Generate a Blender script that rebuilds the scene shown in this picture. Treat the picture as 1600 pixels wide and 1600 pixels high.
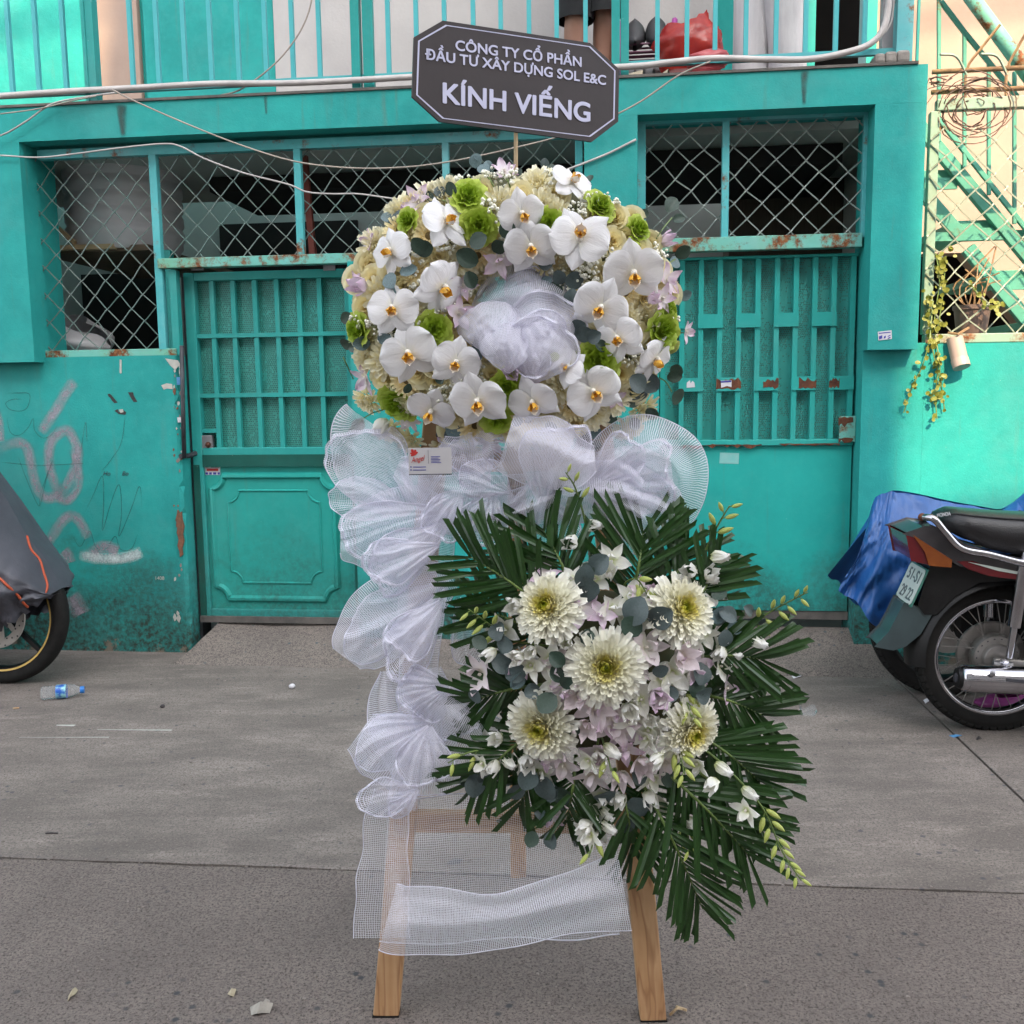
import bpy, bmesh, math, random
from mathutils import Vector, Matrix, Quaternion, noise as mnoise
R = math.radians
sin, cos, pi = math.sin, math.cos, math.pi
for o in list(bpy.data.objects): bpy.data.objects.remove(o)
SC = bpy.context.scene
COL = SC.collection
rnd = random.Random(7)

# ------------------------------------------------------------------ camera
H = 1.25
FPX = 1500.0
PIT, ROL, YAW = R(7.062), R(0.736), R(6.30)
DW = 3.53 * H                                   # distance of the house front along its normal
_c, _s, _cp, _sp = cos(ROL), sin(ROL), cos(PIT), sin(PIT)
C_R = Vector((_c, -_sp * _s, -_cp * _s))
C_D = Vector((-_s, -_sp * _c, -_cp * _c))
C_F = Vector((0, _cp, -_sp))
CAM = Vector((0, 0, H))
cd = bpy.data.cameras.new('camera')
cd.sensor_fit = 'HORIZONTAL'; cd.sensor_width = 36.0; cd.lens = 36.0 * FPX / 1600
cd.clip_start = 0.05; cd.clip_end = 500
cam = bpy.data.objects.new('camera', cd); COL.objects.link(cam)
m3 = Matrix((C_R, -C_D, -C_F)).transposed()
cam.matrix_world = Matrix.Translation(CAM) @ m3.to_4x4()
SC.camera = cam

# ------------------------------------------------------------------ world, sun, exposure
SUN_DIR = Vector((0.13, -0.73, 0.67)).normalized()     # towards the sun: behind the camera, a little right
SUN_EL = math.asin(SUN_DIR.z)
w = bpy.data.worlds.new('World'); SC.world = w; w.use_nodes = True
wn = w.node_tree; wn.nodes.clear()
sky = wn.nodes.new('ShaderNodeTexSky'); sky.sky_type = 'NISHITA'; sky.sun_disc = False
sky.sun_elevation = SUN_EL; sky.sun_rotation = math.atan2(SUN_DIR.x, SUN_DIR.y)
sky.dust_density = 3.0; sky.air_density = 1.0; sky.ozone_density = 1.0
hs = wn.nodes.new('ShaderNodeHueSaturation'); hs.inputs['Saturation'].default_value = 0.30
bg = wn.nodes.new('ShaderNodeBackground'); bg.inputs['Strength'].default_value = 0.15
wo = wn.nodes.new('ShaderNodeOutputWorld')
wn.links.new(sky.outputs[0], hs.inputs['Color']); wn.links.new(hs.outputs[0], bg.inputs['Color'])
wn.links.new(bg.outputs[0], wo.inputs['Surface'])
sl = bpy.data.lights.new('sun', 'SUN'); sl.energy = 2.0; sl.angle = R(0.53); sl.color = (1.0, 0.77, 0.48)
so = bpy.data.objects.new('sun', sl); COL.objects.link(so)
so.rotation_euler = (-SUN_DIR).to_track_quat('-Z', 'Y').to_euler(); so.location = (3, -12, 14)
SC.view_settings.view_transform = 'Standard'; SC.view_settings.look = 'None'
SC.view_settings.exposure = 2.35; SC.view_settings.gamma = 1.0; SC.view_settings.use_curve_mapping = False
SC.render.engine = 'CYCLES'
SC.cycles.transparent_max_bounces = 32
SC.cycles.max_bounces = 7; SC.cycles.diffuse_bounces = 4
SC.cycles.use_denoising = True
SC.cycles.use_adaptive_sampling = True; SC.cycles.adaptive_threshold = 0.02

# ------------------------------------------------------------------ places: where a line of sight meets a real surface
def ray(px, py): return C_F + C_R * ((px - 800) / FPX) + C_D * ((py - 800) / FPX)
FN = Vector((sin(YAW), cos(YAW), 0)); FU = Vector((cos(YAW), -sin(YAW), 0))
FR = Matrix(((FU.x, FN.x, 0, FN.x * DW), (FU.y, FN.y, 0, FN.y * DW), (0, 0, 1, 0), (0, 0, 0, 1)))   # house frame: u along the front, v into the house, z up
IDM = Matrix.Identity(4)
def F(px, py, v=0.0):                    # point of the house-front plane at depth v -> (u, z)
    d = ray(px, py); t = (DW + v) / d.dot(FN); p = d * t
    return p.dot(FU), H + p.z
def FP(px, py, v=0.0):
    u, z = F(px, py, v); return Vector((u, v, z))
def FG(px, py):                          # ground point in the house frame
    p = Gd(px, py); return Vector((p.dot(FU), p.dot(FN) - DW, 0))
def Gd(px, py, z=0.0):                   # point on a level z
    d = ray(px, py); t = (z - H) / d.z; return CAM + d * t
def E(px, py, y):                        # point of the world plane y
    d = ray(px, py); return CAM + d * (y / d.y)
def PL(px, py, p0, n):
    d = ray(px, py); return CAM + d * ((p0 - CAM).dot(n) / d.dot(n))

# ------------------------------------------------------------------ objects
BASE = {}
def props(o, label=None, cat=None, group=None, kind=None):
    if label: o['label'] = label
    if cat: o['category'] = cat
    if group: o['group'] = group
    if kind: o['kind'] = kind
    return o
def thing(name, label, cat, base=(0, 0, 0), frame=IDM, group=None, kind=None):
    o = bpy.data.objects.new(name, None); COL.objects.link(o)
    o.empty_display_size = 0.05
    base = Vector(base); o.matrix_world = frame @ Matrix.Translation(base)
    BASE[o.name] = base
    return props(o, label, cat, group, kind)
class MB:
    def __init__(s): s.v = []; s.f = []; s.mi = []; s.uv = []; s.cur = 0
    def face(s, idx, uv=None): s.f.append(tuple(idx)); s.mi.append(s.cur); s.uv.append(uv)
    def box(s, lo, hi, M=None):
        b = len(s.v)
        for z in (lo[2], hi[2]):
            for x, y in ((lo[0], lo[1]), (hi[0], lo[1]), (hi[0], hi[1]), (lo[0], hi[1])):
                p = Vector((x, y, z)); s.v.append(M @ p if M else p)
        for q in ((0, 3, 2, 1), (4, 5, 6, 7), (0, 1, 5, 4), (1, 2, 6, 5), (2, 3, 7, 6), (3, 0, 4, 7)): s.face([b + i for i in q])
        return s
    def bar(s, p0, p1, w, d, side=(0, 1, 0)):          # square bar from p0 to p1: d along side, w across
        p0, p1 = Vector(p0), Vector(p1); ax = (p1 - p0).normalized(); sd = Vector(side)
        sd = (sd - ax * sd.dot(ax)).normalized(); cr = ax.cross(sd); b = len(s.v)
        for p in (p0, p1):
            for a, c in ((-1, -1), (1, -1), (1, 1), (-1, 1)): s.v.append(p + cr * (a * w / 2) + sd * (c * d / 2))
        for q in ((0, 3, 2, 1), (4, 5, 6, 7), (0, 1, 5, 4), (1, 2, 6, 5), (2, 3, 7, 6), (3, 0, 4, 7)): s.face([b + i for i in q])
        return s
    def tube(s, pts, r, n=6, cap=True, closed=False):
        pts = [Vector(p) for p in pts]; N_ = len(pts)
        rs = r if isinstance(r, (list, tuple)) else [r] * N_
        b = len(s.v); prev = None
        for i, p in enumerate(pts):
            if closed: t = pts[(i + 1) % N_] - pts[i - 1]
            else: t = pts[min(i + 1, N_ - 1)] - pts[max(i - 1, 0)]
            t = t.normalized() if t.length > 1e-9 else Vector((0, 0, 1))
            if prev is None: nn = t.orthogonal().normalized()
            else:
                nn = prev - t * prev.dot(t); nn = nn.normalized() if nn.length > 1e-6 else t.orthogonal().normalized()
            prev = nn; bb = t.cross(nn)
            for k in range(n):
                a = 2 * pi * k / n; s.v.append(p + (nn * cos(a) + bb * sin(a)) * rs[i])
        for i in range(N_ if closed else N_ - 1):
            j = (i + 1) % N_
            for k in range(n):
                k2 = (k + 1) % n; s.face((b + i * n + k, b + i * n + k2, b + j * n + k2, b + j * n + k))
        if cap and not closed:
            s.face([b + k for k in range(n)][::-1]); s.face([b + (N_ - 1) * n + k for k in range(n)])
        return s
    def lathe(s, prof, n=16, M=None, cap=True, a0=0.0, a1=2 * pi):     # prof: (r, z)
        b = len(s.v); full = abs(a1 - a0 - 2 * pi) < 1e-6; cols = n if full else n + 1
        for r, z in prof:
            for k in range(cols):
                a = a0 + (a1 - a0) * k / n; p = Vector((r * cos(a), r * sin(a), z)); s.v.append(M @ p if M else p)
        for i in range(len(prof) - 1):
            for k in range(n):
                k2 = (k + 1) % cols if full else k + 1
                s.face((b + i * cols + k, b + i * cols + k2, b + (i + 1) * cols + k2, b + (i + 1) * cols + k))
        if cap and full:
            if prof[0][0] > 1e-6: s.face([b + k for k in range(n)][::-1])
            if prof[-1][0] > 1e-6: s.face([b + (len(prof) - 1) * cols + k for k in range(n)])
        return s
    def prism(s, poly, M=None, d=0.01, z0=0.0):       # polygon (x, y) extruded z0..z0+d, then M
        b = len(s.v); n = len(poly)
        for z in (z0, z0 + d):
            for p in poly:
                q = Vector((p[0], p[1], z)); s.v.append(M @ q if M else q)
        s.face([b + i for i in range(n)][::-1]); s.face([b + n + i for i in range(n)])
        for i in range(n): s.face((b + i, b + (i + 1) % n, b + n + (i + 1) % n, b + n + i))
        return s
    def sheet(s, fn, nu, nv, uvf=None):               # fn(a, b) a,b in 0..1
        b = len(s.v)
        for j in range(nv + 1):
            for i in range(nu + 1): s.v.append(Vector(fn(i / nu, j / nv)))
        for j in range(nv):
            for i in range(nu):
                q = ((i, j), (i + 1, j), (i + 1, j + 1), (i, j + 1))
                s.face([b + y * (nu + 1) + x for x, y in q], [(uvf(x / nu, y / nv) if uvf else (x / nu, y / nv)) for x, y in q])
        return s
    def ball(s, c, r, nu=8, nv=6, sc=(1, 1, 1), M=None):
        c = Vector(c)
        prof = [(r * sin(pi * j / nv), -r * cos(pi * j / nv)) for j in range(nv + 1)]
        T = Matrix.Translation(c) @ Matrix.Diagonal((*sc, 1)); T = T if M is None else Matrix.Translation(c) @ M @ Matrix.Diagonal((*sc, 1))
        return s.lathe(prof, nu, T, cap=False)
    def add(s, o, M=None):
        b = len(s.v); s.v += [(M @ p if M else p) for p in o.v]
        s.f += [tuple(b + i for i in f) for f in o.f]; s.mi += o.mi; s.uv += o.uv
        return s
    def mesh(s, name, mats, smooth=False, off=None):
        me = bpy.data.meshes.new(name)
        vs = [tuple(p - off) for p in s.v] if off else [tuple(p) for p in s.v]
        me.from_pydata(vs, [], s.f)
        for m in (mats if isinstance(mats, (list, tuple)) else [mats]): me.materials.append(m)
        me.polygons.foreach_set('material_index', s.mi)
        if any(s.uv):
            ul = me.uv_layers.new(name='UVMap'); k = 0
            for f, u in zip(s.f, s.uv):
                for j in range(len(f)):
                    ul.data[k].uv = u[j] if u else (0.5, 0.5); k += 1
        if smooth: me.polygons.foreach_set('use_smooth', [True] * len(s.f))
        me.update(); return me
    def build(s, name, mats, parent=None, smooth=False, label=None, kind=None, bevel=0.0, auto=None):
        off = None
        if parent is not None:
            off = BASE.get(parent.name)
        me = s.mesh(name, mats, smooth, off)
        if auto is not None:
            me.polygons.foreach_set('use_smooth', [True] * len(s.f)); me.set_sharp_from_angle(angle=R(auto))
        o = bpy.data.objects.new(name, me); COL.objects.link(o)
        if parent is not None:
            o.parent = parent; BASE[o.name] = off if off else Vector((0, 0, 0))
        if bevel:
            md = o.modifiers.new('bevel', 'BEVEL'); md.width = bevel; md.segments = 2; md.limit_method = 'ANGLE'
            md.harden_normals = False
        return props(o, label, None, None, kind)
    def solo(s, name, mats, label, cat, base, frame=IDM, group=None, kind=None, smooth=False, bevel=0.0, auto=None):
        base = Vector(base); me = s.mesh(name, mats, smooth, base)
        if auto is not None:
            me.polygons.foreach_set('use_smooth', [True] * len(s.f)); me.set_sharp_from_angle(angle=R(auto))
        o = bpy.data.objects.new(name, me); COL.objects.link(o); o.matrix_world = frame @ Matrix.Translation(base)
        BASE[o.name] = base
        if bevel:
            md = o.modifiers.new('bevel', 'BEVEL'); md.width = bevel; md.segments = 2; md.limit_method = 'ANGLE'
        return props(o, label, cat, group, kind)
def inst(name, me, parent, M):                        # a part sharing mesh data, placed in world space under a thing
    o = bpy.data.objects.new(name, me); COL.objects.link(o); o.parent = parent
    b = BASE.get(parent.name, Vector((0, 0, 0)))
    o.matrix_local = Matrix.Translation(-b) @ M
    return o
def sub(name, me, parent, M):                         # a sub-part placed in its part's own space
    o = bpy.data.objects.new(name, me); COL.objects.link(o); o.parent = parent; o.matrix_local = M
    return o
def crom(pts, n):                                     # Catmull-Rom through points
    pts = [Vector(p) for p in pts]; out = []
    P = [pts[0] * 2 - pts[1]] + pts + [pts[-1] * 2 - pts[-2]]
    for i in range(1, len(P) - 2):
        for k in range(n):
            t = k / n; a, b, c, d = P[i - 1], P[i], P[i + 1], P[i + 2]
            out.append(0.5 * ((2 * b) + (c - a) * t + (2 * a - 5 * b + 4 * c - d) * t * t + (3 * b - a - 3 * c + d) * t ** 3))
    out.append(pts[-1]); return out
def basis(n, up=(0, 0, 1), roll=0.0):                 # matrix: local z -> n, local y -> up, spun by roll
    n = Vector(n).normalized(); u = Vector(up); u = u - n * u.dot(n)
    u = u.normalized() if u.length > 1e-5 else n.orthogonal().normalized()
    r = u.cross(n)
    m = Matrix((r, u, n)).transposed().to_4x4()
    return m @ Matrix.Rotation(roll, 4, 'Z')

# ------------------------------------------------------------------ materials
def nd(nt, typ, props_={}, ins={}):
    x = nt.nodes.new(typ)
    for k, v in props_.items(): setattr(x, k, v)
    for k, v in ins.items():
        if isinstance(v, bpy.types.NodeSocket): nt.links.new(v, x.inputs[k])
        else:
            if isinstance(v, tuple) and len(v) == 3 and x.inputs[k].type == 'RGBA': v = (*v, 1)
            x.inputs[k].default_value = v
    return x
def mixc(nt, fac, a, b, blend='MIX'):
    x = nd(nt, 'ShaderNodeMix', {'data_type': 'RGBA', 'blend_type': blend})
    for i, v in ((0, fac), (6, a), (7, b)):
        if isinstance(v, bpy.types.NodeSocket): nt.links.new(v, x.inputs[i])
        else: x.inputs[i].default_value = (*v, 1) if isinstance(v, tuple) and len(v) == 3 else v
    return x.outputs[2]
def ramp(nt, fac, stops, interp='LINEAR'):
    x = nd(nt, 'ShaderNodeValToRGB'); nt.links.new(fac, x.inputs[0]); cr = x.color_ramp; cr.interpolation = interp
    while len(cr.elements) < len(stops): cr.elements.new(0.5)
    for e, (p, c) in zip(cr.elements, stops):
        e.position = p; e.color = (*c, 1) if isinstance(c, tuple) and len(c) == 3 else ((c, c, c, 1) if not isinstance(c, tuple) else c)
    return x.outputs[0]
def mth(nt, op, a, b=None, c=None, clamp=False):
    x = nd(nt, 'ShaderNodeMath', {'operation': op, 'use_clamp': clamp})
    for i, v in enumerate((a, b, c)):
        if v is None: continue
        if isinstance(v, bpy.types.NodeSocket): nt.links.new(v, x.inputs[i])
        else: x.inputs[i].default_value = v
    return x.outputs[0]
def coords(nt, kind='Object', scale=(1, 1, 1)):
    t = nd(nt, 'ShaderNodeTexCoord')
    if scale == (1, 1, 1): return t.outputs[kind]
    return nd(nt, 'ShaderNodeMapping', {}, {'Vector': t.outputs[kind], 'Scale': scale}).outputs[0]
def noi(nt, vec, scale, detail=4, rough=0.6, out=0, dist=0.0):
    return nd(nt, 'ShaderNodeTexNoise', {}, {'Vector': vec, 'Scale': scale, 'Detail': detail, 'Roughness': rough, 'Distortion': dist}).outputs[out]
def start(name):
    m = bpy.data.materials.new(name); m.use_nodes = True; nt = m.node_tree
    return m, nt, nt.nodes['Principled BSDF'], nt.nodes['Material Output']
def bump(nt, b, h, strength, dist=0.01):
    x = nd(nt, 'ShaderNodeBump', {}, {'Height': h, 'Strength': strength, 'Distance': dist})
    nt.links.new(x.outputs[0], b.inputs['Normal'])
def setc(nt, b, k, v):
    if isinstance(v, bpy.types.NodeSocket): nt.links.new(v, b.inputs[k])
    else: b.inputs[k].default_value = (*v, 1) if isinstance(v, tuple) and len(v) == 3 else v
def transl(nt, b, o, col, fac):                       # let light through a thin petal or leaf
    t = nd(nt, 'ShaderNodeBsdfTranslucent'); setc(nt, t, 'Color', col)
    mx = nd(nt, 'ShaderNodeMixShader', {}, {0: fac, 1: b.outputs[0], 2: t.outputs[0]})
    nt.links.new(mx.outputs[0], o.inputs['Surface'])
def M(name, c1, c2=None, scale=6, rough=0.6, metal=0.0, bmp=0.0, bs=40, spec=0.5, detail=5, lo=0.35, hi=0.65, tr=0.0, stretch=(1, 1, 1), coat=0.0, k=0.80):
    m, nt, b, o = start(name); v = coords(nt, 'Object', stretch)
    c2 = c2 if c2 else tuple(min(1, x * 0.8) for x in c1)
    c1, c2 = tuple(x * k for x in c1), tuple(x * k for x in c2)
    col = ramp(nt, noi(nt, v, scale, detail), [(lo, c1), (hi, c2)])
    setc(nt, b, 'Base Color', col); b.inputs['Roughness'].default_value = rough; b.inputs['Metallic'].default_value = metal
    b.inputs['Specular IOR Level'].default_value = spec; b.inputs['Coat Weight'].default_value = coat
    if bmp: bump(nt, b, noi(nt, v, bs, 4), bmp, 0.004)
    if tr: transl(nt, b, o, col, tr)
    return m
# ------------------------------------------------------------------ the materials of the place
TQ1, TQ2 = (0.030, 0.41, 0.375), (0.022, 0.275, 0.262)
def paint(name, c1=TQ1, c2=TQ2, grime=0.0, chips=0.4, rough=0.55, rust=0.0, bmp=0.25, streak=0.0):
    m, nt, b, o = start(name); v = coords(nt); c1, c2 = tuple(x * .80 for x in c1), tuple(x * .80 for x in c2)
    col = ramp(nt, noi(nt, v, 1.7, 7, 0.70), [(0.32, c1), (0.66, c2)])
    col = mixc(nt, ramp(nt, noi(nt, v, 0.9, 6, 0.75), [(0.50, 0.0), (0.68, 0.45)]), col, (c1[0] * 2.2 + .03, c1[1] * .92, c1[2] * .95))
    col = mixc(nt, ramp(nt, noi(nt, v, 17, 5, 0.7), [(0.50, 0.0), (0.75, 0.25)]), col, (c1[0] * 1.6 + .02, min(1, c1[1] * 1.12), min(1, c1[2] * 1.1)))
    if streak:                                       # run-down stains, thin and long
        sv = coords(nt, 'Object', (7, 7, 0.55)); k = noi(nt, sv, 3.0, 5, 0.6)
        col = mixc(nt, ramp(nt, k, [(0.60, 0.0), (0.78, streak)]), col, (0.10, 0.16, 0.13))
    if chips:
        k = ramp(nt, noi(nt, v, 62, 3, 0.8), [(0.70, 0.0), (0.76, chips)])
        col = mixc(nt, k, col, (0.45, 0.50, 0.46))
        k = ramp(nt, noi(nt, nd(nt, 'ShaderNodeMapping', {}, {'Vector': v, 'Location': (3, 5, 1)}).outputs[0], 45, 4, 0.85), [(0.70, 0.0), (0.78, chips * 1.2)])
        col = mixc(nt, k, col, (0.03, 0.07, 0.06))
    if grime:                                        # mould and splash dirt that climbs from the ground
        z = nd(nt, 'ShaderNodeSeparateXYZ', {}, {0: v}).outputs[2]
        k = mth(nt, 'SUBTRACT', noi(nt, v, 3.2, 8, 0.72), mth(nt, 'MULTIPLY', z, 0.85))
        k = ramp(nt, k, [(0.04, 0.0), (0.24, 0.55 * grime), (0.46, 0.98 * grime)])
        k2 = ramp(nt, noi(nt, v, 38, 6, 0.75), [(0.36, 0.25), (0.58, 1.0)])
        col = mixc(nt, mth(nt, 'MULTIPLY', k, k2), col, (0.035, 0.045, 0.035))
        k = mth(nt, 'SUBTRACT', noi(nt, v, 9, 6, 0.7), mth(nt, 'MULTIPLY', z, 1.6))
        col = mixc(nt, ramp(nt, k, [(0.50, 0.0), (0.56, 0.8 * grime)]), col, (0.20, 0.15, 0.115))
    if rust:
        k = ramp(nt, noi(nt, v, 8, 8, 0.75), [(0.60 - rust * .12, 0.0), (0.70 - rust * .12, 1.0)])
        col = mixc(nt, k, col, ramp(nt, noi(nt, v, 60, 3), [(0.35, (0.09, 0.025, 0.01)), (0.65, (0.22, 0.085, 0.03))]))
    setc(nt, b, 'Base Color', col); b.inputs['Roughness'].default_value = rough; b.inputs['Specular IOR Level'].default_value = 0.18
    h = mth(nt, 'ADD', mth(nt, 'MULTIPLY', noi(nt, v, 110, 4, 0.7), 0.6), mth(nt, 'MULTIPLY', noi(nt, coords(nt, 'Object', (16, 16, 60)), 1.0, 3), 0.2))
    bump(nt, b, h, bmp, 0.004)
    return m
m_wall = paint('turquoise_wall_paint', grime=0.0, chips=0.35, rough=0.7, streak=0.5, bmp=0.5)
m_wall_low = paint('turquoise_wall_weathered', grime=1.0, chips=0.9, rough=0.75, bmp=0.5, streak=0.35)
m_metal = paint('turquoise_metal_paint', (0.035, 0.37, 0.34), (0.024, 0.27, 0.25), chips=0.4, rough=0.42, bmp=0.12, grime=.6, streak=.4)
m_rail = paint('pale_turquoise_metal', (0.12, 0.50, 0.52), (0.07, 0.40, 0.42), chips=0.5, rough=0.45, rust=0.35, bmp=0.15)
m_rustrail = paint('rusty_turquoise_metal', (0.16, 0.52, 0.50), (0.18, 0.45, 0.30), chips=0.6, rough=0.55, rust=1.0, bmp=0.2)
m_gatebar = paint('gate_bar_paint', (0.035, 0.41, 0.37), (0.028, 0.33, 0.30), chips=0.35, rough=0.4, bmp=0.1, streak=.3)
m_door_edge = paint('door_edge_grimy', (0.008, 0.075, 0.060), (0.014, 0.13, 0.105), chips=0.6, rough=0.55)
m_doorpanel = paint('door_panel_paint', (0.030, 0.40, 0.345), (0.024, 0.31, 0.275), chips=0.3, rough=0.36, bmp=0.08, grime=.7, streak=.4)
m_lowgate = paint('gate_sheet_paint', (0.028, 0.43, 0.385), (0.022, 0.34, 0.31), grime=0.8, streak=.35, chips=0.3, rough=0.42, bmp=0.08)
m_fence = paint('pale_green_fence_paint', (0.30, 0.43, 0.34), (0.24, 0.35, 0.28), chips=0.5, rough=0.5, rust=0.4, bmp=0.2)
m_mint = paint('mint_stair_paint', (0.12, 0.40, 0.31), (0.09, 0.33, 0.26), chips=0.5, rough=0.5, rust=0.2)
m_peach = M('peach_plaster', (0.47, 0.335, 0.265), (0.40, 0.28, 0.225), 3, 0.8, bmp=0.3)
m_cream = M('grey_white_plaster', (0.56, 0.53, 0.51), (0.47, 0.44, 0.43), 2.2, 0.8, bmp=0.4, bs=60)
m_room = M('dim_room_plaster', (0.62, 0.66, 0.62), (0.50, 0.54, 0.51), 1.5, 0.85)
m_black = M('painted_room_dark', (0.012, 0.012, 0.012), (0.02, 0.018, 0.016), 3, 0.9)  # black puts the darkness of unlit rooms into the colour
m_slab = M('bare_concrete_edge', (0.16, 0.145, 0.13), (0.08, 0.075, 0.07), 9, 0.9, bmp=0.5)
m_stone = M('rubble_concrete', (0.32, 0.29, 0.26), (0.22, 0.20, 0.18), 18, 0.9, bmp=0.8)
m_rust = M('rust', (0.17, 0.055, 0.02), (0.07, 0.022, 0.012), 22, 0.85, bmp=0.5)
m_rod = M('rusty_rod', (0.42, 0.27, 0.13), (0.22, 0.13, 0.07), 30, 0.7, bmp=0.3)
m_barb = M('rusty_wire', (0.13, 0.07, 0.05), (0.06, 0.035, 0.03), 40, 0.7)
m_wire = M('mesh_wire', (0.10, 0.19, 0.17), (0.17, 0.20, 0.18), 4, 0.45, spec=0.5)
m_wire2 = M('mesh_wire_grey', (0.23, 0.28, 0.255), (0.16, 0.20, 0.185), 4, 0.4, spec=0.6)
m_wire3 = M('fence_wire', (0.36, 0.42, 0.33), (0.22, 0.25, 0.19), 6, 0.5)
m_pipe = M('grey_plastic_pipe', (0.36, 0.33, 0.34), (0.29, 0.27, 0.28), 5, 0.5)
m_cable = M('white_cable', (0.56, 0.52, 0.50), (0.42, 0.39, 0.38), 8, 0.5)
m_cable2 = M('tan_cable', (0.42, 0.36, 0.30), (0.34, 0.29, 0.25), 8, 0.6)
m_steel = M('worn_steel', (0.33, 0.33, 0.35), (0.22, 0.22, 0.23), 14, 0.4, metal=0.8)
m_ironbar = M('dark_iron', (0.06, 0.065, 0.075), (0.035, 0.035, 0.04), 14, 0.55, metal=0.3)
m_redpost = M('red_oxide_post', (0.26, 0.055, 0.035), (0.16, 0.035, 0.025), 9, 0.7)
m_tank = M('white_tank_plastic', (0.78, 0.76, 0.78), (0.68, 0.66, 0.68), 3, 0.35)
m_yellow = M('cream_bracket', (0.62, 0.47, 0.28), (0.50, 0.36, 0.2), 8, 0.6)
m_white = M('pinkish_plastic', (0.46, 0.35, 0.30), (0.40, 0.30, 0.255), 6, 0.45)
m_paper = M('white_paper', (0.72, 0.71, 0.74), (0.62, 0.61, 0.65), 12, 0.8)
m_blueink = M('blue_ink', (0.03, 0.035, 0.28), (0.05, 0.06, 0.35), 30, 0.7)
m_ltblue = M('pale_blue_print', (0.10, 0.32, 0.60), (0.06, 0.24, 0.5), 30, 0.7)
m_redink = M('red_ink', (0.55, 0.02, 0.02), (0.5, 0.03, 0.02), 30, 0.6)
m_darkink = M('dark_ink', (0.03, 0.03, 0.04), (0.05, 0.05, 0.06), 30, 0.7)
m_tape = M('clear_tape', (0.20, 0.55, 0.52), (0.28, 0.58, 0.55), 20, 0.3)
m_inkblack = M('torn_black_tape', (0.015, 0.015, 0.015), (0.03, 0.03, 0.03), 30, 0.6)
m_brick = M('exposed_brick', (0.26, 0.11, 0.06), (0.14, 0.08, 0.05), 35, 0.95, bmp=1.0)
m_plaster_bare = M('bare_plaster', (0.55, 0.55, 0.50), (0.42, 0.44, 0.40), 30, 0.9, bmp=0.5)

def perforated(name, cx, patch, c1, c2, hole):        # sheet with punched holes, some filled with paint
    m, nt, b, o = start(name); v = coords(nt); c1, c2, hole = (tuple(x * .80 for x in c) for c in (c1, c2, hole))
    s = nd(nt, 'ShaderNodeSeparateXYZ', {}, {0: v})
    def cell(x): return mth(nt, 'SUBTRACT', mth(nt, 'FRACT', mth(nt, 'MULTIPLY', x, cx)), 0.5)
    row = mth(nt, 'FLOOR', mth(nt, 'MULTIPLY', s.outputs[2], cx))
    xo = mth(nt, 'ADD', s.outputs[0], mth(nt, 'MULTIPLY', mth(nt, 'MODULO', row, 2.0), 0.5 / cx))
    x, z = cell(xo), cell(s.outputs[2])
    r = mth(nt, 'SQRT', mth(nt, 'ADD', mth(nt, 'MULTIPLY', x, x), mth(nt, 'MULTIPLY', z, z)))
    k = ramp(nt, r, [(0.27, 1.0), (0.36, 0.0)])
    # whole holes clogged: white noise per cell against a patchy threshold
    cell2 = nd(nt, 'ShaderNodeCombineXYZ', {}, {0: mth(nt, 'FLOOR', mth(nt, 'MULTIPLY', xo, cx)), 1: row})
    wn_ = nd(nt, 'ShaderNodeTexWhiteNoise', {}, {'Vector': cell2.outputs[0]}).outputs[0]
    pt = ramp(nt, noi(nt, v, 7.0, 4, 0.6), [(0.40, patch), (0.62, 1.0)])
    k = mth(nt, 'MULTIPLY', k, mth(nt, 'LESS_THAN', wn_, pt))
    base = ramp(nt, noi(nt, v, 5, 5), [(0.3, c1), (0.7, c2)])
    setc(nt, b, 'Base Color', mixc(nt, k, base, hole)); b.inputs['Roughness'].default_value = 0.5
    bump(nt, b, mth(nt, 'SUBTRACT', 1.0, k), 0.5, 0.003)
    return m
m_perf = perforated('perforated_door_sheet', 105.0, 0.75, (0.028, 0.32, 0.275), (0.04, 0.27, 0.22), (0.010, 0.10, 0.085))
m_perf2 = perforated('perforated_gate_sheet', 118.0, 0.05, (0.030, 0.37, 0.33), (0.026, 0.29, 0.26), (0.05, 0.125, 0.11))

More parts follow.
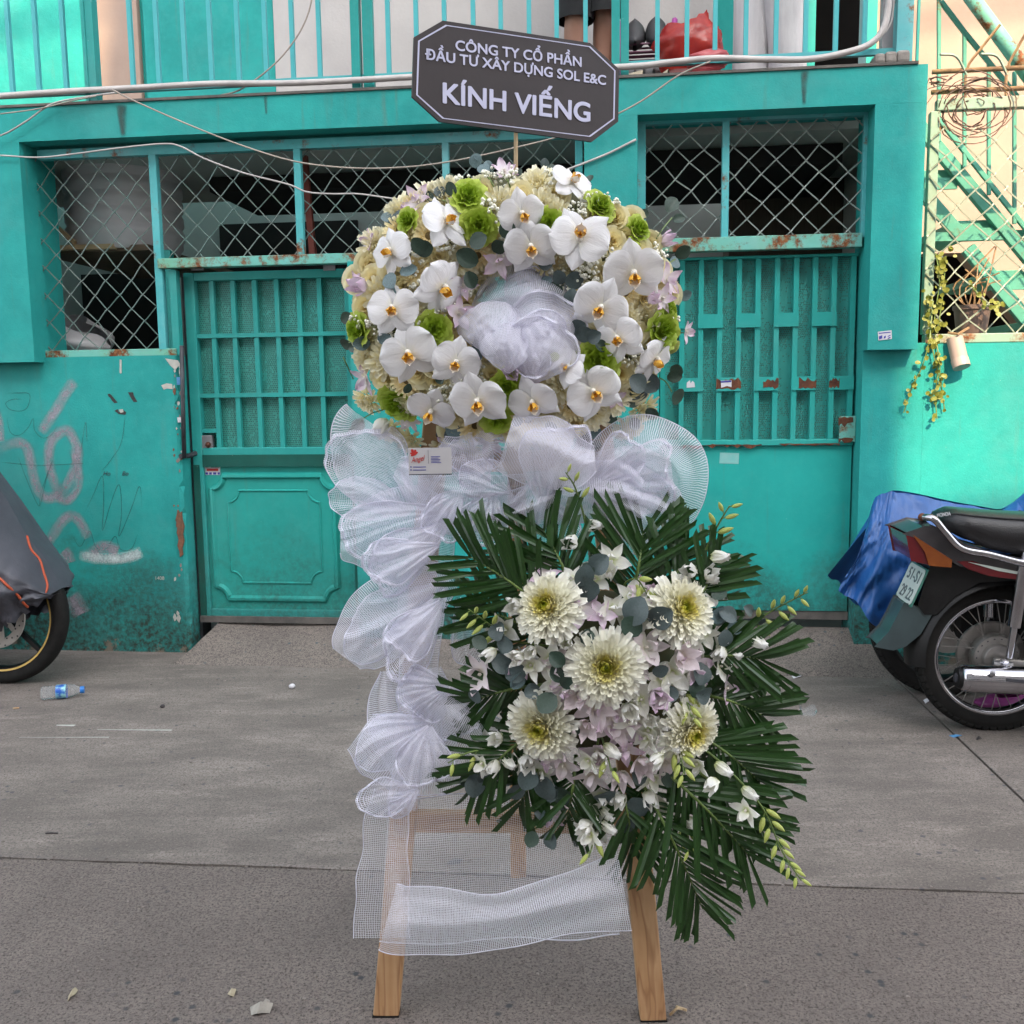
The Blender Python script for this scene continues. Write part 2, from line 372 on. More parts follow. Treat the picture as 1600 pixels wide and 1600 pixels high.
def concrete(name, c1, c2, dark, pit=0.5, sc=1.0, streaks=True):
    m, nt, b, o = start(name); v = coords(nt); c1, c2 = tuple(x * .79 for x in c1), tuple(x * .79 for x in c2)
    col = ramp(nt, noi(nt, v, 1.4 * sc, 8, 0.68), [(0.30, c1), (0.70, c2)])
    if streaks:
        k = noi(nt, coords(nt, 'Object', (1.1, 2.6, 1)), 2.2, 7, 0.7)
        col = mixc(nt, ramp(nt, k, [(0.40, 0.55), (0.60, 0.0)]), col, tuple(x * 0.5 for x in c2))
        k = noi(nt, coords(nt, 'Object', (0.9, 3.0, 1)), 2.6, 7, 0.75)
        col = mixc(nt, ramp(nt, k, [(0.54, 0.0), (0.70, 0.6)]), col, tuple(min(1, x * 1.35) for x in c1))
    k = ramp(nt, noi(nt, v, 55, 5, 0.75), [(0.36, 0.75), (0.50, 0.0)])
    col = mixc(nt, k, col, tuple(x * 0.72 for x in c2))
    k = ramp(nt, noi(nt, v, 150, 3, 0.8), [(0.38, 1.0), (0.50, 0.0)])
    col = mixc(nt, k, col, tuple(x * (0.42 if pit > .85 else .55) for x in c2))
    k = ramp(nt, noi(nt, v, 120, 3, 0.8), [(0.58, 0.0), (0.68, 0.4)])
    col = mixc(nt, k, col, tuple(min(1, x * 1.5) for x in c1))
    vo = nd(nt, 'ShaderNodeTexVoronoi', {}, {'Vector': v, 'Scale': 21.0, 'Randomness': 1.0})
    pk = mth(nt, 'MULTIPLY', ramp(nt, vo.outputs['Distance'], [(0.10, 1.0), (0.20, 0.0)]), ramp(nt, noi(nt, v, 2.1, 4), [(0.44, 0.0), (0.56, pit)]))
    pk = mth(nt, 'MULTIPLY', pk, ramp(nt, vo.outputs['Color'], [(0.45, 0.0), (0.50, 1.0)]))
    col = mixc(nt, pk, col, dark)
    setc(nt, b, 'Base Color', col); b.inputs['Roughness'].default_value = 0.86; b.inputs['Specular IOR Level'].default_value = 0.3
    h = mth(nt, 'ADD', mth(nt, 'MULTIPLY', noi(nt, v, 60, 5, 0.7), 0.6), mth(nt, 'MULTIPLY', noi(nt, v, 220, 3, 0.7), 0.4))
    bump(nt, b, h, 0.6, 0.006)
    return m
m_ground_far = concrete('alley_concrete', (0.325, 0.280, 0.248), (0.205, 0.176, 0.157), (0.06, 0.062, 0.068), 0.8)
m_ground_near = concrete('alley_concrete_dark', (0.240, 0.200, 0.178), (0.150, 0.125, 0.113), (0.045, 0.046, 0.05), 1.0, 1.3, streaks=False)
m_ramp = concrete('ramp_concrete', (0.27, 0.23, 0.20), (0.16, 0.138, 0.125), (0.05, 0.075, 0.085), 1.0, 2.0, streaks=False)
m_joint = M('joint_dirt', (0.03, 0.025, 0.02), (0.05, 0.04, 0.03), 20, 0.95)

def wood(name, axis):
    m, nt, b, o = start(name)
    st = {'z': (16, 16, 0.9), 'x': (0.9, 16, 16)}[axis]
    v = coords(nt, 'Object', st)
    k = noi(nt, v, 1.0, 3, 0.5, dist=0.6)
    rings = mth(nt, 'FRACT', mth(nt, 'MULTIPLY', k, 7.0))
    col = ramp(nt, rings, [(0.0, (0.38, 0.215, 0.10)), (0.55, (0.44, 0.265, 0.135)), (0.9, (0.25, 0.125, 0.055)), (1.0, (0.35, 0.195, 0.09))])
    col = mixc(nt, ramp(nt, noi(nt, coords(nt), 5, 5), [(0.40, 0.0), (0.7, 0.5)]), col, (0.24, 0.115, 0.05))
    setc(nt, b, 'Base Color', col); b.inputs['Roughness'].default_value = 0.55
    bump(nt, b, rings, 0.12, 0.002); return m
m_wood = wood('pine_upright', 'z'); m_woodx = wood('pine_crossbar', 'x')
m_bamboo = M('bamboo_stick', (0.52, 0.38, 0.22), (0.42, 0.30, 0.17), 20, 0.55, stretch=(20, 20, 1))
m_sign = M('brown_card', (0.036, 0.025, 0.027), (0.029, 0.020, 0.022), 14, 0.6, bmp=0.25, bs=22)
m_signtext = M('lavender_white_print', (0.66, 0.66, 0.86), (0.62, 0.62, 0.82), 10, 0.6)

# flowers
def petalmat(name, stops, tr=0.25, rough=0.45, vein=0.0, veincol=(0.75, 0.7, 0.72), spots=0.0, axis=1):
    m, nt, b, o = start(name); uv = nd(nt, 'ShaderNodeUVMap').outputs[0]
    s = nd(nt, 'ShaderNodeSeparateXYZ', {}, {0: uv}); v = coords(nt)
    t = mth(nt, 'ADD', s.outputs[axis], mth(nt, 'MULTIPLY', mth(nt, 'SUBTRACT', noi(nt, v, 6, 3), 0.5), 0.25))
    col = ramp(nt, t, stops)
    if vein:
        k = noi(nt, nd(nt, 'ShaderNodeMapping', {}, {'Vector': uv, 'Scale': (26, 2.5, 1)}).outputs[0], 1.0, 4, 0.7)
        col = mixc(nt, ramp(nt, k, [(0.45, 0.0), (0.70, vein)]), col, veincol)
    oi = nd(nt, 'ShaderNodeObjectInfo').outputs['Random']
    hv = nd(nt, 'ShaderNodeHueSaturation', {}, {'Color': col, 'Value': mth(nt, 'ADD', mth(nt, 'MULTIPLY', oi, 0.18), 0.90)})
    col = hv.outputs[0]
    setc(nt, b, 'Base Color', col); b.inputs['Roughness'].default_value = rough; b.inputs['Specular IOR Level'].default_value = 0.35
    h = noi(nt, nd(nt, 'ShaderNodeMapping', {}, {'Vector': uv, 'Scale': (14, 3, 1)}).outputs[0], 1.0, 3)
    bump(nt, b, h, 0.35, 0.004)
    transl(nt, b, o, col, tr); return m
m_phal = petalmat('white_orchid_petal', [(0.0, (0.74, 0.72, 0.60)), (0.22, (0.84, 0.83, 0.84)), (1.0, (0.86, 0.85, 0.87))], 0.22, 0.35, 0.35, (0.74, 0.72, 0.76))
m_lipw = M('orchid_column', (0.84, 0.80, 0.74), (0.80, 0.74, 0.62), 20, 0.4, tr=0.15, k=1.0)
m_lipy = M('orchid_lip_yellow', (0.80, 0.46, 0.05), (0.62, 0.22, 0.015), 60, 0.4, tr=0.1, lo=.45, hi=.68, k=1.0)
m_dend = petalmat('pink_white_orchid_petal', [(0.0, (0.82, 0.78, 0.66)), (0.35, (0.82, 0.74, 0.78)), (1.0, (0.70, 0.50, 0.66))], 0.25, 0.45, 0.3, (0.74, 0.62, 0.72))
m_dendp = petalmat('pale_pink_orchid_petal', [(0.0, (0.80, 0.74, 0.60)), (0.4, (0.82, 0.75, 0.75)), (1.0, (0.79, 0.68, 0.72))], 0.25, 0.5, 0.3, (0.62, 0.46, 0.52))
m_dendw = petalmat('ivory_orchid_petal', [(0.0, (0.60, 0.68, 0.26)), (0.3, (0.84, 0.84, 0.72)), (1.0, (0.84, 0.83, 0.80))], 0.25, 0.45, 0.2)
m_budg = M('green_bud', (0.42, 0.52, 0.08), (0.58, 0.62, 0.20), 14, 0.45, tr=0.1)
m_lime = petalmat('lime_petal', [(0.0, (0.12, 0.23, 0.012)), (0.5, (0.31, 0.44, 0.03)), (1.0, (0.54, 0.64, 0.12))], 0.25, 0.5, 0.3, (0.22, 0.38, 0.02))
m_rose = petalmat('cream_rose_petal', [(0.0, (0.68, 0.50, 0.15)), (0.35, (0.86, 0.75, 0.40)), (1.0, (0.90, 0.85, 0.60))], 0.25, 0.5)
m_gerb = petalmat('buff_gerbera_petal', [(0.0, (0.58, 0.36, 0.09)), (0.28, (0.84, 0.66, 0.30)), (1.0, (0.90, 0.81, 0.50))], 0.2, 0.55, 0.4, (0.5, 0.36, 0.16))
m_gerbc = M('gerbera_centre', (0.18, 0.13, 0.04), (0.34, 0.22, 0.07), 160, 0.8, bmp=1.0, bs=220)
m_pom = petalmat('cream_aster_petal', [(0.0, (0.76, 0.64, 0.20)), (0.25, (0.88, 0.80, 0.48)), (1.0, (0.90, 0.86, 0.68))], 0.2, 0.5)
m_chr = petalmat('white_chrysanthemum_petal', [(0.0, (0.30, 0.40, 0.02)), (0.10, (0.58, 0.56, 0.06)), (0.24, (0.74, 0.66, 0.24)), (0.38, (0.85, 0.82, 0.62)), (1.0, (0.87, 0.86, 0.79))], 0.2, 0.5, axis=0)
m_berry = M('white_berry', (0.87, 0.86, 0.78), (0.80, 0.78, 0.64), 40, 0.5, k=1.0)
m_berryst = M('berry_stalk', (0.35, 0.36, 0.16), (0.26, 0.28, 0.12), 20, 0.6)
m_leafd = M('dark_green_leaf', (0.028, 0.060, 0.040), (0.045, 0.085, 0.060), 9, 0.45, tr=0.1)
m_leafb = M('blue_green_leaf', (0.20, 0.29, 0.31), (0.12, 0.19, 0.20), 12, 0.5, tr=0.15)
m_leafs = M('slate_green_leaf', (0.065, 0.098, 0.098), (0.095, 0.13, 0.13), 12, 0.45, tr=0.1)
m_palm = M('palm_leaflet', (0.014, 0.050, 0.009), (0.030, 0.088, 0.016), 7, 0.30, tr=0.10, spec=0.5)
m_stem = M('green_stem', (0.16, 0.24, 0.05), (0.10, 0.16, 0.035), 14, 0.5)
m_foam = M('floral_foam', (0.10, 0.09, 0.04), (0.06, 0.07, 0.03), 20, 0.95)

def netting(name, col, pitch, cover, tr=0.45):
    m, nt, b, o = start(name); uv = nd(nt, 'ShaderNodeUVMap').outputs[0]
    s = nd(nt, 'ShaderNodeSeparateXYZ', {}, {0: uv})
    wob = noi(nt, uv, 22, 3, 0.6)
    def th(x, off, w_):
        x = mth(nt, 'ADD', mth(nt, 'MULTIPLY', x, 1.0 / pitch), mth(nt, 'MULTIPLY', wob, off))
        f = mth(nt, 'ABSOLUTE', mth(nt, 'SUBTRACT', mth(nt, 'FRACT', x), 0.5))
        return ramp(nt, f, [(w_ * 0.5 * 0.75, 1.0), (w_ * 0.5 * 1.25, 0.0)])
    a = mth(nt, 'MAXIMUM', th(s.outputs[0], 1.6, cover), th(s.outputs[1], 1.4, cover * 0.8))
    at = nd(nt, 'ShaderNodeAttribute', {'attribute_name': 'edge'}).outputs['Fac']
    a = mth(nt, 'MAXIMUM', mth(nt, 'ADD', mth(nt, 'MULTIPLY', a, 0.86), 0.10), at)
    t = nd(nt, 'ShaderNodeBsdfTranslucent', {}, {'Color': col})
    dfs = nd(nt, 'ShaderNodeBsdfDiffuse', {}, {'Color': col})
    mx = nd(nt, 'ShaderNodeMixShader', {}, {0: tr, 1: dfs.outputs[0], 2: t.outputs[0]})
    tp = nd(nt, 'ShaderNodeBsdfTransparent')
    mz = nd(nt, 'ShaderNodeMixShader', {}, {0: a, 1: tp.outputs[0], 2: mx.outputs[0]})
    nt.links.new(mz.outputs[0], o.inputs['Surface']); nt.nodes.remove(b)
    return m
m_net = netting('white_mesh_fabric', (0.86, 0.85, 0.93), 0.0040, 0.30)
m_net2 = netting('white_mesh_fabric_dense', (0.86, 0.85, 0.93), 0.0034, 0.42)
m_net3 = netting('white_mesh_fabric_sheer', (0.86, 0.85, 0.93), 0.0046, 0.13)
# ------------------------------------------------------------------ ground
gnd = thing('ground', 'grey concrete alley floor with cast joints', None, kind='structure'); del gnd['label']
g = MB(); g.sheet(lambda a, b: (-150 + 300 * a, -150 + 300 * b, -0.012), 2, 2); g.build('subgrade', m_joint, gnd, kind='structure')
jA, jB = Gd(-400, 1327), Gd(2000, 1410)                     # the long joint across the alley
jd = (jB - jA).normalized(); jn = Vector((-jd.y, jd.x, 0))
k0, k1 = Gd(1425, 1085), Gd(1600, 1252)                     # the joint that runs off to the right
kd = (k1 - k0).normalized(); kn = Vector((-kd.y, kd.x, 0))
def slab(name, poly, mat, zt=0.0):
    m = MB(); m.prism([(p[0], p[1]) for p in poly], None, 0.012, zt - 0.012 + 0.0005); m.build(name, mat, gnd)
def onj(x, off=0.0): p = jA + jn * off; return p + jd * ((x - p.x) / jd.x)
def jag_j(off, x0, x1):                                    # a worn joint edge: points along it, nudged in and out
    n = 160; return [onj(x0 + (x1 - x0) * i / n, off) + jn * (mnoise.noise(Vector((x0 + (x1 - x0) * i / n * 9, off * 99, 0))) * .004 + (.006 * max(0, mnoise.noise(Vector(((x0 + (x1 - x0) * i / n) * 3, off * 50, 5)))) if off < 0 else 0) * -1) for i in range(n + 1)]
def isect(p, d, q, e):
    den = d.x * e.y - d.y * e.x; t = ((q.x - p.x) * e.y - (q.y - p.y) * e.x) / den; return p + d * t
gp = 0.005
X = isect(jA + jn * gp, jd, k0 - kn * gp, kd)
far = k0 + kd * -4
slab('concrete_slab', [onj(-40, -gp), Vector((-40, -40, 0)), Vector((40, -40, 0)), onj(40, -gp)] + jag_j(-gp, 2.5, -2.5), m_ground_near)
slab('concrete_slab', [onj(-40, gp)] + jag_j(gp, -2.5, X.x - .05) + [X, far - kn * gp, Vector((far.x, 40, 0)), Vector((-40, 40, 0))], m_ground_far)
X2 = isect(jA + jn * gp, jd, k0 + kn * gp, kd)
slab('concrete_slab', [X2, onj(40, gp), Vector((40, 40, 0)), Vector((far.x + 0.02, 40, 0)), far + kn * gp], m_ground_far)

# ------------------------------------------------------------------ the house
hs_ = thing('turquoise_house', 'turquoise painted house front with meshed windows, door, gate and balcony above', 'house', (0, 0, 0), FR)
U = lambda px, py, v=0.0: F(px, py, v)[0]
Z = lambda px, py, v=0.0: F(px, py, v)[1]
zt = Z(800, 131, -.08)                                       # top of the beam
zb = Z(500, 201, -.08)                                       # underside of the beam
zpl = Z(30, 566, -.08)                                       # foot of the thick upper pillars
uL0, uLp = -9.0, U(42, 400, -.08)
uM0, uM1 = U(913, 300, -.08), U(996, 260, -.08)
uR0, uR1 = U(1364, 280, -.08), U(1441, 350, -.08)
zsill = Z(160, 557)
uD0, uD1 = U(286, 760), U(554, 760)
uG0, uG1 = U(1030, 600), U(1343, 700)
uW1 = U(1440, 700)
zdoor = Z(420, 966, .12); zgate = Z(1240, 961, .12)
ztr = Z(420, 408, .03)                                       # rail over the door
ztg = Z(1200, 392, .05)
P = hs_
def hb(name, u0, v0, z0, u1, v1, z1, mat, parent=P, bevel=0.0, label=None):
    return MB().box((u0, v0, z0), (u1, v1, z1)).build(name, mat, parent, bevel=bevel, label=label)
# masonry
hb('beam', uL0, -.08, zb, uR1, .16, zt, m_wall)
hb('pillar', uL0, -.08, zpl, uLp, .20, zb - .0005, m_wall)
hb('pillar', uM0, -.08, zpl, uM1, .20, zb - .0005, m_wall)
hb('pillar', uR0, -.08, Z(1400, 546, -.08), uR1, .20, zb - .0005, m_wall)
def rough_wall(u0, u1, z0, z1, v0, v1, mat, chip=0.012, seed=0):
    # a wall whose free right-hand edge is knocked about
    nz = 44; rr = random.Random(seed); m = MB(); offs = []
    for i in range(nz + 1):
        d = abs(mnoise.noise(Vector((seed, i * 0.37, 0)))) * chip * 1.6 + (chip * 1.6 if rr.random() < .12 else 0)
        offs.append(d)
    for i in range(nz + 1):
        z = z0 + (z1 - z0) * i / nz
        m.v += [Vector((u0, v0, z)), Vector((u1 - .02, v0, z)), Vector((u1 - offs[i], v0 + .004, z)), Vector((u1, v0 + .004 + offs[i], z)), Vector((u1, v1, z)), Vector((u0, v1, z))]
    for i in range(nz):
        for k in range(6):
            a, b = i * 6 + k, i * 6 + (k + 1) % 6; m.face((a, b, b + 6, a + 6))
    m.face([0, 5, 4, 3, 2, 1]); t = nz * 6; m.face([t + k for k in range(6)])
    return m
rough_wall(uL0, uD0, 0, zsill, 0, .22, m_wall_low, .010, 3).build('wall', m_wall_low, P, label='low wall covered in graffiti and mould left of the door')
hb('wall', uD1, .0, 0, uG0, .22, Z(700, 404), m_wall_low)
hb('wall', uG1 + .002, .0, 0, uW1, .25, Z(1400, 546, -.08) + .03, m_wall_low)
hb('wall', U(1362, 280), .03, Z(1362, 395), uG1 + .035, .24, zb - .003, m_pipe, label='bare grey plaster reveal')
rc = random.Random(41)
for k in range(34):
    x = rc.uniform(271, 284); y = rc.uniform(575, 985); s_ = rc.uniform(1.5, 5) * (1.6 if y > 860 else 1); pp = [(x + s_ * rc.uniform(.4, 1) * cos(a * 1.05) * .7, y + s_ * rc.uniform(.5, 1.5) * sin(a * 1.05)) for a in range(6)]
    q = [F(*p) for p in pp]; MB().prism(q, Matrix(((1, 0, 0, 0), (0, 0, -1, -.0006), (0, 1, 0, 0), (0, 0, 0, 1))), .0006).build('chipped_paint', [m_plaster_bare, m_brick, m_stone][rc.randrange(3)], P)
# bare broken plaster where the corner is knocked off
m = MB(); pts = [(279, 796), (282, 801), (285, 799), (286, 810), (289, 822), (287, 834), (289, 845), (286, 856), (287, 866), (283, 870), (282, 861), (279, 852), (281, 842), (278, 832), (279, 820), (276, 812), (278, 804)]
mm = [F(*p) for p in pts]; m.prism([(a, b) for a, b in mm], Matrix(((1, 0, 0, 0), (0, 0, -1, -.003), (0, 1, 0, 0), (0, 0, 0, 1))), .010)
FACE = Matrix(((1, 0, 0, 0), (0, 0, -1, 0), (0, 1, 0, 0), (0, 0, 0, 1)))     # (x, y, out) -> (u, -v, z)
m.build('broken_corner', m_brick, P)
# ramp of rough concrete
fr = FG(420, 1048); fr2 = FG(1360, 1052); vr = (fr.y + fr2.y) / 2
m = MB(); rr0, rr1 = FG(262, 1045).x, FG(1388, 1050).x
def rampf(a, b):
    u = rr0 + .12 * b + (rr1 - rr0 - .20 * b) * a
    top = zdoor - .012; v = vr + (.14 - vr) * b
    n = mnoise.noise(Vector((u * 3, v * 5, 1.3))) * .012 + mnoise.noise(Vector((u * 11, v * 13, 4.3))) * .005
    return (u, v + (mnoise.noise(Vector((u * 4, 0, 9))) * .02 if b < .01 else 0), max(.0007, top * min(1, b * 1.12) + (n if 0 < b < .98 else 0)))
m.sheet(rampf, 120, 14); e0 = [m.v[j * 121] for j in range(15)]; e1 = [m.v[j * 121 + 120] for j in range(15)]
for e, s_ in ((e0, 1), (e1, -1)):
    b0 = len(m.v); m.v += e + [Vector((p.x - .03 * s_, p.y, .0005)) for p in e]
    for j in range(14): m.face((b0 + j, b0 + j + 1, b0 + 16 + j, b0 + 15 + j))
rp = m.solo('ramp', m_ramp, None, None, (0, 0, 0), FR, kind='structure', smooth=True)

# ------------------------------------------------------------------ chain link
def clip(p, q, lo, hi):
    t0, t1 = 0.0, 1.0; d = (q[0] - p[0], q[1] - p[1])
    for k in range(2):
        for s_, lim in ((-1, lo[k]), (1, hi[k])):
            a = s_ * d[k]; b = s_ * (lim - p[k])
            if abs(a) < 1e-9:
                if b < 0: return None
            else:
                r_ = b / a
                if a < 0: t0 = max(t0, r_)
                else: t1 = min(t1, r_)
    if t0 >= t1 - .02: return None
    return (p[0] + d[0] * t0, p[1] + d[1] * t0), (p[0] + d[0] * t1, p[1] + d[1] * t1)
def chain(m, u0, z0, u1, z1, dw, dh, v, r, pu=0.0, pz=0.0, jit=.05, seed=1):
    rr = random.Random(seed); nI = int((u1 - u0) / dw) + 3; nK = int((z1 - z0) / dh * 2) + 4
    J = {}
    def node(a, k):                                          # half-column a, half-row k
        if (a, k) not in J: J[(a, k)] = (rr.uniform(-jit, jit) * dw, rr.uniform(-jit, jit) * dh)
        j = J[(a, k)]
        return (u0 + pu + a * dw / 2 + j[0], z0 + pz + k * dh / 2 + j[1])
    for i in range(-2, 2 * nI):
        for k in range(-2, nK):
            sa = i + (i + k) % 2; sb = i + (i + k + 1) % 2
            c = clip(node(sa, k), node(sb, k + 1), (u0, z0), (u1, z1))
            if not c: continue
            a, b = c; s_ = 1 if sb > sa else -1
            dx, dz = b[0] - a[0], b[1] - a[1]
            q = []
            for t in (0, .14, .86, 1):
                bow = 0 if t in (0, 1) else (.10 if t < .5 else -.10) * 0
                q.append((a[0] + dx * t + bow, v + s_ * r * .9 * (1 if t < .5 else -1) * (-1 if t in (0, 1) else 1) * (1 if t not in (0, 1) else .0), a[1] + dz * t))
            m.tube([q[0], q[1], q[2], q[3]], r, 4, cap=False)
    return m
# left window grille
va = .03
def grille_bar(name, p0, p1, wpx, par, mat, v=va, d=.035):
    a, b = FP(*p0, v), FP(*p1, v); w_ = wpx * 1.04 * (DW + v) / FPX
    if abs(p0[0] - p1[0]) < abs(p0[1] - p1[1]): a.x = b.x = (a.x + b.x) / 2
    else: a.z = b.z = (a.z + b.z) / 2
    return MB().bar(a, b, w_, d, (0, 1, 0)).build(name, mat, par, bevel=.003)
gl = MB(); zgt = Z(500, 225, va)
gl.bar((uLp + .03, va, zgt), (uM0 + .02, va, zgt), .042, .04).build('window_grille', m_rail, P)
gl = bpy.data.objects['window_grille']
grille_bar('frame_post', (46, 240), (66, 553), 14, gl, m_rail)
grille_bar('frame_post', (236, 232), (260, 548), 12, gl, m_rail)
grille_bar('frame_post', (465, 226), (471, 400), 11, gl, m_rail)
grille_bar('frame_post', (697, 215), (699, 402), 10, gl, m_rail)
grille_bar('frame_post', (905, 212), (905, 402), 11, gl, m_rail)
grille_bar('frame_rail', (62, 553), (278, 551), 11, gl, m_rustrail)
zr = Z(420, 408, va)
MB().bar((U(250, 410, va), va - .004, zr), (uM0, va - .004, zr), .045, .05).build('frame_rail', m_rustrail, gl, bevel=.003)
m = MB(); dw, dh = .122, .128
chain(m, U(58, 400, va), Z(150, 552, va), U(247, 400, va), zgt, dw, dh, va + .012, .0029, .03, .02, seed=2)
chain(m, U(249, 320, va), zr + .02, uM0, zgt, dw, dh, va + .012, .0029, .05, .03, seed=3)
m.build('wire_mesh', m_wire, gl, kind='stuff')
# grey pipe in the left reveal
MB().tube([FP(34, 228, .03), FP(48, 400, .03), FP(58, 560, .03)], .018, 8).build('reveal_pipe', m_pipe, P, smooth=True)
# right window grille
gr = MB(); vb = .05
gr.bar((uM1 + .005, vb, Z(1180, 181, vb)), (uR0 - .01, vb, Z(1180, 181, vb)), .042, .04).build('window_grille', m_rail, P)
gr = bpy.data.objects['window_grille.001']
for a, b, w_ in (((1000, 190), (1004, 380), 12), ((1134, 182), (1132, 372), 10), ((1357, 170), (1350, 372), 12)):
    grille_bar('frame_post', a, b, w_, gr, m_rail, vb)
zq = Z(1200, 380, vb)
MB().bar((uM1, vb, zq), (uR0 - .01, vb, zq), .060, .05).build('frame_rail', m_rustrail, gr, bevel=.003)
m = MB(); chain(m, U(1006, 280, vb), zq, U(1352, 280, vb), Z(1180, 184, vb), .124, .122, vb + .012, .0037, .02, .05, seed=5)
m.build('wire_mesh', m_wire2, gr, kind='stuff')
for px, py in ((1360, 212), (1358, 330)):
    MB().bar(FP(px - 9, py, .06), FP(px + 6, py - 1, .06), .012, .012).build('hinge_pin', m_steel, gr)

# ------------------------------------------------------------------ door on the left
vd = .12
dz0, dz1 = zdoor, ztr - .035; du0, du1 = uD0 + .015, uD1 - .004
zmid0, zmid1 = Z(420, 725, vd), Z(420, 708, vd)
dm = MB(); fw = .052
dm.box((du0, vd - .03, dz0), (du0 + fw, vd + .03, dz1)); dm.box((du1 - fw * .8, vd - .03, dz0), (du1, vd + .03, dz1))
dm.box((du0 + fw, vd - .03, dz1 - .04), (du1 - fw * .8, vd + .03, dz1)); dm.box((du0 + fw, vd - .03, dz0), (du1 - fw * .8, vd + .03, dz0 + .05))
dm.box((du0 + fw, vd - .03, zmid0 - .012), (du1 - fw * .8, vd + .03, zmid1 + .03))
door = dm.build('door', m_metal, P, bevel=.004, label='turquoise metal door with barred upper half and moulded lower panel')
# dark grimy rebate round the lower half
MB().box((du0 + .002, vd - .036, dz0 + .002), (du0 + fw * .62, vd - .0305, zmid0)).build('rebate_strip', m_door_edge, door)
MB().box((du1 - fw * .6, vd - .036, dz0 + .002), (du1 - .002, vd - .0305, zmid0)).build('rebate_strip', m_door_edge, door)
MB().box((du0 + fw, vd - .036, zmid0 - .010), (du1 - fw * .8, vd - .0305, zmid1 - .005)).build('rebate_strip', m_door_edge, door)
MB().box((du0 + .003, vd - .05, dz0 - .012), (du1, vd - .0365, dz0 + .018)).build('threshold_bar', m_slab, door)
i0, i1 = du0 + fw, du1 - fw * .8
MB().box((i0, vd + .012, zmid1), (i1, vd + .016, dz1 - .035)).build('perforated_sheet', m_perf, door)
bx = [(336, 341), (369, 373), (403, 406), (437, 440), (472, 474), (504, 505)]
for a, b in bx:
    u = (U(a, 450, vd) + U(b, 680, vd)) / 2
    MB().box((u - .011, vd - .020, zmid1 + .028), (u + .011, vd + .004, dz1 - .039)).build('bar', m_metal, door)
for y in (523.5, 617):
    z = Z(420, y, vd); MB().box((i0, vd - .024, z - .010), (i1, vd - .002, z + .010)).build('cross_bar', m_metal, door)
MB().box((i0, vd - .022, Z(310, 676, vd)), (U(341, 676, vd), vd, Z(310, 676, vd) + .018)).build('cross_bar', m_metal, door)
# lower sheet with pressed moulding
zp0, zp1 = dz0 + .05, zmid0 - .012
MB().box((i0 - .002, vd - .012, zp0), (i1 + .002, vd + .006, zp1)).build('lower_panel', m_doorpanel, door)
def notched(u0, z0, u1, z1, r, n=7):
    pts = []
    for cx, cz, a0 in ((u1, z0, 180), (u1, z1, 270), (u0, z1, 0), (u0, z0, 90)):
        arc = [(cx + r * cos(R(a0 - 90 * k / n)), cz + r * sin(R(a0 - 90 * k / n))) for k in range(n + 1)]
        pts += arc
    return pts
def moulding(loop, w_, h, v, mat, name, par):
    n = len(loop); m = MB(); cx = sum(p[0] for p in loop) / n; cz = sum(p[1] for p in loop) / n
    rows = []
    for k, (off, hh) in enumerate(((-w_, 0), (-w_ * .35, h), (w_ * .35, h * .9), (w_, 0))):
        for i in range(n):
            p, a, b = loop[i], loop[i - 1], loop[(i + 1) % n]
            t = Vector((b[0] - a[0], b[1] - a[1])); t = t.normalized() if t.length > 1e-9 else Vector((1, 0)); nn = Vector((t.y, -t.x))
            m.v.append(Vector((p[0] + nn.x * off, v - hh, p[1] + nn.y * off)))
    for k in range(3):
        for i in range(n):
            j = (i + 1) % n; m.face((k * n + i, k * n + j, (k + 1) * n + j, (k + 1) * n + i))
    return m.build(name, mat, par, auto=40)
pu = lambda x: U(x, 830, vd); pz = lambda y: Z(425, y, vd)
moulding(notched(pu(336), pz(935), pu(526), pz(743), .062), .017, .016, vd - .012, m_doorpanel, 'moulding', door)
moulding(notched(pu(360), pz(910), pu(503), pz(766), .058), .006, .006, vd - .012, m_doorpanel, 'moulding', door)
# lock
MB().box((U(316, 690, vd), vd - .028, Z(316, 703, vd)), (U(336, 690, vd), vd - .002, Z(316, 680, vd))).build('lock_plate', m_steel, door, bevel=.003)
MB().ball(FP(325, 695, vd - .03), .014, 8, 6).build('lock_cylinder', m_rust, door)
MB().tube([FP(284, 540, -.01), FP(286, 640, -.012), FP(288, 716, -.012)], .011, 6).build('iron_bar', m_ironbar, P, smooth=True, label='dark iron bar standing in the gap beside the door')
MB().tube([FP(282, 713, -.012), FP(296, 712, .05), FP(306, 708, .09)], .012, 6).build('bolt', m_ironbar, P)
hb('jamb', uD0 - .001 + .002, .10, 0.0, uD0 + .016, .2, ztr - .04, m_ironbar)
hb('jamb', U(268, 480, va) , va - .01, zsill, U(279, 480, va), va + .03, ztr - .03, m_metal)
hb('jamb', uD1 - .003, .03, zdoor, uD1 + .004, .2, ztr - .035, m_metal)
for px in (313, 518):
    MB().box((U(px - 9, 421, vd), vd - .038, Z(px, 424, vd)), (U(px + 9, 421, vd), vd - .031, Z(px, 416, vd))).build('hinge_plate', m_steel, door)

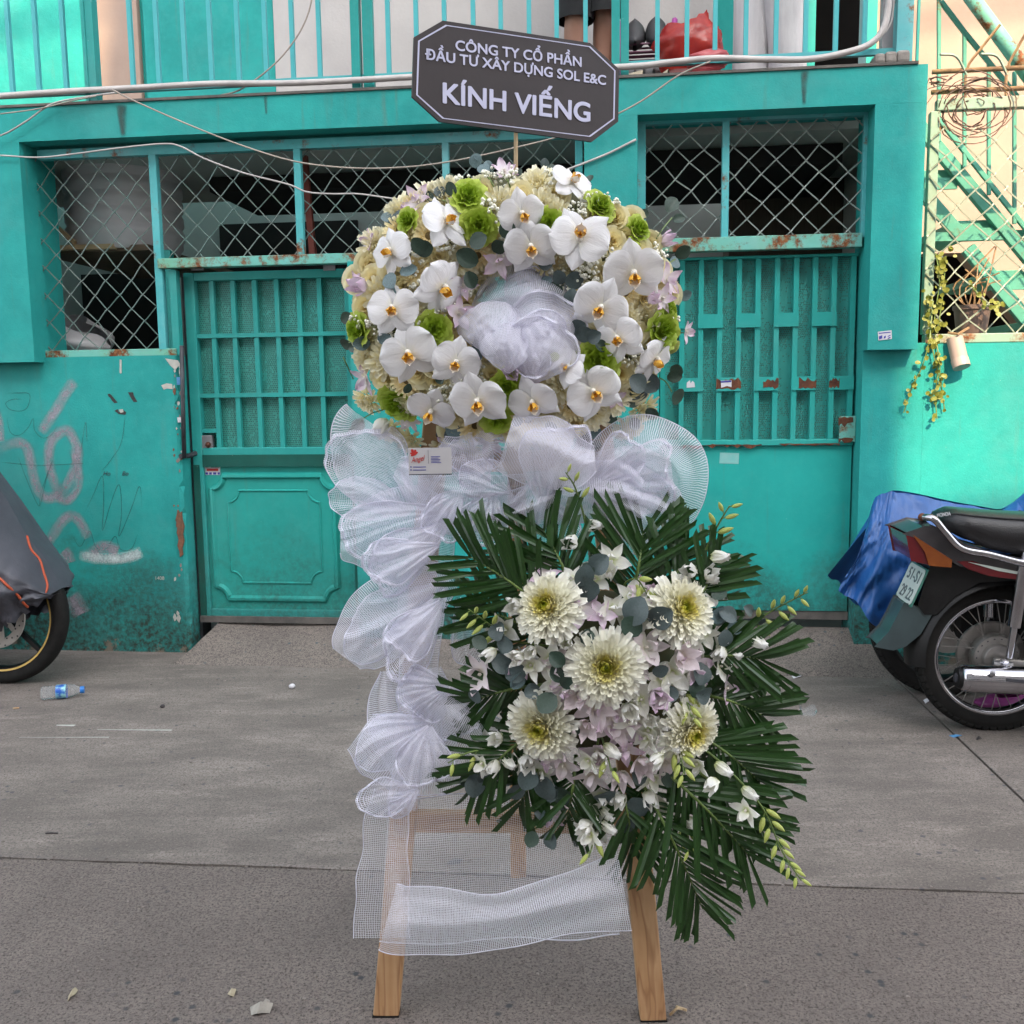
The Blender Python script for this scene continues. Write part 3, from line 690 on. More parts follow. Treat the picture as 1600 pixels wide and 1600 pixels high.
# ------------------------------------------------------------------ folding gate on the right
vg = .12
gz0, gz1 = zgate, ztg - .012; gmid = Z(1200, 694, vg); gtop = Z(1200, 404, vg)
gm = MB()
gm.box((uG0, vg - .02, gtop), (uG1 - .004, vg + .03, gz1)); gm.box((uG0, vg - .022, gmid - .006), (uG1 - .004, vg + .03, gmid + .022))
gate = gm.build('gate', m_gatebar, P, bevel=.003, label='turquoise folding gate with staggered bars over a plain sheet')
MB().box((uG0, vg + .022, gmid + .02), (uG1, vg + .026, gtop)).build('perforated_sheet', m_perf2, gate)
MB().box((uG0, vg - .004, gz0 + .022), (uG1 - .006, vg + .012, gmid - .008)).build('lower_sheet', m_lowgate, gate)
MB().box((uG0, vg + .0, gz0 - .02), (uG1, vg + .03, gz0 + .02)).build('bottom_rail', m_slab, gate)
gx = [1065.7 + 29.35 * k for k in range(-1, 10)]
ub = [(U(x + .5, 450, vg) + U(x - 2.5, 660, vg)) / 2 for x in gx]
for u in ub:
    MB().box((u - .011, vg - .016, gmid + .023), (u + .011, vg + .021, gtop - .001)).build('bar', m_gatebar, gate)
for k in range(len(ub) - 1):
    y = 500.5 if k % 2 == 0 else 599.5
    z = Z(1200, y, vg)
    pl = MB().box((ub[k] - .013, vg - .024, z - .031), (ub[k + 1] + .013, vg - .017, z + .031)).build('cross_plate', m_gatebar, gate)
    if y > 550 and k >= 3:                                   # the rusty ends of the lower plates
        a, b = {3: (0, 1), 5: (.38, 1), 7: (.30, 1), 9: (0, .42)}[k]
        L0, L1 = ub[k] - .013, ub[k + 1] + .013
        rr = random.Random(k); poly = []
        for i in range(9): poly.append((L0 + (L1 - L0) * (a + (b - a) * i / 8), z - .026 + rr.uniform(0, .012)))
        for i in range(9): poly.append((L0 + (L1 - L0) * (b + (a - b) * i / 8), z + .022 + rr.uniform(-.016, .008)))
        MB().prism(poly, FACE @ Matrix.Translation((0, 0, -(vg - .0242))), .0006).build('rust_patch', m_rust, gate)
def patch(pxs, v, mat, par, name='rust_patch', d=.0008, label=None):
    q = [F(x, y, v) for x, y in pxs]
    MB().prism(q, FACE @ Matrix.Translation((0, 0, -v)), d).build(name, mat, par, label=label)
rr = random.Random(5)
def jag(x0, x1, y0, y1, n=14, jt=3.0):
    t = [(x0 + (x1 - x0) * i / n, y0 + rr.uniform(-jt, jt) * .4) for i in range(n + 1)]
    b = [(x1 + (x0 - x1) * i / n, y1 + rr.uniform(-jt, jt)) for i in range(n + 1)]
    return t + b
patch(jag(1067, 1190, 695, 698, 16, 3.5), vg - .0232, m_rust, gate)
patch(jag(1218, 1312, 693, 695.5, 12, 1.5), vg - .0232, m_rust, gate)
MB().box((U(1309, 670, vg), vg - .035, Z(1310, 690, vg)), (U(1334, 670, vg), vg - .0235, Z(1310, 650, vg))).build('lock_box', m_rustrail, gate, bevel=.003)
patch(jag(1310, 1333, 652, 664, 5, 4), vg - .0353, m_rust, gate); patch(jag(1310, 1333, 684, 690, 5, 3), vg - .0353, m_rust, gate)
patch([(1073, 598), (1078, 594), (1079, 599), (1082, 595), (1085, 598), (1086, 605), (1073, 606)], vg - .0244, m_paper, gate, 'torn_sticker')
patch([(1126, 595), (1143, 594), (1143, 605), (1136, 603), (1127, 606)], vg - .0252, m_paper, gate, 'torn_sticker')
patch([(1126, 595.5), (1142.5, 594.5), (1142.5, 597), (1126, 598)], vg - .0262, m_blueink, gate, 'torn_sticker')
patch([(1125, 707), (1155, 708), (1154, 725), (1124, 724)], vg - .0048, m_tape, gate, 'tape_strip')

# ------------------------------------------------------------------ stickers, marks and graffiti on the front
def text(body, size, mat, M4, parent, name='lettering', ext=0.0003, off=0.0, width=None, align='CENTER', shear=0.0, label=None, ysc=None):
    c = bpy.data.curves.new('t', 'FONT'); c.body = body; c.size = 1.0; c.extrude = ext / size; c.offset = 0.0; c.align_x = 'LEFT'; c.shear = shear
    o = bpy.data.objects.new('t', c); COL.objects.link(o)
    dg = bpy.context.evaluated_depsgraph_get(); me = bpy.data.meshes.new_from_object(o.evaluated_get(dg))
    bpy.data.objects.remove(o); bpy.data.curves.remove(c)
    xs = [v.co.x for v in me.vertices]; x0, x1 = min(xs), max(xs); cx = (x0 + x1) / 2
    sx = width / (x1 - x0) if width else size; sy = (ysc if ysc else size)
    b = BASE.get(parent.name, Vector((0, 0, 0)))
    if off > .004:                                           # heavier strokes: the letters laid over themselves, each a hair higher
        nv = len(me.vertices); vs = [v.co.copy() for v in me.vertices]; fs = [tuple(p.vertices) for p in me.polygons]; V2, F2 = [], []
        for k, (dx, dy) in enumerate(((-1, 0), (1, 0), (0, 1), (0, -1), (-.7, .7), (.7, -.7), (.7, .7), (-.7, -.7))):
            V2 += [(v.x + dx * off, v.y + dy * off, v.z + k * .00008 / size) for v in vs]; F2 += [tuple(i + k * nv for i in f) for f in fs]
        me = bpy.data.meshes.new(name); me.from_pydata(V2, [], F2)
    me.transform(Matrix.Translation(-b) @ M4 @ Matrix.Diagonal((sx, sy, size, 1)) @ Matrix.Translation((-cx, 0, 0)))
    me.materials.clear(); me.materials.append(mat)
    o = bpy.data.objects.new(name, me); COL.objects.link(o); o.parent = parent; BASE[o.name] = b
    return props(o, label)
def fm(px, py, v): p = FP(px, py, v); return Matrix.Translation(p) @ Matrix(((1, 0, 0, 0), (0, 0, -1, 0), (0, 1, 0, 0), (0, 0, 0, 1)))
patch([(1371.5, 518.5), (1393, 516), (1393.5, 529.5), (1372.5, 532)], -.0815, m_paper, P, 'sticker', label='small white and violet phone number sticker on the pillar')
st = bpy.data.objects['sticker']
for y0, y1, x0, x1 in ((519.6, 521.2, 1373, 1391.5), (525, 530, 1373.5, 1378.5), (525.5, 529, 1381, 1384), (524.5, 526, 1387, 1391.5), (527.5, 529.3, 1387, 1391.5)):
    patch([(x0, y0 + .4), (x1, y0 - 1.4), (x1, y1 - 1.4), (x0, y1 + .4)], -.0824, m_blueink, st, 'print')
patch([(319.5, 728.5), (344, 728.5), (344, 742), (319.5, 742)], vd - .0128, m_paper, P, 'sticker', label='white sticker with red and blue print on the door')
st = bpy.data.objects['sticker.001']
for y0, y1, x0, x1, mt_ in ((729, 730.5, 321, 326, m_darkink), (729, 730.5, 330, 343, m_darkink), (732, 736, 323, 341, m_redink), (738, 741.5, 321, 325, m_blueink), (738, 741.5, 327, 331, m_blueink), (738, 741.5, 333, 338, m_blueink), (738, 741.5, 340, 343.5, m_blueink)):
    patch([(x0, y0), (x1, y0), (x1, y1), (x0, y1)], vd - .0137, mt_, st, 'print', .0004)
patch([(276, 589.5), (283, 589), (283, 601), (276.5, 601.5)], -.001, m_ltblue, P, 'sticker', label='tiny blue sticker at the wall corner')
patch([(277, 652), (284, 652), (284, 660), (278, 660)], -.001, m_paper, P, 'sticker', label='tiny white sticker at the wall corner')
patch([(258, 560), (264, 561), (278, 563), (282, 570), (282, 580), (279, 572), (274, 578), (267, 572)], -.001, m_plaster_bare, P, 'chipped_paint')
patch([(252, 602), (260, 599), (269, 600), (270, 608), (261, 607), (256, 609)], -.001, m_plaster_bare, P, 'chipped_paint')
patch(jag(187, 190, 562, 583, 3, 1), -.001, m_plaster_bare, P, 'chipped_paint')
for pp in ([(168, 616), (171, 615), (174, 617), (178, 622), (184, 629), (179, 630), (175, 626), (172, 621), (170, 620)],
           [(200, 613), (208, 613), (209, 618), (212, 623), (215, 628), (209, 628), (206, 624)],
           [(179, 642), (184, 639), (186, 644), (192, 640), (197, 644), (196, 648), (186, 647)]):
    patch(pp, -.001, m_inkblack, P, 'torn_tape')
patch([(186, 640), (192, 639), (193, 644), (188, 645)], -.002, m_plaster_bare, P, 'torn_tape')
# spray-paint strokes: soft-edged bands in the same plane of the wall, a hair proud
def spray(name, col):
    m, nt, b, o = start(name); uv = nd(nt, 'ShaderNodeUVMap').outputs[0]; s = nd(nt, 'ShaderNodeSeparateXYZ', {}, {0: uv}); v = coords(nt)
    e = mth(nt, 'MULTIPLY', mth(nt, 'ABSOLUTE', mth(nt, 'SUBTRACT', s.outputs[1], 0.5)), 2.0)
    a = ramp(nt, mth(nt, 'ADD', e, mth(nt, 'MULTIPLY', mth(nt, 'SUBTRACT', noi(nt, v, 130, 4, 0.8), 0.5), 0.45)), [(0.10, 0.66), (0.45, 0.5), (0.96, 0.0)])
    en = mth(nt, 'MULTIPLY', mth(nt, 'MINIMUM', s.outputs[0], mth(nt, 'SUBTRACT', 1.0, s.outputs[0])), 9.0, clamp=True); a = mth(nt, 'MULTIPLY', a, en)
    a = mth(nt, 'MULTIPLY', a, ramp(nt, noi(nt, v, 14, 4), [(0.3, 0.45), (0.6, 1.0)]))
    setc(nt, b, 'Base Color', ramp(nt, noi(nt, v, 120, 2), [(0.4, col), (0.65, tuple(min(1, x * 1.5) for x in col))])); b.inputs['Roughness'].default_value = .7
    setc(nt, b, 'Alpha', a); return m
m_spray = spray('mauve_spray_paint', (0.30, 0.26, 0.30)); m_sprayw = spray('white_spray_paint', (0.62, 0.66, 0.66)); m_pencil = spray('pencil_line', (0.02, 0.07, 0.07))
kk = [0]
def stroke(pts, wpx, mat, n=8, name='graffiti_stroke'):
    kk[0] += 1; v = -.0006 - .0002 * (kk[0] % 9)
    q = crom([Vector((*F(x, y, v), 0)) for x, y in pts], n); w_ = wpx * (.0046 if wpx > 5 else .0022) / 2; m = MB(); N_ = len(q)
    for i, p in enumerate(q):
        t = (q[min(i + 1, N_ - 1)] - q[max(i - 1, 0)]).normalized(); nn = Vector((-t.y, t.x, 0))
        for s_ in (-1, 1): c = p + nn * w_ * s_; m.v.append(Vector((c.x, v, c.y)))
    for i in range(N_ - 1): m.face((2 * i, 2 * i + 2, 2 * i + 3, 2 * i + 1), [(i / N_, 0), ((i + 1) / N_, 0), ((i + 1) / N_, 1), (i / N_, 1)])
    m.build(name, mat, P)
stroke([(118, 594), (105, 610), (90, 636), (78, 655), (64, 676)], 15, m_spray)
stroke([(-8, 706), (10, 696), (30, 692), (42, 700), (48, 722), (54, 750), (62, 770), (76, 778), (92, 772), (106, 756), (118, 730), (121, 705), (113, 682), (104, 673), (90, 678), (80, 690), (76, 712), (80, 740), (92, 768), (110, 778)], 15, m_spray)
stroke([(112, 700), (122, 730), (122, 760), (106, 782), (88, 778)], 12, m_spray)
stroke([(-6, 640), (0, 660), (2, 690)], 10, m_spray)
stroke([(60, 856), (78, 842), (96, 816), (110, 806), (122, 812), (132, 828), (136, 842)], 15, m_spray)
stroke([(28, 815), (36, 812), (44, 812)], 17, m_spray)
stroke([(98, 860), (104, 868), (108, 880)], 20, m_spray)
stroke([(122, 866), (150, 872), (180, 873), (205, 869), (222, 862)], 15, m_sprayw)
stroke([(140, 868), (162, 855), (185, 862)], 18, m_spray)
stroke([(110, 930), (120, 945), (128, 960)], 26, m_spray)
for pts in ([(28, 712), (40, 745), (60, 790), (64, 770), (82, 718)], [(62, 794), (72, 750), (82, 720)], [(130, 806), (145, 775), (160, 744), (162, 790), (160, 830), (172, 790), (186, 757), (190, 800), (186, 838), (205, 795), (218, 760), (222, 795)],
            [(8, 615), (30, 614), (46, 616), (44, 634), (34, 642), (16, 640), (9, 630), (20, 624), (34, 624)], [(10, 648), (16, 675), (30, 680), (44, 668), (52, 654), (54, 672), (66, 684), (80, 680), (90, 664)],
            [(0, 722), (60, 727), (130, 724)], [(196, 645), (190, 690), (176, 715), (160, 735)], [(110, 830), (125, 854), (140, 830), (150, 855), (165, 858), (180, 838), (188, 858), (205, 858), (215, 835)], [(126, 712), (130, 680), (134, 660), (136, 690)]):
    stroke(pts, 2.6, m_pencil, 6, 'pencil_scrawl')
text('Ho', .03, m_darkink, fm(167, 743, -.0025), P, 'pencil_scrawl', .0001, 0, shear=.3)
text('Bo', .03, m_darkink, fm(196, 743, -.0025), P, 'pencil_scrawl', .0001, 0, shear=.3)
text('1408', .025, m_plaster_bare, fm(250, 906, -.0025), P, 'pencil_scrawl', .0001, 0)
# dark run-down stains on the beam
m_stain = spray('dark_stain', (0.03, 0.04, 0.035))
def stain(px, y0, y1, wpx):
    v = -.0812; q = [F(px, y0, v), F(px, y1, v)]; w_ = wpx * .003 / 2; u = q[0][0]; m = MB()
    m.v += [Vector((u - w_, v, q[0][1])), Vector((u + w_, v, q[0][1])), Vector((u + w_ * .5, v, q[1][1])), Vector((u - w_ * .5, v, q[1][1]))]
    m.face((0, 1, 2, 3), [(0, 0), (0, 1), (1, 1), (1, 0)]); m.build('stain', m_stain, P)
for a in ((190, 161, 214, 22), (415, 148, 180, 8), (1258, 107, 165, 14)): stain(*a)

# ------------------------------------------------------------------ balcony
uB1 = U(1437, 98, -.1)
hb('balcony_floor', uL0, -.088, zt + .001, uB1, 1.05, zt + .012, m_slab)
zf = zt + .012; vB = .95; zc = zf + 2.9
def bw(p0, p1, mat, v=vB, z1=zc, label=None):
    u0 = uL0 if p0 is None else U(p0, 80, v); u1 = U(p1, 80, v)
    return MB().box((u0 + .001, v, zf), (u1, v + .12, z1)).build('balcony_wall', mat, P, label=label)
bw(None, 131, m_wall); bw(131, 217, m_peach, vB - .01); bw(217, 226, m_gatebar, vB + .03); bw(226, 429, m_wall); bw(429, 1119, m_cream, vB - .012)
MB().box((U(1119, 80, vB) + .001, vB - .01, zf), (U(1273, 80, vB), vB + .12, zc)).build('balcony_door', m_gatebar, P, label='open turquoise door leaf behind the people')
u0, u1 = U(1273, 60, vB) + .001, U(1352, 60, vB)
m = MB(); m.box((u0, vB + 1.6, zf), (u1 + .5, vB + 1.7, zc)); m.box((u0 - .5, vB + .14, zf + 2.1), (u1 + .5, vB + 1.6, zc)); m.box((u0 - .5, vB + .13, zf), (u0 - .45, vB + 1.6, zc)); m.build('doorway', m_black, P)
MB().box((u0, vB - .01, zf + 2.05), (u1, vB + .12, zc)).build('balcony_wall', m_cream, P)
MB().box((u1, vB - .03, zf), (u1 + .05, vB + .14, zc)).build('door_frame', m_gatebar, P)
MB().box((u1 + .051, vB, zf), (U(1420, 40, vB), vB + .12, zc)).build('balcony_wall', m_peach, P)
# railing
m_balus = paint('pale_blue_rail_paint', (0.10, 0.47, 0.50), (0.07, 0.40, 0.43), chips=0.3, rough=0.45, bmp=0.1)
vR = .0; zr0, zr1 = zf + .068, zf + .95
rl = MB().box((uL0, vR - .012, zr0 - .012), (uB1 - .05, vR + .012, zr0 + .012)).box((uL0, vR - .02, zr1 - .02), (uB1 - .05, vR + .02, zr1 + .02)).build('railing', m_balus, P)
bl = [15, 57, 100, 205, 246, 288, 329, 372, 415, 457, 499, 607, 651, 695, 740, 783, 827, 870, 915, 1027, 1073, 1117, 1165, 1212, 1258, 1305, 1350]
me = MB().box((-.0095, -.0095, 0), (.0095, .0095, zr1 - zr0 - .032)).mesh('baluster', m_balus)
for x in bl: inst('baluster', me, rl, Matrix.Translation((U(x, 70, vR), vR, zr0 + .012)))
k = U(15, 70, vR)
for j in range(1, 30): inst('baluster', me, rl, Matrix.Translation((k - .131 * j, vR, zr0 + .012)))
def post(x, wpx, d=.035, mat=m_metal, foot=.01):
    u = U(x, 70, vR); w_ = wpx * .003 / 2
    MB().box((u - w_, vR - d / 2 - .014, zf + foot), (u + w_, vR + d / 2 - .014, zr1 + .03)).build('rail_post', mat, rl, bevel=.002)
post(146, 16, .05); post(139, 6, .06); post(558, 13, .05); post(577, 16, .03, foot=.002); post(962, 12, .05); post(976, 12, .03); 
post(1409, 22, .06, m_rail)
MB().box((U(1380, 70, vR), vR + .02, zf + .03), (U(1397, 70, vR), vR + .07, zr1)).build('rail_post', m_pipe, rl, label='bare concrete post')
m = MB(); rr = random.Random(4)
for a, b, c, d in ((1366, 1384, 85, 97), (1382, 1402, 82, 97), (1400, 1422, 80, 96)):
    u0, u1 = U(a, 90, -.05), U(b, 90, -.05); z1 = Z(a, c, -.05)
    m.box((u0, -.07, zf + .002), (u1 - .004, .05, z1))
m.build('rubble_block', m_stone, P, bevel=.012)
# railing stub beyond the corner
MB().box((U(1432, 50, .05), .04, zf + .0), (U(1436, 50, .05), .055, zr1)).build('baluster', m_metal, rl)

# ------------------------------------------------------------------ the dim room behind the meshes
zr_ = Z(420, 1000, 0) * 0 + .16; vb_ = 1.75
rm = MB()
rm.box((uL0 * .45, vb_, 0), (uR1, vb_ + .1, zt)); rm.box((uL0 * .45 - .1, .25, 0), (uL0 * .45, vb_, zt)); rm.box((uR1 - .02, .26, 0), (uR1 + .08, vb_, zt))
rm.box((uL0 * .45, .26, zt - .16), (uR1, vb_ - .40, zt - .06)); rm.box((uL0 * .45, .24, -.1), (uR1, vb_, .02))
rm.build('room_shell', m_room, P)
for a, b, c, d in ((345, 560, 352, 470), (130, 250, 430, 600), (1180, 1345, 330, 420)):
    MB().box((U(a, c, vb_), vb_ - .03, Z(a, d, vb_)), (U(b, c, vb_), vb_ - .002, Z(a, c, vb_))).build('black_opening_panel', m_black, P)  # black panel in place of a dark opening, its shade in the colour
hb('painted_ceiling_shade', U(300, 240, .5), .7, zt - .24, uM0, 1.4, zt - .165, m_black)  # added black slabs paint the shade under the room ceiling
hb('painted_ceiling_shade', U(1010, 240, .5), .5, zt - .26, uR0, 1.4, zt - .165, m_black)
hb('cupboard', U(1140, 300, 1.3), 1.3, 0, U(1330, 300, 1.3), 1.6, Z(1200, 268, 1.3), M('brown_cupboard', (0.10, 0.075, 0.05), (0.07, 0.05, 0.035), 6, .6, stretch=(30, 1, 1)))
# ------------------------------------------------------------------ unseen houses across the alley behind the camera, shaped to cast the shade
m_opp = M('opposite_plaster', (0.62, 0.58, 0.54), (0.52, 0.49, 0.46), 1.5, .85); m_glass = M('dark_window_glass', (0.03, 0.035, 0.04), (0.04, 0.045, 0.05), 3, .1)
def opp(x0, x1, h):
    t = thing('unseen_shade_house', None, None, (x0, -7.2, 0), kind='structure')
    MB().box((x0, -12, 0), (x1 - .01, -7.2, h)).build('wall', m_opp, t, kind='structure')
    n = max(1, int((x1 - x0) / 1.6))
    for i in range(n):
        for f in range(int(h / 3.2)):
            cx = x0 + (x1 - x0) * (i + .5) / n; MB().box((cx - .45, -7.21, 1.0 + f * 3.2), (cx + .45, -7.17, 2.3 + f * 3.2)).build('window', m_glass, t)
SX = SUN_DIR.x / -SUN_DIR.y; SZ = SUN_DIR.z / -SUN_DIR.y
def back(p):                                                # where the sunbeam reaching p crosses the opposite fronts
    t = p.y + 7.2; return p.x + SX * t, p.z + SZ * t
pl_ = FR @ FP(292, 80, .95); pr2 = FR @ FP(1438, 500, -.08)
xl, _ = back(pl_); xr, _ = back(pr2)
_, hl = back(FR @ Vector((-1.6, 0, zf + .62))); _, hm = back(FR @ Vector((0, 1.0, zf + 2.9))); _, hr = back(FR @ Vector((2.3, 0, .80)))
opp(-9, xl, hl); opp(xl, xr, hm + .4); opp(xr, 12, hr)
m = MB()
for dz in (0.0, .35, .8): m.tube([(-9, -6.6, hl + .55 + dz), (0, -6.2, hl + .25 + dz), (9, -6.6, hl + .65 + dz)], .03, 6)
t = m.solo('overhead_cable', m_ironbar, None, None, (0, -6.6, 8), kind='structure')
# ------------------------------------------------------------------ inside the left window
VT = .62; tc = FP(195, 330, VT); tr_ = (U(278, 330, VT) - U(112, 330, VT)) / 2
ztk, zbk = Z(200, 246, VT), Z(200, 398, VT); hh = ztk - zbk
m = MB(); prof = [(tr_ * .90, 0), (tr_ * .97, .03)]
for k in range(5):
    z = .06 + (hh - .12) * k / 5; dz = (hh - .12) / 5
    prof += [(tr_ * .97, z), (tr_ * 1.0, z + dz * .2), (tr_ * 1.0, z + dz * .7), (tr_ * .965, z + dz * .9)]
prof += [(tr_ * .9, hh - .03), (tr_ * .6, hh), (tr_ * .2, hh + .02)]
m.lathe(prof, 40, Matrix.Translation((tc.x, VT, zbk)))
m.solo('water_tank', m_tank, 'big white ribbed plastic tank behind the left wire mesh', 'tank', (tc.x, VT, zbk), FR, auto=50)
t = thing('shelf_bracket', 'cream angle bracket carrying a board below the white tank', 'bracket', FP(75, 388, .35), FR)
MB().box(FP(72, 390, .35), (U(82, 380, .35), .38, Z(75, 332, .35))).build('upright', m_yellow, t)
b0 = FP(72, 388, .35); MB().box((b0.x, .34, b0.z - .012), (U(178, 386, .35), .38, b0.z + .012)).build('arm', m_yellow, t)
MB().bar(FP(78, 345, .36), FP(118, 380, .36), .02, .02).build('brace', m_yellow, t)
sp = FP(72, 392, .5); MB().box((sp.x, .385, sp.z - .03), (U(300, 400, .9), 1.5, sp.z)).build('board', M('shelf_board', (0.18, 0.12, 0.07), (0.12, 0.08, 0.05), 8, .7), t)
m = MB()
def bagf(a, b):
    c = FP(118, 520, .5); r_ = .19 * (sin(pi * min(1, max(0, b * .9 + .05)))) ** .6
    n = mnoise.noise(Vector((a * 7, b * 4, 2))) * .03
    return (c.x + (r_ + n) * cos(2 * pi * a), c.y + (r_ + n) * sin(2 * pi * a), c.z - .15 + .20 * b * (1 + .25 * sin(5 * a)))
m.sheet(bagf, 24, 12); m.solo('sack', m_tank, 'pale plastic sack slumped behind the bottom of the left wire mesh', 'sack', FP(118, 560, .5), FR, smooth=True)
t0, t1 = FP(474, 226, .35), FP(489, 398, .35)
MB().bar(t1, t0, .030, .03).solo('red_post', m_redpost, 'leaning red oxide post behind the wire mesh above the door', 'post', t1, FR)
t0 = FP(262, 545, .3)
MB().box((t0.x, .3, 0.02), (t0.x + .04, .34, Z(268, 390, .3))).solo('wooden_post', m_metal, 'thin turquoise post inside the left window', 'post', (t0.x, .3, .02), FR)

# ------------------------------------------------------------------ right-hand wall, fence, stairs
uw0 = uW1 + .0006
zw = Z(1520, 536, .0)
w_ = MB().box((uw0, .0, 0), (9.0, .14, zw)).solo('boundary_wall', m_wall_low, 'low sunlit turquoise wall under the chain link fence', 'wall', (uw0, 0, 0), FR)
vf = .06
fb = thing('chain_link_fence', 'pale green framed chain link fence with rusty rods on the low wall', 'fence', (uw0, vf, zw), FR)
ztop = Z(1530, 163, vf)
MB().bar((uw0 + .02, vf, ztop), (6, vf, ztop), .048, .045).build('top_rail', m_fence, fb, bevel=.004)
MB().bar((uw0 + .0, vf - .02, zw + .022), (6, vf - .02, zw + .022), .040, .05).build('bottom_rail', m_fence, fb, bevel=.004)
MB().bar((U(1453, 350, vf), vf, zw + .043), (U(1453, 350, vf), vf, ztop - .025), .040, .04).build('fence_post', m_fence, fb, bevel=.004)
for uu in (3.6, 5.2): MB().bar((uu, vf, zw + .043), (uu, vf, ztop - .025), .040, .04).build('fence_post', m_fence, fb, bevel=.004)
m = MB(); chain(m, U(1446, 350, vf), zw + .04, 4.4, ztop - .1, .132, .135, vf - .028, .0038, .06, .07, .07, seed=8); m.build('wire_mesh', m_wire3, fb, kind='stuff')
for y in (112, 144):
    z = Z(1530, y - 3, vf); MB().tube([(uw0 - .0, vf, z), (6, vf, z)], .010, 6).build('rusty_rod', m_rod, fb, smooth=True)
for x, lean in ((1508, .05), (1571, .03), (1650, .05)):
    a = FP(x, 163, vf); q = crom([a, a + Vector((0, 0, .14)), a + Vector((lean, -.02, .22)), a + Vector((lean * 2.2, -.05, .30))], 4)
    MB().tube(q, .006, 5).build('spike', m_rod, fb)
    q = crom([a + Vector((0, 0, .12)), a + Vector((-.05, -.02, .19)), a + Vector((-.12, -.03, .20))], 4); MB().tube(q, .006, 5).build('spike', m_fence, fb)
# coil of wire
rr = random.Random(11); m = MB()
for k in range(13):
    c = FP(1527 + rr.uniform(-14, 14), 168 + rr.uniform(-12, 12), vf - .02); r_ = rr.uniform(.05, .145); ph = rr.uniform(0, 6); e = rr.uniform(.75, 1.0)
    m.tube([c + Vector((r_ * cos(ph + a * .33), rr.uniform(-.02, .02), r_ * e * sin(ph + a * .33))) for a in range(0, rr.randint(14, 19))], .0026, 4, cap=False)
for k in range(3):
    c = FP(1470 + 22 * k, 175, vf); r_ = .13
    m.tube([c + Vector((r_ * cos(a * .4), -.02, r_ * .8 * sin(a * .4))) for a in range(0, 9)], .0022, 4, cap=False)
m.solo('wire_coil', m_barb, 'tangled coil of rusty wire hung on the fence rods', 'wire', FP(1527, 168, vf), FR)
m = MB()
for k in range(7):
    a = FP(1448 + rr.uniform(0, 8), 127 + rr.uniform(-4, 6), vf); m.tube([a, a + Vector((rr.uniform(.0, .06), -.02, rr.uniform(-.03, .03))), a + Vector((rr.uniform(.02, .09), 0, rr.uniform(-.03, .02)))], .003, 4)
m.solo('wire_twist', m_barb, 'short twisted knot of rusty wire by the pillar edge', 'wire', FP(1450, 127, vf), FR)
# neighbour wall and stairs
vn = 1.55
nb = thing('neighbour_house', 'peach plastered house wall standing behind the green staircase', 'house', (uR1 + .1, vn, 0), FR)
pts = [FP(1380, 300, vn), FP(1600, 545, vn)]
poly = [(U(1400, 0, vn), Z(1400, 250, vn)), (9, Z(1400, 250, vn) - 2.6), (9, 5.0), (U(1400, 0, vn) - .1, 5.0)]
lo_ = Z(1500, 395, vn)
poly = [(U(1395, 0, vn), lo_), (U(1505, 395, vn), lo_), (U(1640, 560, vn), Z(1640, 560, vn)), (9, Z(1640, 560, vn)), (9, 5.2), (U(1395, 0, vn), 5.2)]
MB().prism(poly, FACE @ Matrix.Translation((0, 0, -vn - .14)), .14).build('wall', m_peach, nb)
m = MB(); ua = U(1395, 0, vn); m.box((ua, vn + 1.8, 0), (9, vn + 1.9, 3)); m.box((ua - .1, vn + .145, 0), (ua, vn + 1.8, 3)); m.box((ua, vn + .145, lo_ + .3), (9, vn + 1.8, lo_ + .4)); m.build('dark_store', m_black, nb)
s0 = .45; s1 = 1.25
stc = thing('metal_staircase', 'mint green metal staircase with open treads behind the fence', 'staircase', FP(1500, 520, s0), FR)
def sbar(p0, p1, w_, d, v, name, mat=m_mint): return MB().bar(FP(*p0, v), FP(*p1, v), w_, d).build(name, mat, stc, bevel=.003)
sbar((1430, 190), (1640, 443), .058, .04, s0, 'stringer'); sbar((1440, 299), (1498, 366), .058, .04, s0, 'stringer'); sbar((1512, 388), (1700, 620), .062, .04, s0, 'stringer')
for (x0, y, x1) in ((1442, 271, 1497), (1492, 350, 1556), (1552, 428, 1625), (1620, 505, 1690)):
    z = Z(x0, y, s0); u0, u1 = U(x0, y, s0), U(x1, y, s0)
    MB().box((u0, s0 + .02, z - .02), (u1, s1, z + .018)).build('tread', m_mint, stc, bevel=.003)
    MB().box((u0 + .01, s0 + .0, z - .075), (u1, s0 + .019, z - .021)).build('tread_edge', m_mint, stc)
MB().box((U(1446, 370, s0), s0 - .01, Z(1446, 378, s0)), (U(1700, 370, s0), s0 + .03, Z(1446, 364, s0))).build('landing_beam', m_mint, stc)
for x, ya, yb in ((1467, -140, 222), (1507, 50, 262), (1545, 95, 305), (1585, 112, 350), (1625, 150, 400)): sbar((x, ya), (x, yb), .017, .017, s0 - .03, 'baluster')
sbar((1470, 2), (1508, 52), .020, .02, s0 - .03, 'rail'); sbar((1508, 52), (1680, 262), .020, .02, s0 - .03, 'rail'); sbar((1466, 185), (1680, 455), .022, .02, s0 - .03, 'rail')
MB().tube([FP(1490, -42, s0 - .1), FP(1660, 190, s0 - .1)], .032, 12).build('handrail', m_rustrail, stc, smooth=True)
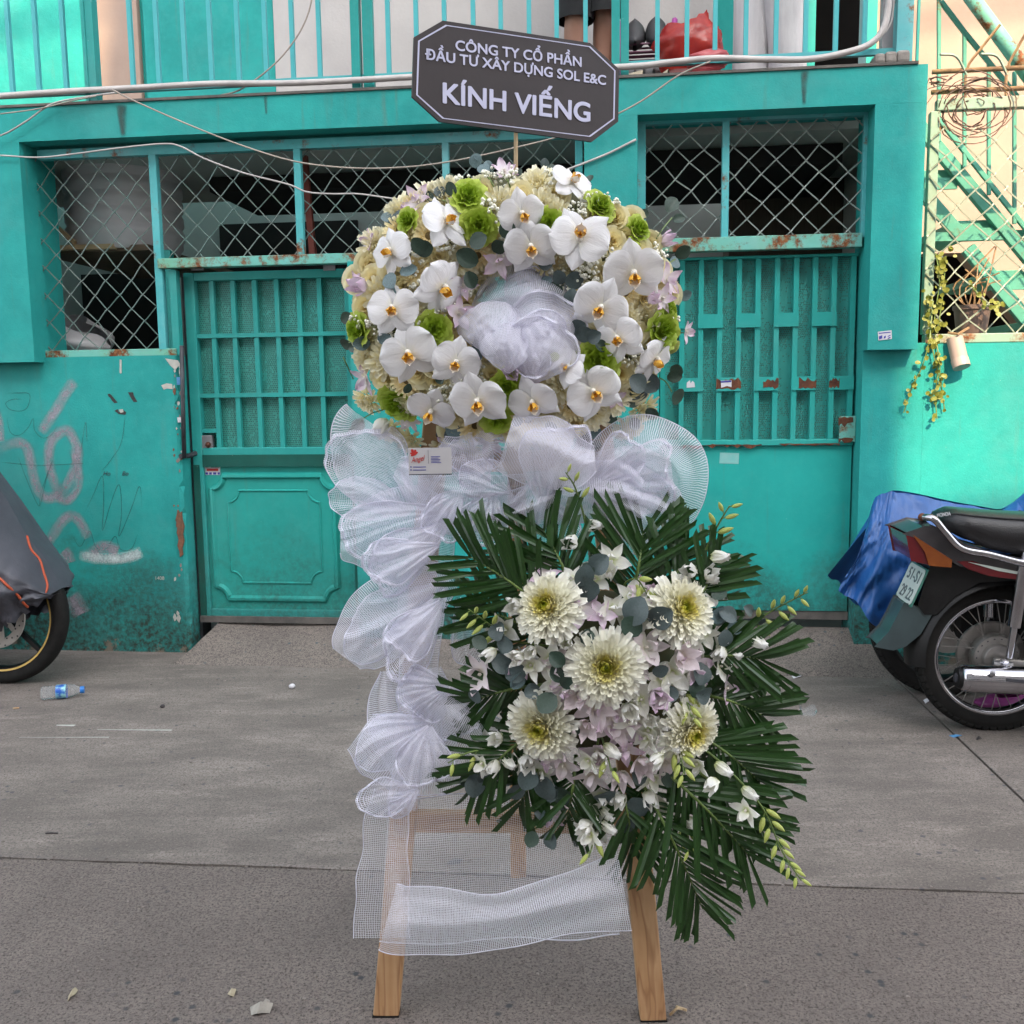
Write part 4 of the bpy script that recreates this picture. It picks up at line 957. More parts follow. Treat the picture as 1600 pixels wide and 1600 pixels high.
# planted creeper, pot and tube
pt = thing('plant_pot', 'brown plastic pot of dry stems on the low wall behind the mesh', 'pot', FP(1517, 528, .12), FR)
c = FP(1517, 528, .14); pr = .075
MB().lathe([(pr * .75, 0), (pr, .15), (pr * 1.08, .15), (pr * 1.08, .17), (pr * .95, .17), (pr * .9, .13), (0, .13)], 18, Matrix.Translation((c.x, .14, zw + .001))).build('pot', M('pot_brown', (0.16, 0.105, 0.09), (0.12, 0.08, 0.07), 8, .6), pt, auto=50)
m = MB()
for k in range(9): m.tube(crom([(c.x + rr.uniform(-.04, .04), .14, zw + .13), (c.x + rr.uniform(-.08, .06), .13 + rr.uniform(-.04, .04), zw + .25), (c.x + rr.uniform(-.12, .12), .12, zw + rr.uniform(.26, .44))], 4), .0035, 4)
m.build('stem', m_rod, pt)
tb = FP(1489, 528, .0); te = FP(1503, 574, -.055)
q = [tb + Vector((0, -.02, .0)), tb.lerp(te, .72) , tb.lerp(te, .73), te]
MB().tube(q, [.034, .034, .036, .036], 18).solo('plastic_tube', m_white, 'white plastic tube leaning out from the fence foot below the pot', 'pipe', te, FR, auto=50)
MB().tube([tb + Vector((-.03, -.03, .02)), tb + Vector((0, -.06, .012)), tb + Vector((.05, -.04, .04))], .006, 5).solo('string_tie', m_rod, 'orange string tied round the top of the white tube', 'string', tb, FR)
cr = thing('creeper_plant', 'yellow green creeper trailing through the mesh and down the wall', 'plant', FP(1460, 528, -.02), FR)
m_creep = M('creeper_leaf', (0.22, 0.27, 0.035), (0.30, 0.27, 0.05), 9, .5, tr=.25)
lm = MB(); n_ = 8; lm.v = [Vector((0, 0, 0))] + [Vector((.5 * cos(2 * pi * k / n_) * .85, .5 + .5 * sin(2 * pi * k / n_), .06 * cos(4 * pi * k / n_))) for k in range(n_)]
lm.v[0] = Vector((0, .5, -.06))
for k in range(n_): lm.face((0, 1 + k, 1 + (k + 1) % n_))
lme = lm.mesh('leaf', m_creep, True)
st_ = MB(); lv = 0
runs = [([(1462, 395), (1468, 440), (1460, 500), (1466, 560), (1462, 620), (1464, 655)], 34, 9), ([(1458, 470), (1452, 530), (1440, 575), (1425, 605), (1412, 645)], 12, 6), ([(1478, 400), (1472, 470), (1464, 520)], 14, 12), ([(1450, 460), (1452, 500), (1456, 540), (1470, 600)], 14, 8), ([(1515, 440), (1535, 470), (1548, 480), (1562, 472)], 12, 6), ([(1467, 550), (1470, 600), (1476, 640)], 12, 7)]
for pts, nl, spd in [(p_, int(n_ * 1.8), d_) for p_, n_, d_ in runs]:
    q = crom([FP(x, y, vf - .045 if y < 525 else -.02) for x, y in pts], 6); st_.tube(q, .0028, 4)
    for k in range(nl):
        p = q[int(rr.random() * (len(q) - 1))] + Vector((rr.gauss(0, spd * .0014), rr.uniform(-.03, .01), rr.gauss(0, spd * .0014)))
        s_ = rr.uniform(.015, .028); Mx = Matrix.Translation(p) @ Matrix.Rotation(rr.uniform(0, 6.28), 4, 'Y') @ Matrix.Rotation(R(90) + rr.uniform(-.7, .7), 4, 'X') @ Matrix.Rotation(rr.uniform(-.6, .6), 4, 'Y') @ Matrix.Diagonal((s_, s_, s_, 1))
        inst('leaf', lme, cr, Mx)
st_.build('stem', m_stem, cr)

# ------------------------------------------------------------------ cables
def cable(name, pts, r, mat, label, cat='cable', v=-.10, n=8):
    q = crom([FP(p[0], p[1], p[2] if len(p) > 2 else v) for p in pts], n)
    return MB().tube(q, r, 7).solo(name, mat, label, cat, q[0], FR, smooth=True)
cable('conduit', [(-90, 155), (0, 150), (100, 143), (200, 138), (330, 131), (450, 130), (560, 125), (650, 120), (760, 115), (900, 108), (1000, 103), (1060, 96), (1120, 91), (1200, 93), (1270, 92), (1330, 80), (1362, 67), (1380, 45), (1388, 10), (1392, -60)], .0135, m_cable, 'thick white conduit running along the foot of the balcony railing', 'pipe', -.06)
cable('cable', [(1345, 77), (1370, 62), (1390, 40), (1396, 10), (1399, -60)], .004, m_cable, 'thin white cable curving up beside the thick conduit end', v=-.03)
cable('cable', [(-80, 243), (0, 243), (60, 246), (120, 240), (180, 232), (250, 225), (280, 228), (320, 248), (380, 270), (450, 288), (480, 300), (520, 303), (560, 303), (620, 311), (700, 318), (800, 310)], .0038, m_cable, 'slack white cable looping across the left window mesh', v=-.10)
cable('cable', [(175, 140), (215, 160), (300, 197), (380, 228), (460, 252), (540, 262), (620, 262), (700, 253), (800, 232), (900, 205), (990, 165), (1060, 118), (1110, 96)], .0035, m_cable2, 'thin tan cable sagging from the conduit across both windows', v=-.13)
cable('cable', [(-60, 225), (0, 212), (40, 190), (80, 163), (130, 152), (180, 145)], .004, m_cable, 'short white cable rising to the conduit at far left', v=-.11)
cable('cable', [(0, 178), (60, 170), (110, 158), (150, 150)], .003, m_cable2, 'thin tan cable along the top of the beam at far left', v=-.12)
cable('cable', [(340, 150), (375, 140), (420, 108), (455, 70), (480, 25), (495, -40)], .0035, m_cable2, 'thin cable climbing past the railing to the upper floor', v=-.04)
cable('cable', [(800, 300), (860, 275), (905, 258), (950, 240), (994, 218)], .005, m_cable, 'white cable end tied to the frame of the right window', v=-.09)

# ------------------------------------------------------------------ things on the balcony
zbal = zf
rk = thing('shoe_rack', 'small magenta and purple plastic shoe rack behind the railing', 'rack', (U(1010, 100, .45), .45, zbal), FR)
m_mag = M('magenta_plastic', (0.42, 0.04, 0.32), (0.36, 0.03, 0.27), 5, .4); m_pur = M('purple_plastic', (0.13, 0.035, 0.075), (0.17, 0.05, 0.1), 5, .45)
ur0, ur1 = U(980, 60, .4), U(1046, 60, .4)
for uu in (ur1, ur0 - .05):
    q = crom([(uu + .0, .34, zbal), (uu + .01, .34, zbal + .22), (uu + .02, .37, zbal + .36), (uu + .025, .42, zbal + .385), (uu + .025, .50, zbal + .36), (uu + .01, .54, zbal + .2), (uu, .54, zbal)], 5)
    MB().tube(q, .014, 6).build('rack_side', m_mag, rk, smooth=True)
for z in (.04, .09, .19, .235, .27):
    for vv in (.35, .41, .47, .53): MB().tube([(ur0 - .05, vv, zbal + z), (ur1 + .012, vv, zbal + z)], .005, 5).build('rack_rod', m_pur, rk)
m_shoe = M('black_rubber', (0.018, 0.017, 0.019), (0.03, 0.028, 0.03), 9, .5); m_sole = M('grey_sole', (0.26, 0.25, 0.25), (0.2, 0.19, 0.19), 9, .6); m_bei = M('beige_canvas', (0.60, 0.50, 0.36), (0.5, 0.41, 0.3), 9, .7)
def shoe(u, v, z, mat, label, ln=.22, tilt=0.0, wd=.078, yaw=0.0):
    m = MB()
    def f(a, b):
        y = ln * b; wv = wd / 2 * (0.80 + .25 * sin(pi * min(1, b * 1.1))) * max(.05, 1 - abs(2 * b - 1) ** 5) ** .5
        t_ = 2 * pi * a; h = .055 * (1 - .45 * b) if sin(t_) > 0 else .012
        return Vector((wv * cos(t_), y, .012 + h * sin(t_)))
    m.sheet(f, 14, 10)
    Mx = Matrix.Rotation(yaw, 4, 'Z') @ Matrix.Rotation(tilt, 4, 'X')
    m.v = [Mx @ p + Vector((u, v, z)) for p in m.v]
    return m.solo('shoe', mat, label, 'shoe', (u, v, z), FR, group='shoes on the balcony', smooth=True)
shoe(U(992, 50, .36), .37, zbal + .245, m_shoe, 'black slip-on shoe tipped up on the top shelf, rack end nearer the person', .16, R(62), .10)
shoe(U(1026, 50, .36), .37, zbal + .245, m_shoe, 'black slip-on shoe tipped up on the top shelf, beside the magenta side', .16, R(68), .10)
shoe(U(992, 80, .36), .36, zbal + .098, m_sole, 'grey soled shoe on the lower shelf, end nearer the person', .15, R(40), .09)
shoe(U(1021, 80, .36), .36, zbal + .098, m_sole, 'grey soled shoe on the lower shelf, beside the magenta side', .15, R(40), .09)
shoe(U(1004, 110, .12), .08, zbal + .002, m_bei, 'beige canvas shoe on the balcony edge under the rack', .20, 0, .085, R(70))
shoe(U(1044, 110, .12), .08, zbal + .002, m_bei, 'beige canvas shoe on the balcony edge against the red bag', .16, 0, .08, R(25))
m_red = M('red_plastic_bag', (0.62, 0.055, 0.035), (0.46, 0.03, 0.03), 14, .25, tr=.35, bmp=.6, bs=30); m_pinkbag = M('pink_plastic_bag', (0.66, 0.16, 0.17), (0.56, 0.08, 0.10), 14, .3, tr=.35, bmp=.6, bs=30)
def bag(px, py, v, w_, h, mat, label, hand=True, seed=0):
    c = FP(px, py, v); m = MB()
    def f(a, b):
        t_ = 2 * pi * a; r_ = w_ / 2 * (0.75 + .35 * sin(pi * b * .95)) * (1 if b < .75 else 1 - (b - .75) * (.5 if hand else 1.5))
        n = 1 + .22 * mnoise.noise(Vector((cos(t_) * 2 + seed, sin(t_) * 2, b * 4))) + .09 * mnoise.noise(Vector((cos(t_) * 6, sin(t_) * 6 + seed, b * 9)))
        return (c.x + r_ * n * cos(t_), c.y + r_ * n * .6 * sin(t_), c.z + h * b * (1 + .12 * cos(t_) + (.14 * (mnoise.noise(Vector((cos(t_) * 2.5, sin(t_) * 2.5, seed))) + .5 * cos(2 * t_)) * b ** 3 if hand else 0)))
    m.sheet(f, 26, 14)
    return m.solo('plastic_bag', mat, label, 'bag', (c.x, c.y, c.z), FR, group='carrier bags on the balcony', smooth=True)
bag(1073, 113, .22, .27, .215, m_red, 'tall bright red carrier bag standing by the shoe rack', True, 1)
bag(1105, 108, .04, .18, .075, m_pinkbag, 'crumpled pink red carrier bag lying on the balcony edge', False, 2)
bag(1100, 99, .30, .15, .125, m_pinkbag, 'pinkish bag slumped against the tall red bag', False, 5)
# ------------------------------------------------------------------ people on the balcony
m_skin = M('skin', (0.42, 0.21, 0.14), (0.34, 0.165, 0.11), 6, .55); m_blk = M('black_cloth', (0.010, 0.010, 0.012), (0.02, 0.02, 0.022), 12, .85, bmp=.5)
m_whitecl = M('white_cotton', (0.74, 0.71, 0.72), (0.62, 0.59, 0.61), 6, .85, bmp=.6, bs=18, stretch=(3, 3, .8)); m_hair = M('black_hair', (0.012, 0.010, 0.009), (0.02, 0.017, 0.015), 20, .5); m_shirt = M('grey_shirt', (0.30, 0.30, 0.32), (0.25, 0.25, 0.27), 8, .85)
def body(par, base, yaw, hgt, legsp=.10, step=0.0):
    k = hgt / 1.65; me = bpy.data.meshes.new('body')
    J = [((0, 0, .90), .12), ((0, 0, 1.08), .105), ((0, -.01, 1.28), .125), ((0, 0, 1.40), .06), ((0, .0, 1.47), .05), ((0, -.015, 1.54), .088), ((0, -.01, 1.62), .07)]
    Eg = [(0, 1), (1, 2), (2, 3), (3, 4), (4, 5), (5, 6)]
    for s_ in (-1, 1):
        b = len(J); y = step * s_
        J += [((s_ * .09, 0, .86), .085), ((s_ * legsp, y * .5 - .012, .47), .053), ((s_ * (legsp + .004), y * .8 + .022, .325), .060), ((s_ * legsp, y, .12), .035), ((s_ * legsp, y + .005, .035), .036), ((s_ * (legsp + .01), y - .13, .026), .026)]
        Eg += [(0, b), (b, b + 1), (b + 1, b + 2), (b + 2, b + 3), (b + 3, b + 4), (b + 4, b + 5)]
        b = len(J)
        J += [((s_ * .17, 0, 1.36), .05), ((s_ * .23, .02, 1.10), .038), ((s_ * .24, -.06, .87), .027), ((s_ * .24, -.08, .80), .03)]
        Eg += [(2, b), (b, b + 1), (b + 1, b + 2), (b + 2, b + 3)]
        hb_ = b + 3
        for f, (dx, ln) in enumerate(((-.022, .07), (-.008, .08), (.008, .075), (.02, .06))):
            c = len(J); J += [((s_ * .24 + dx * .6, -.085 + dx * .3, .765), .0085), ((s_ * .24 + dx, -.10, .765 - ln * .6), .008), ((s_ * .24 + dx, -.095, .765 - ln), .0065)]
            Eg += [(hb_, c), (c, c + 1), (c + 1, c + 2)]
        c = len(J); J += [((s_ * .21, -.10, .785), .009), ((s_ * .205, -.115, .75), .008)]; Eg += [(hb_, c), (c, c + 1)]
    me.from_pydata([tuple(Vector(p) * k) for p, r in J], Eg, [])
    o = bpy.data.objects.new('body', me); COL.objects.link(o); o.parent = par; o.matrix_local = Matrix.Rotation(yaw, 4, 'Z')
    o.modifiers.new('skin', 'SKIN'); sv = me.skin_vertices[0].data
    for i, (p, r) in enumerate(J): sv[i].radius = (r * k, r * k)
    sv[0].use_root = True
    sd = o.modifiers.new('sub', 'SUBSURF'); sd.levels = 1; sd.render_levels = 2
    me.materials.append(m_skin); o.modifiers['skin'].use_smooth_shade = True
    BASE[o.name] = Vector((0, 0, 0)); return o, k
def head_bits(par, k, yaw):
    Rz = Matrix.Rotation(yaw, 4, 'Z')
    h = MB(); h.ball((0, .02 * k, 1.60 * k), .105 * k, 16, 10, (1, 1.05, 1.0)); h.v = [p if p.y > -.05 * k or p.z > 1.62 * k else Vector((p.x, max(p.y, -.03 * k), p.z)) for p in h.v]
    o = sub('hair', h.mesh('hair', m_hair, True), par, Rz)
    f = MB(); f.ball((0, -.103 * k, 1.545 * k), .013 * k, 6, 5, (1, 1, 1.6)); sub('nose', f.mesh('nose', m_skin, True), par, Rz)
    for s_ in (-1, 1):
        e = MB(); e.ball((s_ * .034 * k, -.088 * k, 1.572 * k), .011 * k, 6, 5); sub('eye', e.mesh('eye', m_darkink, True), par, Rz)
        e = MB(); e.ball((s_ * .09 * k, .0, 1.55 * k), .022 * k, 6, 5, (.4, .8, 1.2)); sub('ear', e.mesh('ear', m_skin, True), par, Rz)
    e = MB(); e.ball((0, -.092 * k, 1.505 * k), .018 * k, 8, 5, (1.2, .4, .35)); sub('mouth', e.mesh('mouth', m_redink, True), par, Rz)
def clothtube(par, name, mat, k, yaw, rings, n=18):
    # rings: (cx, cy, z, rx, ry)
    m = MB(); b = 0
    for j, (cx, cy, z, rx, ry) in enumerate(rings):
        for i in range(n):
            a = 2 * pi * i / n; q = 1 + .045 * mnoise.noise(Vector((cos(a) * 2, sin(a) * 2 + cx * 9, z * 6)))
            m.v.append(Vector((cx + rx * q * cos(a), cy + ry * q * sin(a), z)) * k)
    for j in range(len(rings) - 1):
        for i in range(n): m.face((j * n + i, j * n + (i + 1) % n, (j + 1) * n + (i + 1) % n, (j + 1) * n + i))
    return sub(name, m.mesh(name, mat, True), par, Matrix.Rotation(yaw, 4, 'Z'))
vP = .42
pu_ = (U(899, 60, vP) + U(944, 60, vP)) / 2; lsp = (U(944, 60, vP) - U(899, 60, vP)) / 2
p1 = thing('person', 'person in black shorts with bare legs standing at the balcony railing', 'person', (pu_, vP, zbal + .001), FR)
bd, k = body(p1, None, R(8), 1.62, lsp / .98, .03)
head_bits(p1, k, R(8))
for s_ in (-1, 1): clothtube(p1, 'shorts_leg', m_blk, k, R(8), [(s_ * lsp, 0, .425 + .012 * s_, .088, .090), (s_ * lsp * .95, 0, .60, .098, .10), (s_ * .075, 0, .84, .105, .11), (s_ * .06, 0, .98, .09, .115)])
clothtube(p1, 'shirt', m_shirt, k, R(8), [(0, 0, .90, .165, .125), (0, 0, 1.1, .15, .12), (0, 0, 1.3, .18, .135), (0, 0, 1.40, .10, .08)])
u2 = U(1205, 60, .40)
p2 = thing('person', 'person in loose white trousers standing by the turquoise balcony door', 'person', (u2, .46, zbal + .001), FR)
bd2, k2 = body(p2, None, R(-50), 1.62, .075, .05)
head_bits(p2, k2, R(-50))
m_mauve = M('mauve_cloth', (0.20, 0.15, 0.16), (0.16, 0.12, 0.13), 8, .85, bmp=.3)
clothtube(p2, 'trouser_leg', m_whitecl, k2, R(-50), [(.075, .05, .035, .085, .09), (.075, .05, .06, .088, .092), (.075, .04, .25, .088, .090), (.075, .02, .47, .10, .10), (.085, 0, .70, .11, .11), (.07, 0, .9, .10, .12), (.05, 0, .99, .10, .12)])
clothtube(p2, 'trouser_leg', m_whitecl, k2, R(-50), [(-.075, -.05, .035, .085, .09), (-.075, -.05, .06, .086, .09), (-.075, -.04, .25, .088, .090), (-.075, -.02, .47, .10, .10), (-.085, 0, .70, .11, .11), (-.07, 0, .9, .10, .12), (-.05, 0, .99, .10, .12)])
clothtube(p2, 'shirt', m_mauve, k2, R(-50), [(0, 0, .88, .17, .14), (0, 0, 1.1, .155, .13), (0, 0, 1.3, .18, .14), (0, 0, 1.40, .10, .08)])
for s_ in (-1, 1):
    m = MB(); m.sheet(lambda a, b: (s_ * .078 + .045 * cos(2 * pi * a) * (.9 if b < .5 else 1), s_ * .05 - .05 + .125 * sin(2 * pi * a), .006 + .012 * b), 16, 1); sub('sandal_sole', m.mesh('sandal_sole', m_blk), p2, Matrix.Rotation(R(-50), 4, 'Z'))
    m = MB(); m.tube([(s_ * .078 + .05 * cos(R(a)), s_ * .05 - .10, .012 + .055 * sin(R(a))) for a in range(0, 181, 20)], .008, 5); sub('sandal_strap', m.mesh('sandal_strap', m_blk), p2, Matrix.Rotation(R(-50), 4, 'Z'))

# ------------------------------------------------------------------ motorcycles
m_tyre = M('tyre_rubber', (0.009, 0.0085, 0.008), (0.015, 0.014, 0.013), 25, .85, spec=.25, bmp=.4, bs=90)
m_chrome = M('chrome', (0.62, 0.62, 0.66), (0.48, 0.47, 0.50), 7, .14, metal=1.0)
m_alloy = M('grey_alloy', (0.38, 0.36, 0.34), (0.28, 0.265, 0.25), 16, .42, metal=.75)
m_bkpl = M('black_plastic', (0.005, 0.005, 0.0055), (0.010, 0.010, 0.0105), 12, .42, spec=.3, bmp=.15, bs=140)
m_seat = M('black_vinyl', (0.010, 0.0095, 0.011), (0.015, 0.014, 0.016), 30, .36, bmp=.4, bs=240)
m_cowl = M('silver_cowl', (0.075, 0.07, 0.075), (0.035, 0.033, 0.036), 6, .34, metal=.3, coat=.5)
m_redlens = M('red_lens', (0.13, 0.006, 0.010), (0.09, 0.005, 0.008), 8, .18, coat=.6); m_orlens = M('amber_lens', (0.26, 0.070, 0.008), (0.17, 0.04, 0.006), 8, .2, coat=.6)
m_plate = M('licence_plate', (0.62, 0.66, 0.62), (0.52, 0.58, 0.54), 10, .4); m_platef = M('plate_frame', (0.05, 0.19, 0.14), (0.035, 0.13, 0.10), 10, .4)
m_gold = M('gold_rim_stripe', (0.62, 0.42, 0.13), (0.5, 0.34, 0.1), 10, .35, metal=.5); m_disc = M('pale_disc', (0.60, 0.57, 0.53), (0.50, 0.47, 0.44), 10, .35, metal=.35)
m_fend = M('dusty_green_fender', (0.05, 0.075, 0.08), (0.035, 0.05, 0.055), 9, .3)
AX = lambda c: Matrix.Translation(c) @ Matrix.Rotation(R(-90), 4, 'X')        # lathe axis -> depth axis
def wheel(par, c, ro, wd, spokes='wire', hubr=.05, stripe=None, tread=True):
    c = Vector(c); wh = wd / 2; n = 64
    prof = [(ro - .060, -wh * .62), (ro - .035, -wh * .95), (ro - .012, -wh * .80), (ro - .002, -wh * .35), (ro, 0), (ro - .002, wh * .35), (ro - .012, wh * .80), (ro - .035, wh * .95), (ro - .060, wh * .62)]
    ty = MB().lathe(prof, n, AX(c), cap=False)
    ty = ty.build('tyre', m_tyre, par, smooth=True)
    if tread:
        m = MB(); nb_ = 60
        for i in range(nb_):
            a0, a1 = 2 * pi * (i + .12) / nb_, 2 * pi * (i + .88) / nb_
            for w0, w1, dr in ((-.82, -.50, .0), (-.44, -.06, .0), (.06, .44, .0), (.50, .82, .0)):
                sh = .5 * 2 * pi / nb_ if abs(w0) > .45 else 0
                for rr_, s_ in ((ro, 0),):
                    q = []
                    for (a_, w__) in ((a0, w0), (a1, w0), (a1, w1), (a0, w1)):
                        r_ = ro + .008 - .014 * max(0, abs(w__) - .35) / .47
                        for rad in (r_ - .012, r_): q.append(Vector((c.x + rad * cos(a_ + sh), c.y + w__ * wh, c.z + rad * sin(a_ + sh))))
                    b = len(m.v); m.v += q
                    m.face([b + 1, b + 3, b + 5, b + 7]); 
                    for k_ in range(4): m.face([b + 2 * k_, b + 2 * ((k_ + 1) % 4), b + 2 * ((k_ + 1) % 4) + 1, b + 2 * k_ + 1])
        o = m.mesh('tread_blocks', m_tyre, False, BASE[par.name]); to = sub('tread_blocks', o, ty, Matrix.Identity(4)); to['kind'] = 'stuff'
    rr_ = ro - .058
    rim = MB().lathe([(rr_ + .004, -wh * .62), (rr_, -wh * .70), (rr_ - .010, -wh * .66), (rr_ - .016, -wh * .3), (rr_ - .018, 0), (rr_ - .016, wh * .3), (rr_ - .010, wh * .66), (rr_, wh * .70), (rr_ + .004, wh * .62)], n, AX(c), cap=False).build('rim', m_chrome if spokes == 'wire' else m_bkpl, par, smooth=True)
    if stripe: MB().lathe([(rr_ - .001, -wh * .74), (rr_ - .009, -wh * .71)], n, AX(c), cap=False).build('rim_stripe', stripe, par, smooth=True)
    if spokes == 'wire':
        m = MB()
        for i in range(36):
            a = 2 * pi * i / 36; s_ = -1 if i % 2 else 1; off = (.55 if (i // 2) % 2 else -.55)
            m.tube([c + Vector((hubr * cos(a + off), s_ * wh * .45, hubr * sin(a + off))), c + Vector(((rr_ - .012) * cos(a), s_ * wh * .08, (rr_ - .012) * sin(a)))], .0019, 4, cap=False)
        m.build('spokes', m_alloy, par, kind='stuff')
    else:
        for i in range(5):
            a = 2 * pi * i / 5 + .5; MB().bar(c + Vector((.03 * cos(a), 0, .03 * sin(a))), c + Vector(((rr_ - .012) * cos(a), 0, (rr_ - .012) * sin(a))), .022, .02, (0, 1, 0)).build('spoke', m_bkpl, par, bevel=.003)
    return ty
# the black motorcycle on the right, rear end towards the middle of the picture
vK = FG(1552, 1138).y; cK = FP(1553, 1025, vK); roK = cK.z - .001
mk = thing('motorcycle', 'black motorcycle with chrome exhaust and number plate parked at right, rear wheel in view', 'motorcycle', (cK.x, vK, 0), FR)
wheel(mk, cK, roK, .078)
K = lambda px, py, dv=0.0: FP(px, py, vK + dv)
MB().lathe([(0, -.052), (.050, -.052), (.056, -.044), (.056, -.034), (.080, -.030), (.084, -.022), (.084, .020), (.07, .04), (.03, .05)], 32, AX(cK)).build('hub', m_alloy, mk, auto=40)
MB().lathe([(.118, .030), (.122, .034), (.122, .040), (.05, .044)], 32, AX(cK)).build('sprocket', m_alloy, mk, auto=40)
m = MB()
for i in range(18):
    a = 2 * pi * i / 18; m.lathe([(.0038, 0), (.0038, .0012)], 6, Matrix.Translation(cK + Vector((.070 * cos(a), -.0305, .070 * sin(a)))) @ Matrix.Rotation(R(90), 4, 'X'))
m.build('hub_hole', m_darkink, mk, kind='stuff')
ax_ = cK + Vector((0, -.085, 0))
MB().lathe([(.016, 0), (.016, .012), (.010, .014), (.009, .024)], 12, Matrix.Translation(ax_) @ Matrix.Rotation(R(90), 4, 'X')).build('axle_nut', m_chrome, mk, auto=40)
MB().bar(cK + Vector((-.03, -.075, -.005)), cK + Vector((.55, -.085, -.035)), .038, .016).build('swingarm', m_alloy, mk, bevel=.005)
MB().tube([cK + Vector((-.035, -.088, -.004)), cK + Vector((.03, -.088, -.008))], .012, 8).build('chain_adjuster', m_steel, mk)
for dv, px in ((-.12, 1598), (.12, 1542)):
    top = K(px + 6, 862, dv); bot = cK + Vector((.018, dv * .75, .02)); d = bot - top
    MB().tube([top, top + d * .12, top + d * .13, top + d * .70, top + d * .71, bot], [.018, .018, .0235, .0235, .013, .013], 16).build('shock_absorber', m_chrome, mk, auto=50)
# exhaust
e0, e1 = K(1500, 1059, -.15), K(1668, 1066, -.15)
d = (e1 - e0).normalized()
MB().tube([e0, e0 + d * .008, e0 + d * .03, e0 + d * .10, e0 + d * .40, e1], [.040, .047, .049, .050, .048, .042], 24).build('exhaust', m_chrome, mk, auto=50)
MB().tube([e0 - d * .012, e0 + d * .006], [.034, .043], 24, cap=True).build('exhaust_tip', m_bkpl, mk, auto=40)
MB().tube([e0 - d * .016, e0 - d * .0121], .016, 14).build('exhaust_outlet', m_darkink, mk)
bs = K(1551, 1053, -.2005); MB().ball(bs, .011, 10, 6, (1, .5, 1)).build('exhaust_bolt', m_steel, mk, smooth=True)
MB().bar(K(1572, 1062, -.1985), K(1600, 1065, -.199), .012, .006).build('exhaust_slot', m_darkink, mk, bevel=.002)
MB().tube(crom([e1, e1 + Vector((.25, .05, -.02)), e1 + Vector((.5, .08, .05))], 5), .016, 10).build('exhaust_pipe', m_chrome, mk, smooth=True)
# mudguard: arc over the wheel plus the rear drop
m = MB()
def fendf(a, b):
    ang = R(68 + 118 * b); r_ = roK + .040 + .02 * (1 - b); w__ = (a - .5) * 2; r_ -= .05 * abs(w__) ** 3
    return (cK.x + r_ * cos(ang), cK.y + w__ * .078, cK.z + r_ * sin(ang))
m.sheet(fendf, 8, 20); m.build('mudguard', m_bkpl, mk, smooth=True)
def prismv(pxs, dv0, dv1, name, mat, par=mk, bev=.006):
    q0 = [K(x, y, dv0) for x, y in pxs]; q1 = [Vector((p.x, vK + dv1, p.z)) for p in q0]; m = MB(); n = len(q0); m.v = q0 + q1
    m.face(list(range(n))); m.face([n + i for i in range(n)][::-1])
    for i in range(n): m.face((i, (i + 1) % n, n + (i + 1) % n, n + i))
    return m.build(name, mat, par, bevel=bev)
prismv([(1456, 884), (1486, 884), (1560, 898), (1640, 905), (1640, 930), (1580, 905), (1530, 908), (1490, 930), (1462, 958), (1446, 958), (1437, 945)], -.075, .075, 'rear_guard', m_bkpl)
fl = prismv([(1414, 944), (1440, 952), (1455, 958), (1436, 990), (1414, 1008), (1396, 1014), (1371, 1009), (1390, 990), (1402, 968)], -.07, .06, 'mud_flap', m_fend)
prismv([(1418, 834), (1447, 824), (1476, 828), (1505, 852), (1560, 868), (1660, 886), (1660, 900), (1560, 893), (1500, 882), (1452, 855), (1436, 839)], -.115, .115, 'tail_cowl', m_cowl)
prismv([(1417.5, 836), (1434, 840), (1448, 862), (1452, 881), (1425, 875)], -.114, .114, 'tail_light', m_redlens, bev=.004)
prismv([(1433, 842), (1486, 876), (1485, 885), (1453, 882), (1447, 862)], -.120, -.06, 'indicator', m_orlens, bev=.004)
prismv([(1498, 878), (1520, 877), (1560, 893), (1600, 900), (1640, 905), (1640, 909), (1590, 905), (1545, 899), (1515, 889)], -.118, -.09, 'side_stripe', m_redlens, bev=.002)
prismv([(1512, 878), (1545, 884), (1610, 897), (1600, 899), (1560, 892)], -.121, -.1185, 'side_stripe', m_plate, bev=0)
# seat
m = MB()
ridge = crom([K(1470, 800), K(1482, 795), K(1508, 797), K(1560, 801), K(1640, 806), K(1740, 824)], 6); low = crom([K(1461, 812), K(1472, 824), K(1500, 838), K(1530, 851), K(1600, 863), K(1740, 880)], 6)
N_ = len(ridge)
for i in range(N_):
    hw = (.075 + .055 * min(1, i / 10)); zt_, zl = ridge[i].z + .004, low[i].z
    prof = [(-hw * .80, zl), (-hw, zl + (zt_ - zl) * .35), (-hw * .97, zl + (zt_ - zl) * .70), (-hw * .80, zt_ - .012), (-hw * .4, zt_), (hw * .4, zt_), (hw * .8, zt_ - .012), (hw * .97, zl + (zt_ - zl) * .7), (hw, zl + (zt_ - zl) * .35), (hw * .8, zl)]
    for yv, zz in prof: m.v.append(Vector((ridge[i].x + (low[i].x - ridge[i].x) * (zt_ - zz) / max(.01, zt_ - zl), vK + yv, zz)))
for i in range(N_ - 1):
    for k_ in range(9): m.face((i * 10 + k_, (i + 1) * 10 + k_, (i + 1) * 10 + k_ + 1, i * 10 + k_ + 1))
m.face(list(range(10))); seat = m.build('seat', m_seat, mk, smooth=True)
q = [m.v[i * 10 + 3] + Vector((0, -.002, 0)) for i in range(N_)]; MB().tube(q, .0035, 5).build('seat_piping', m_blk, mk, smooth=True)
text('HONDA', .018, m_paper, Matrix.Translation(K(1475, 806.5, -.105)) @ Matrix.Rotation(R(-8), 4, 'Y') @ FACE, mk, 'lettering', .0004, .01, width=.046)
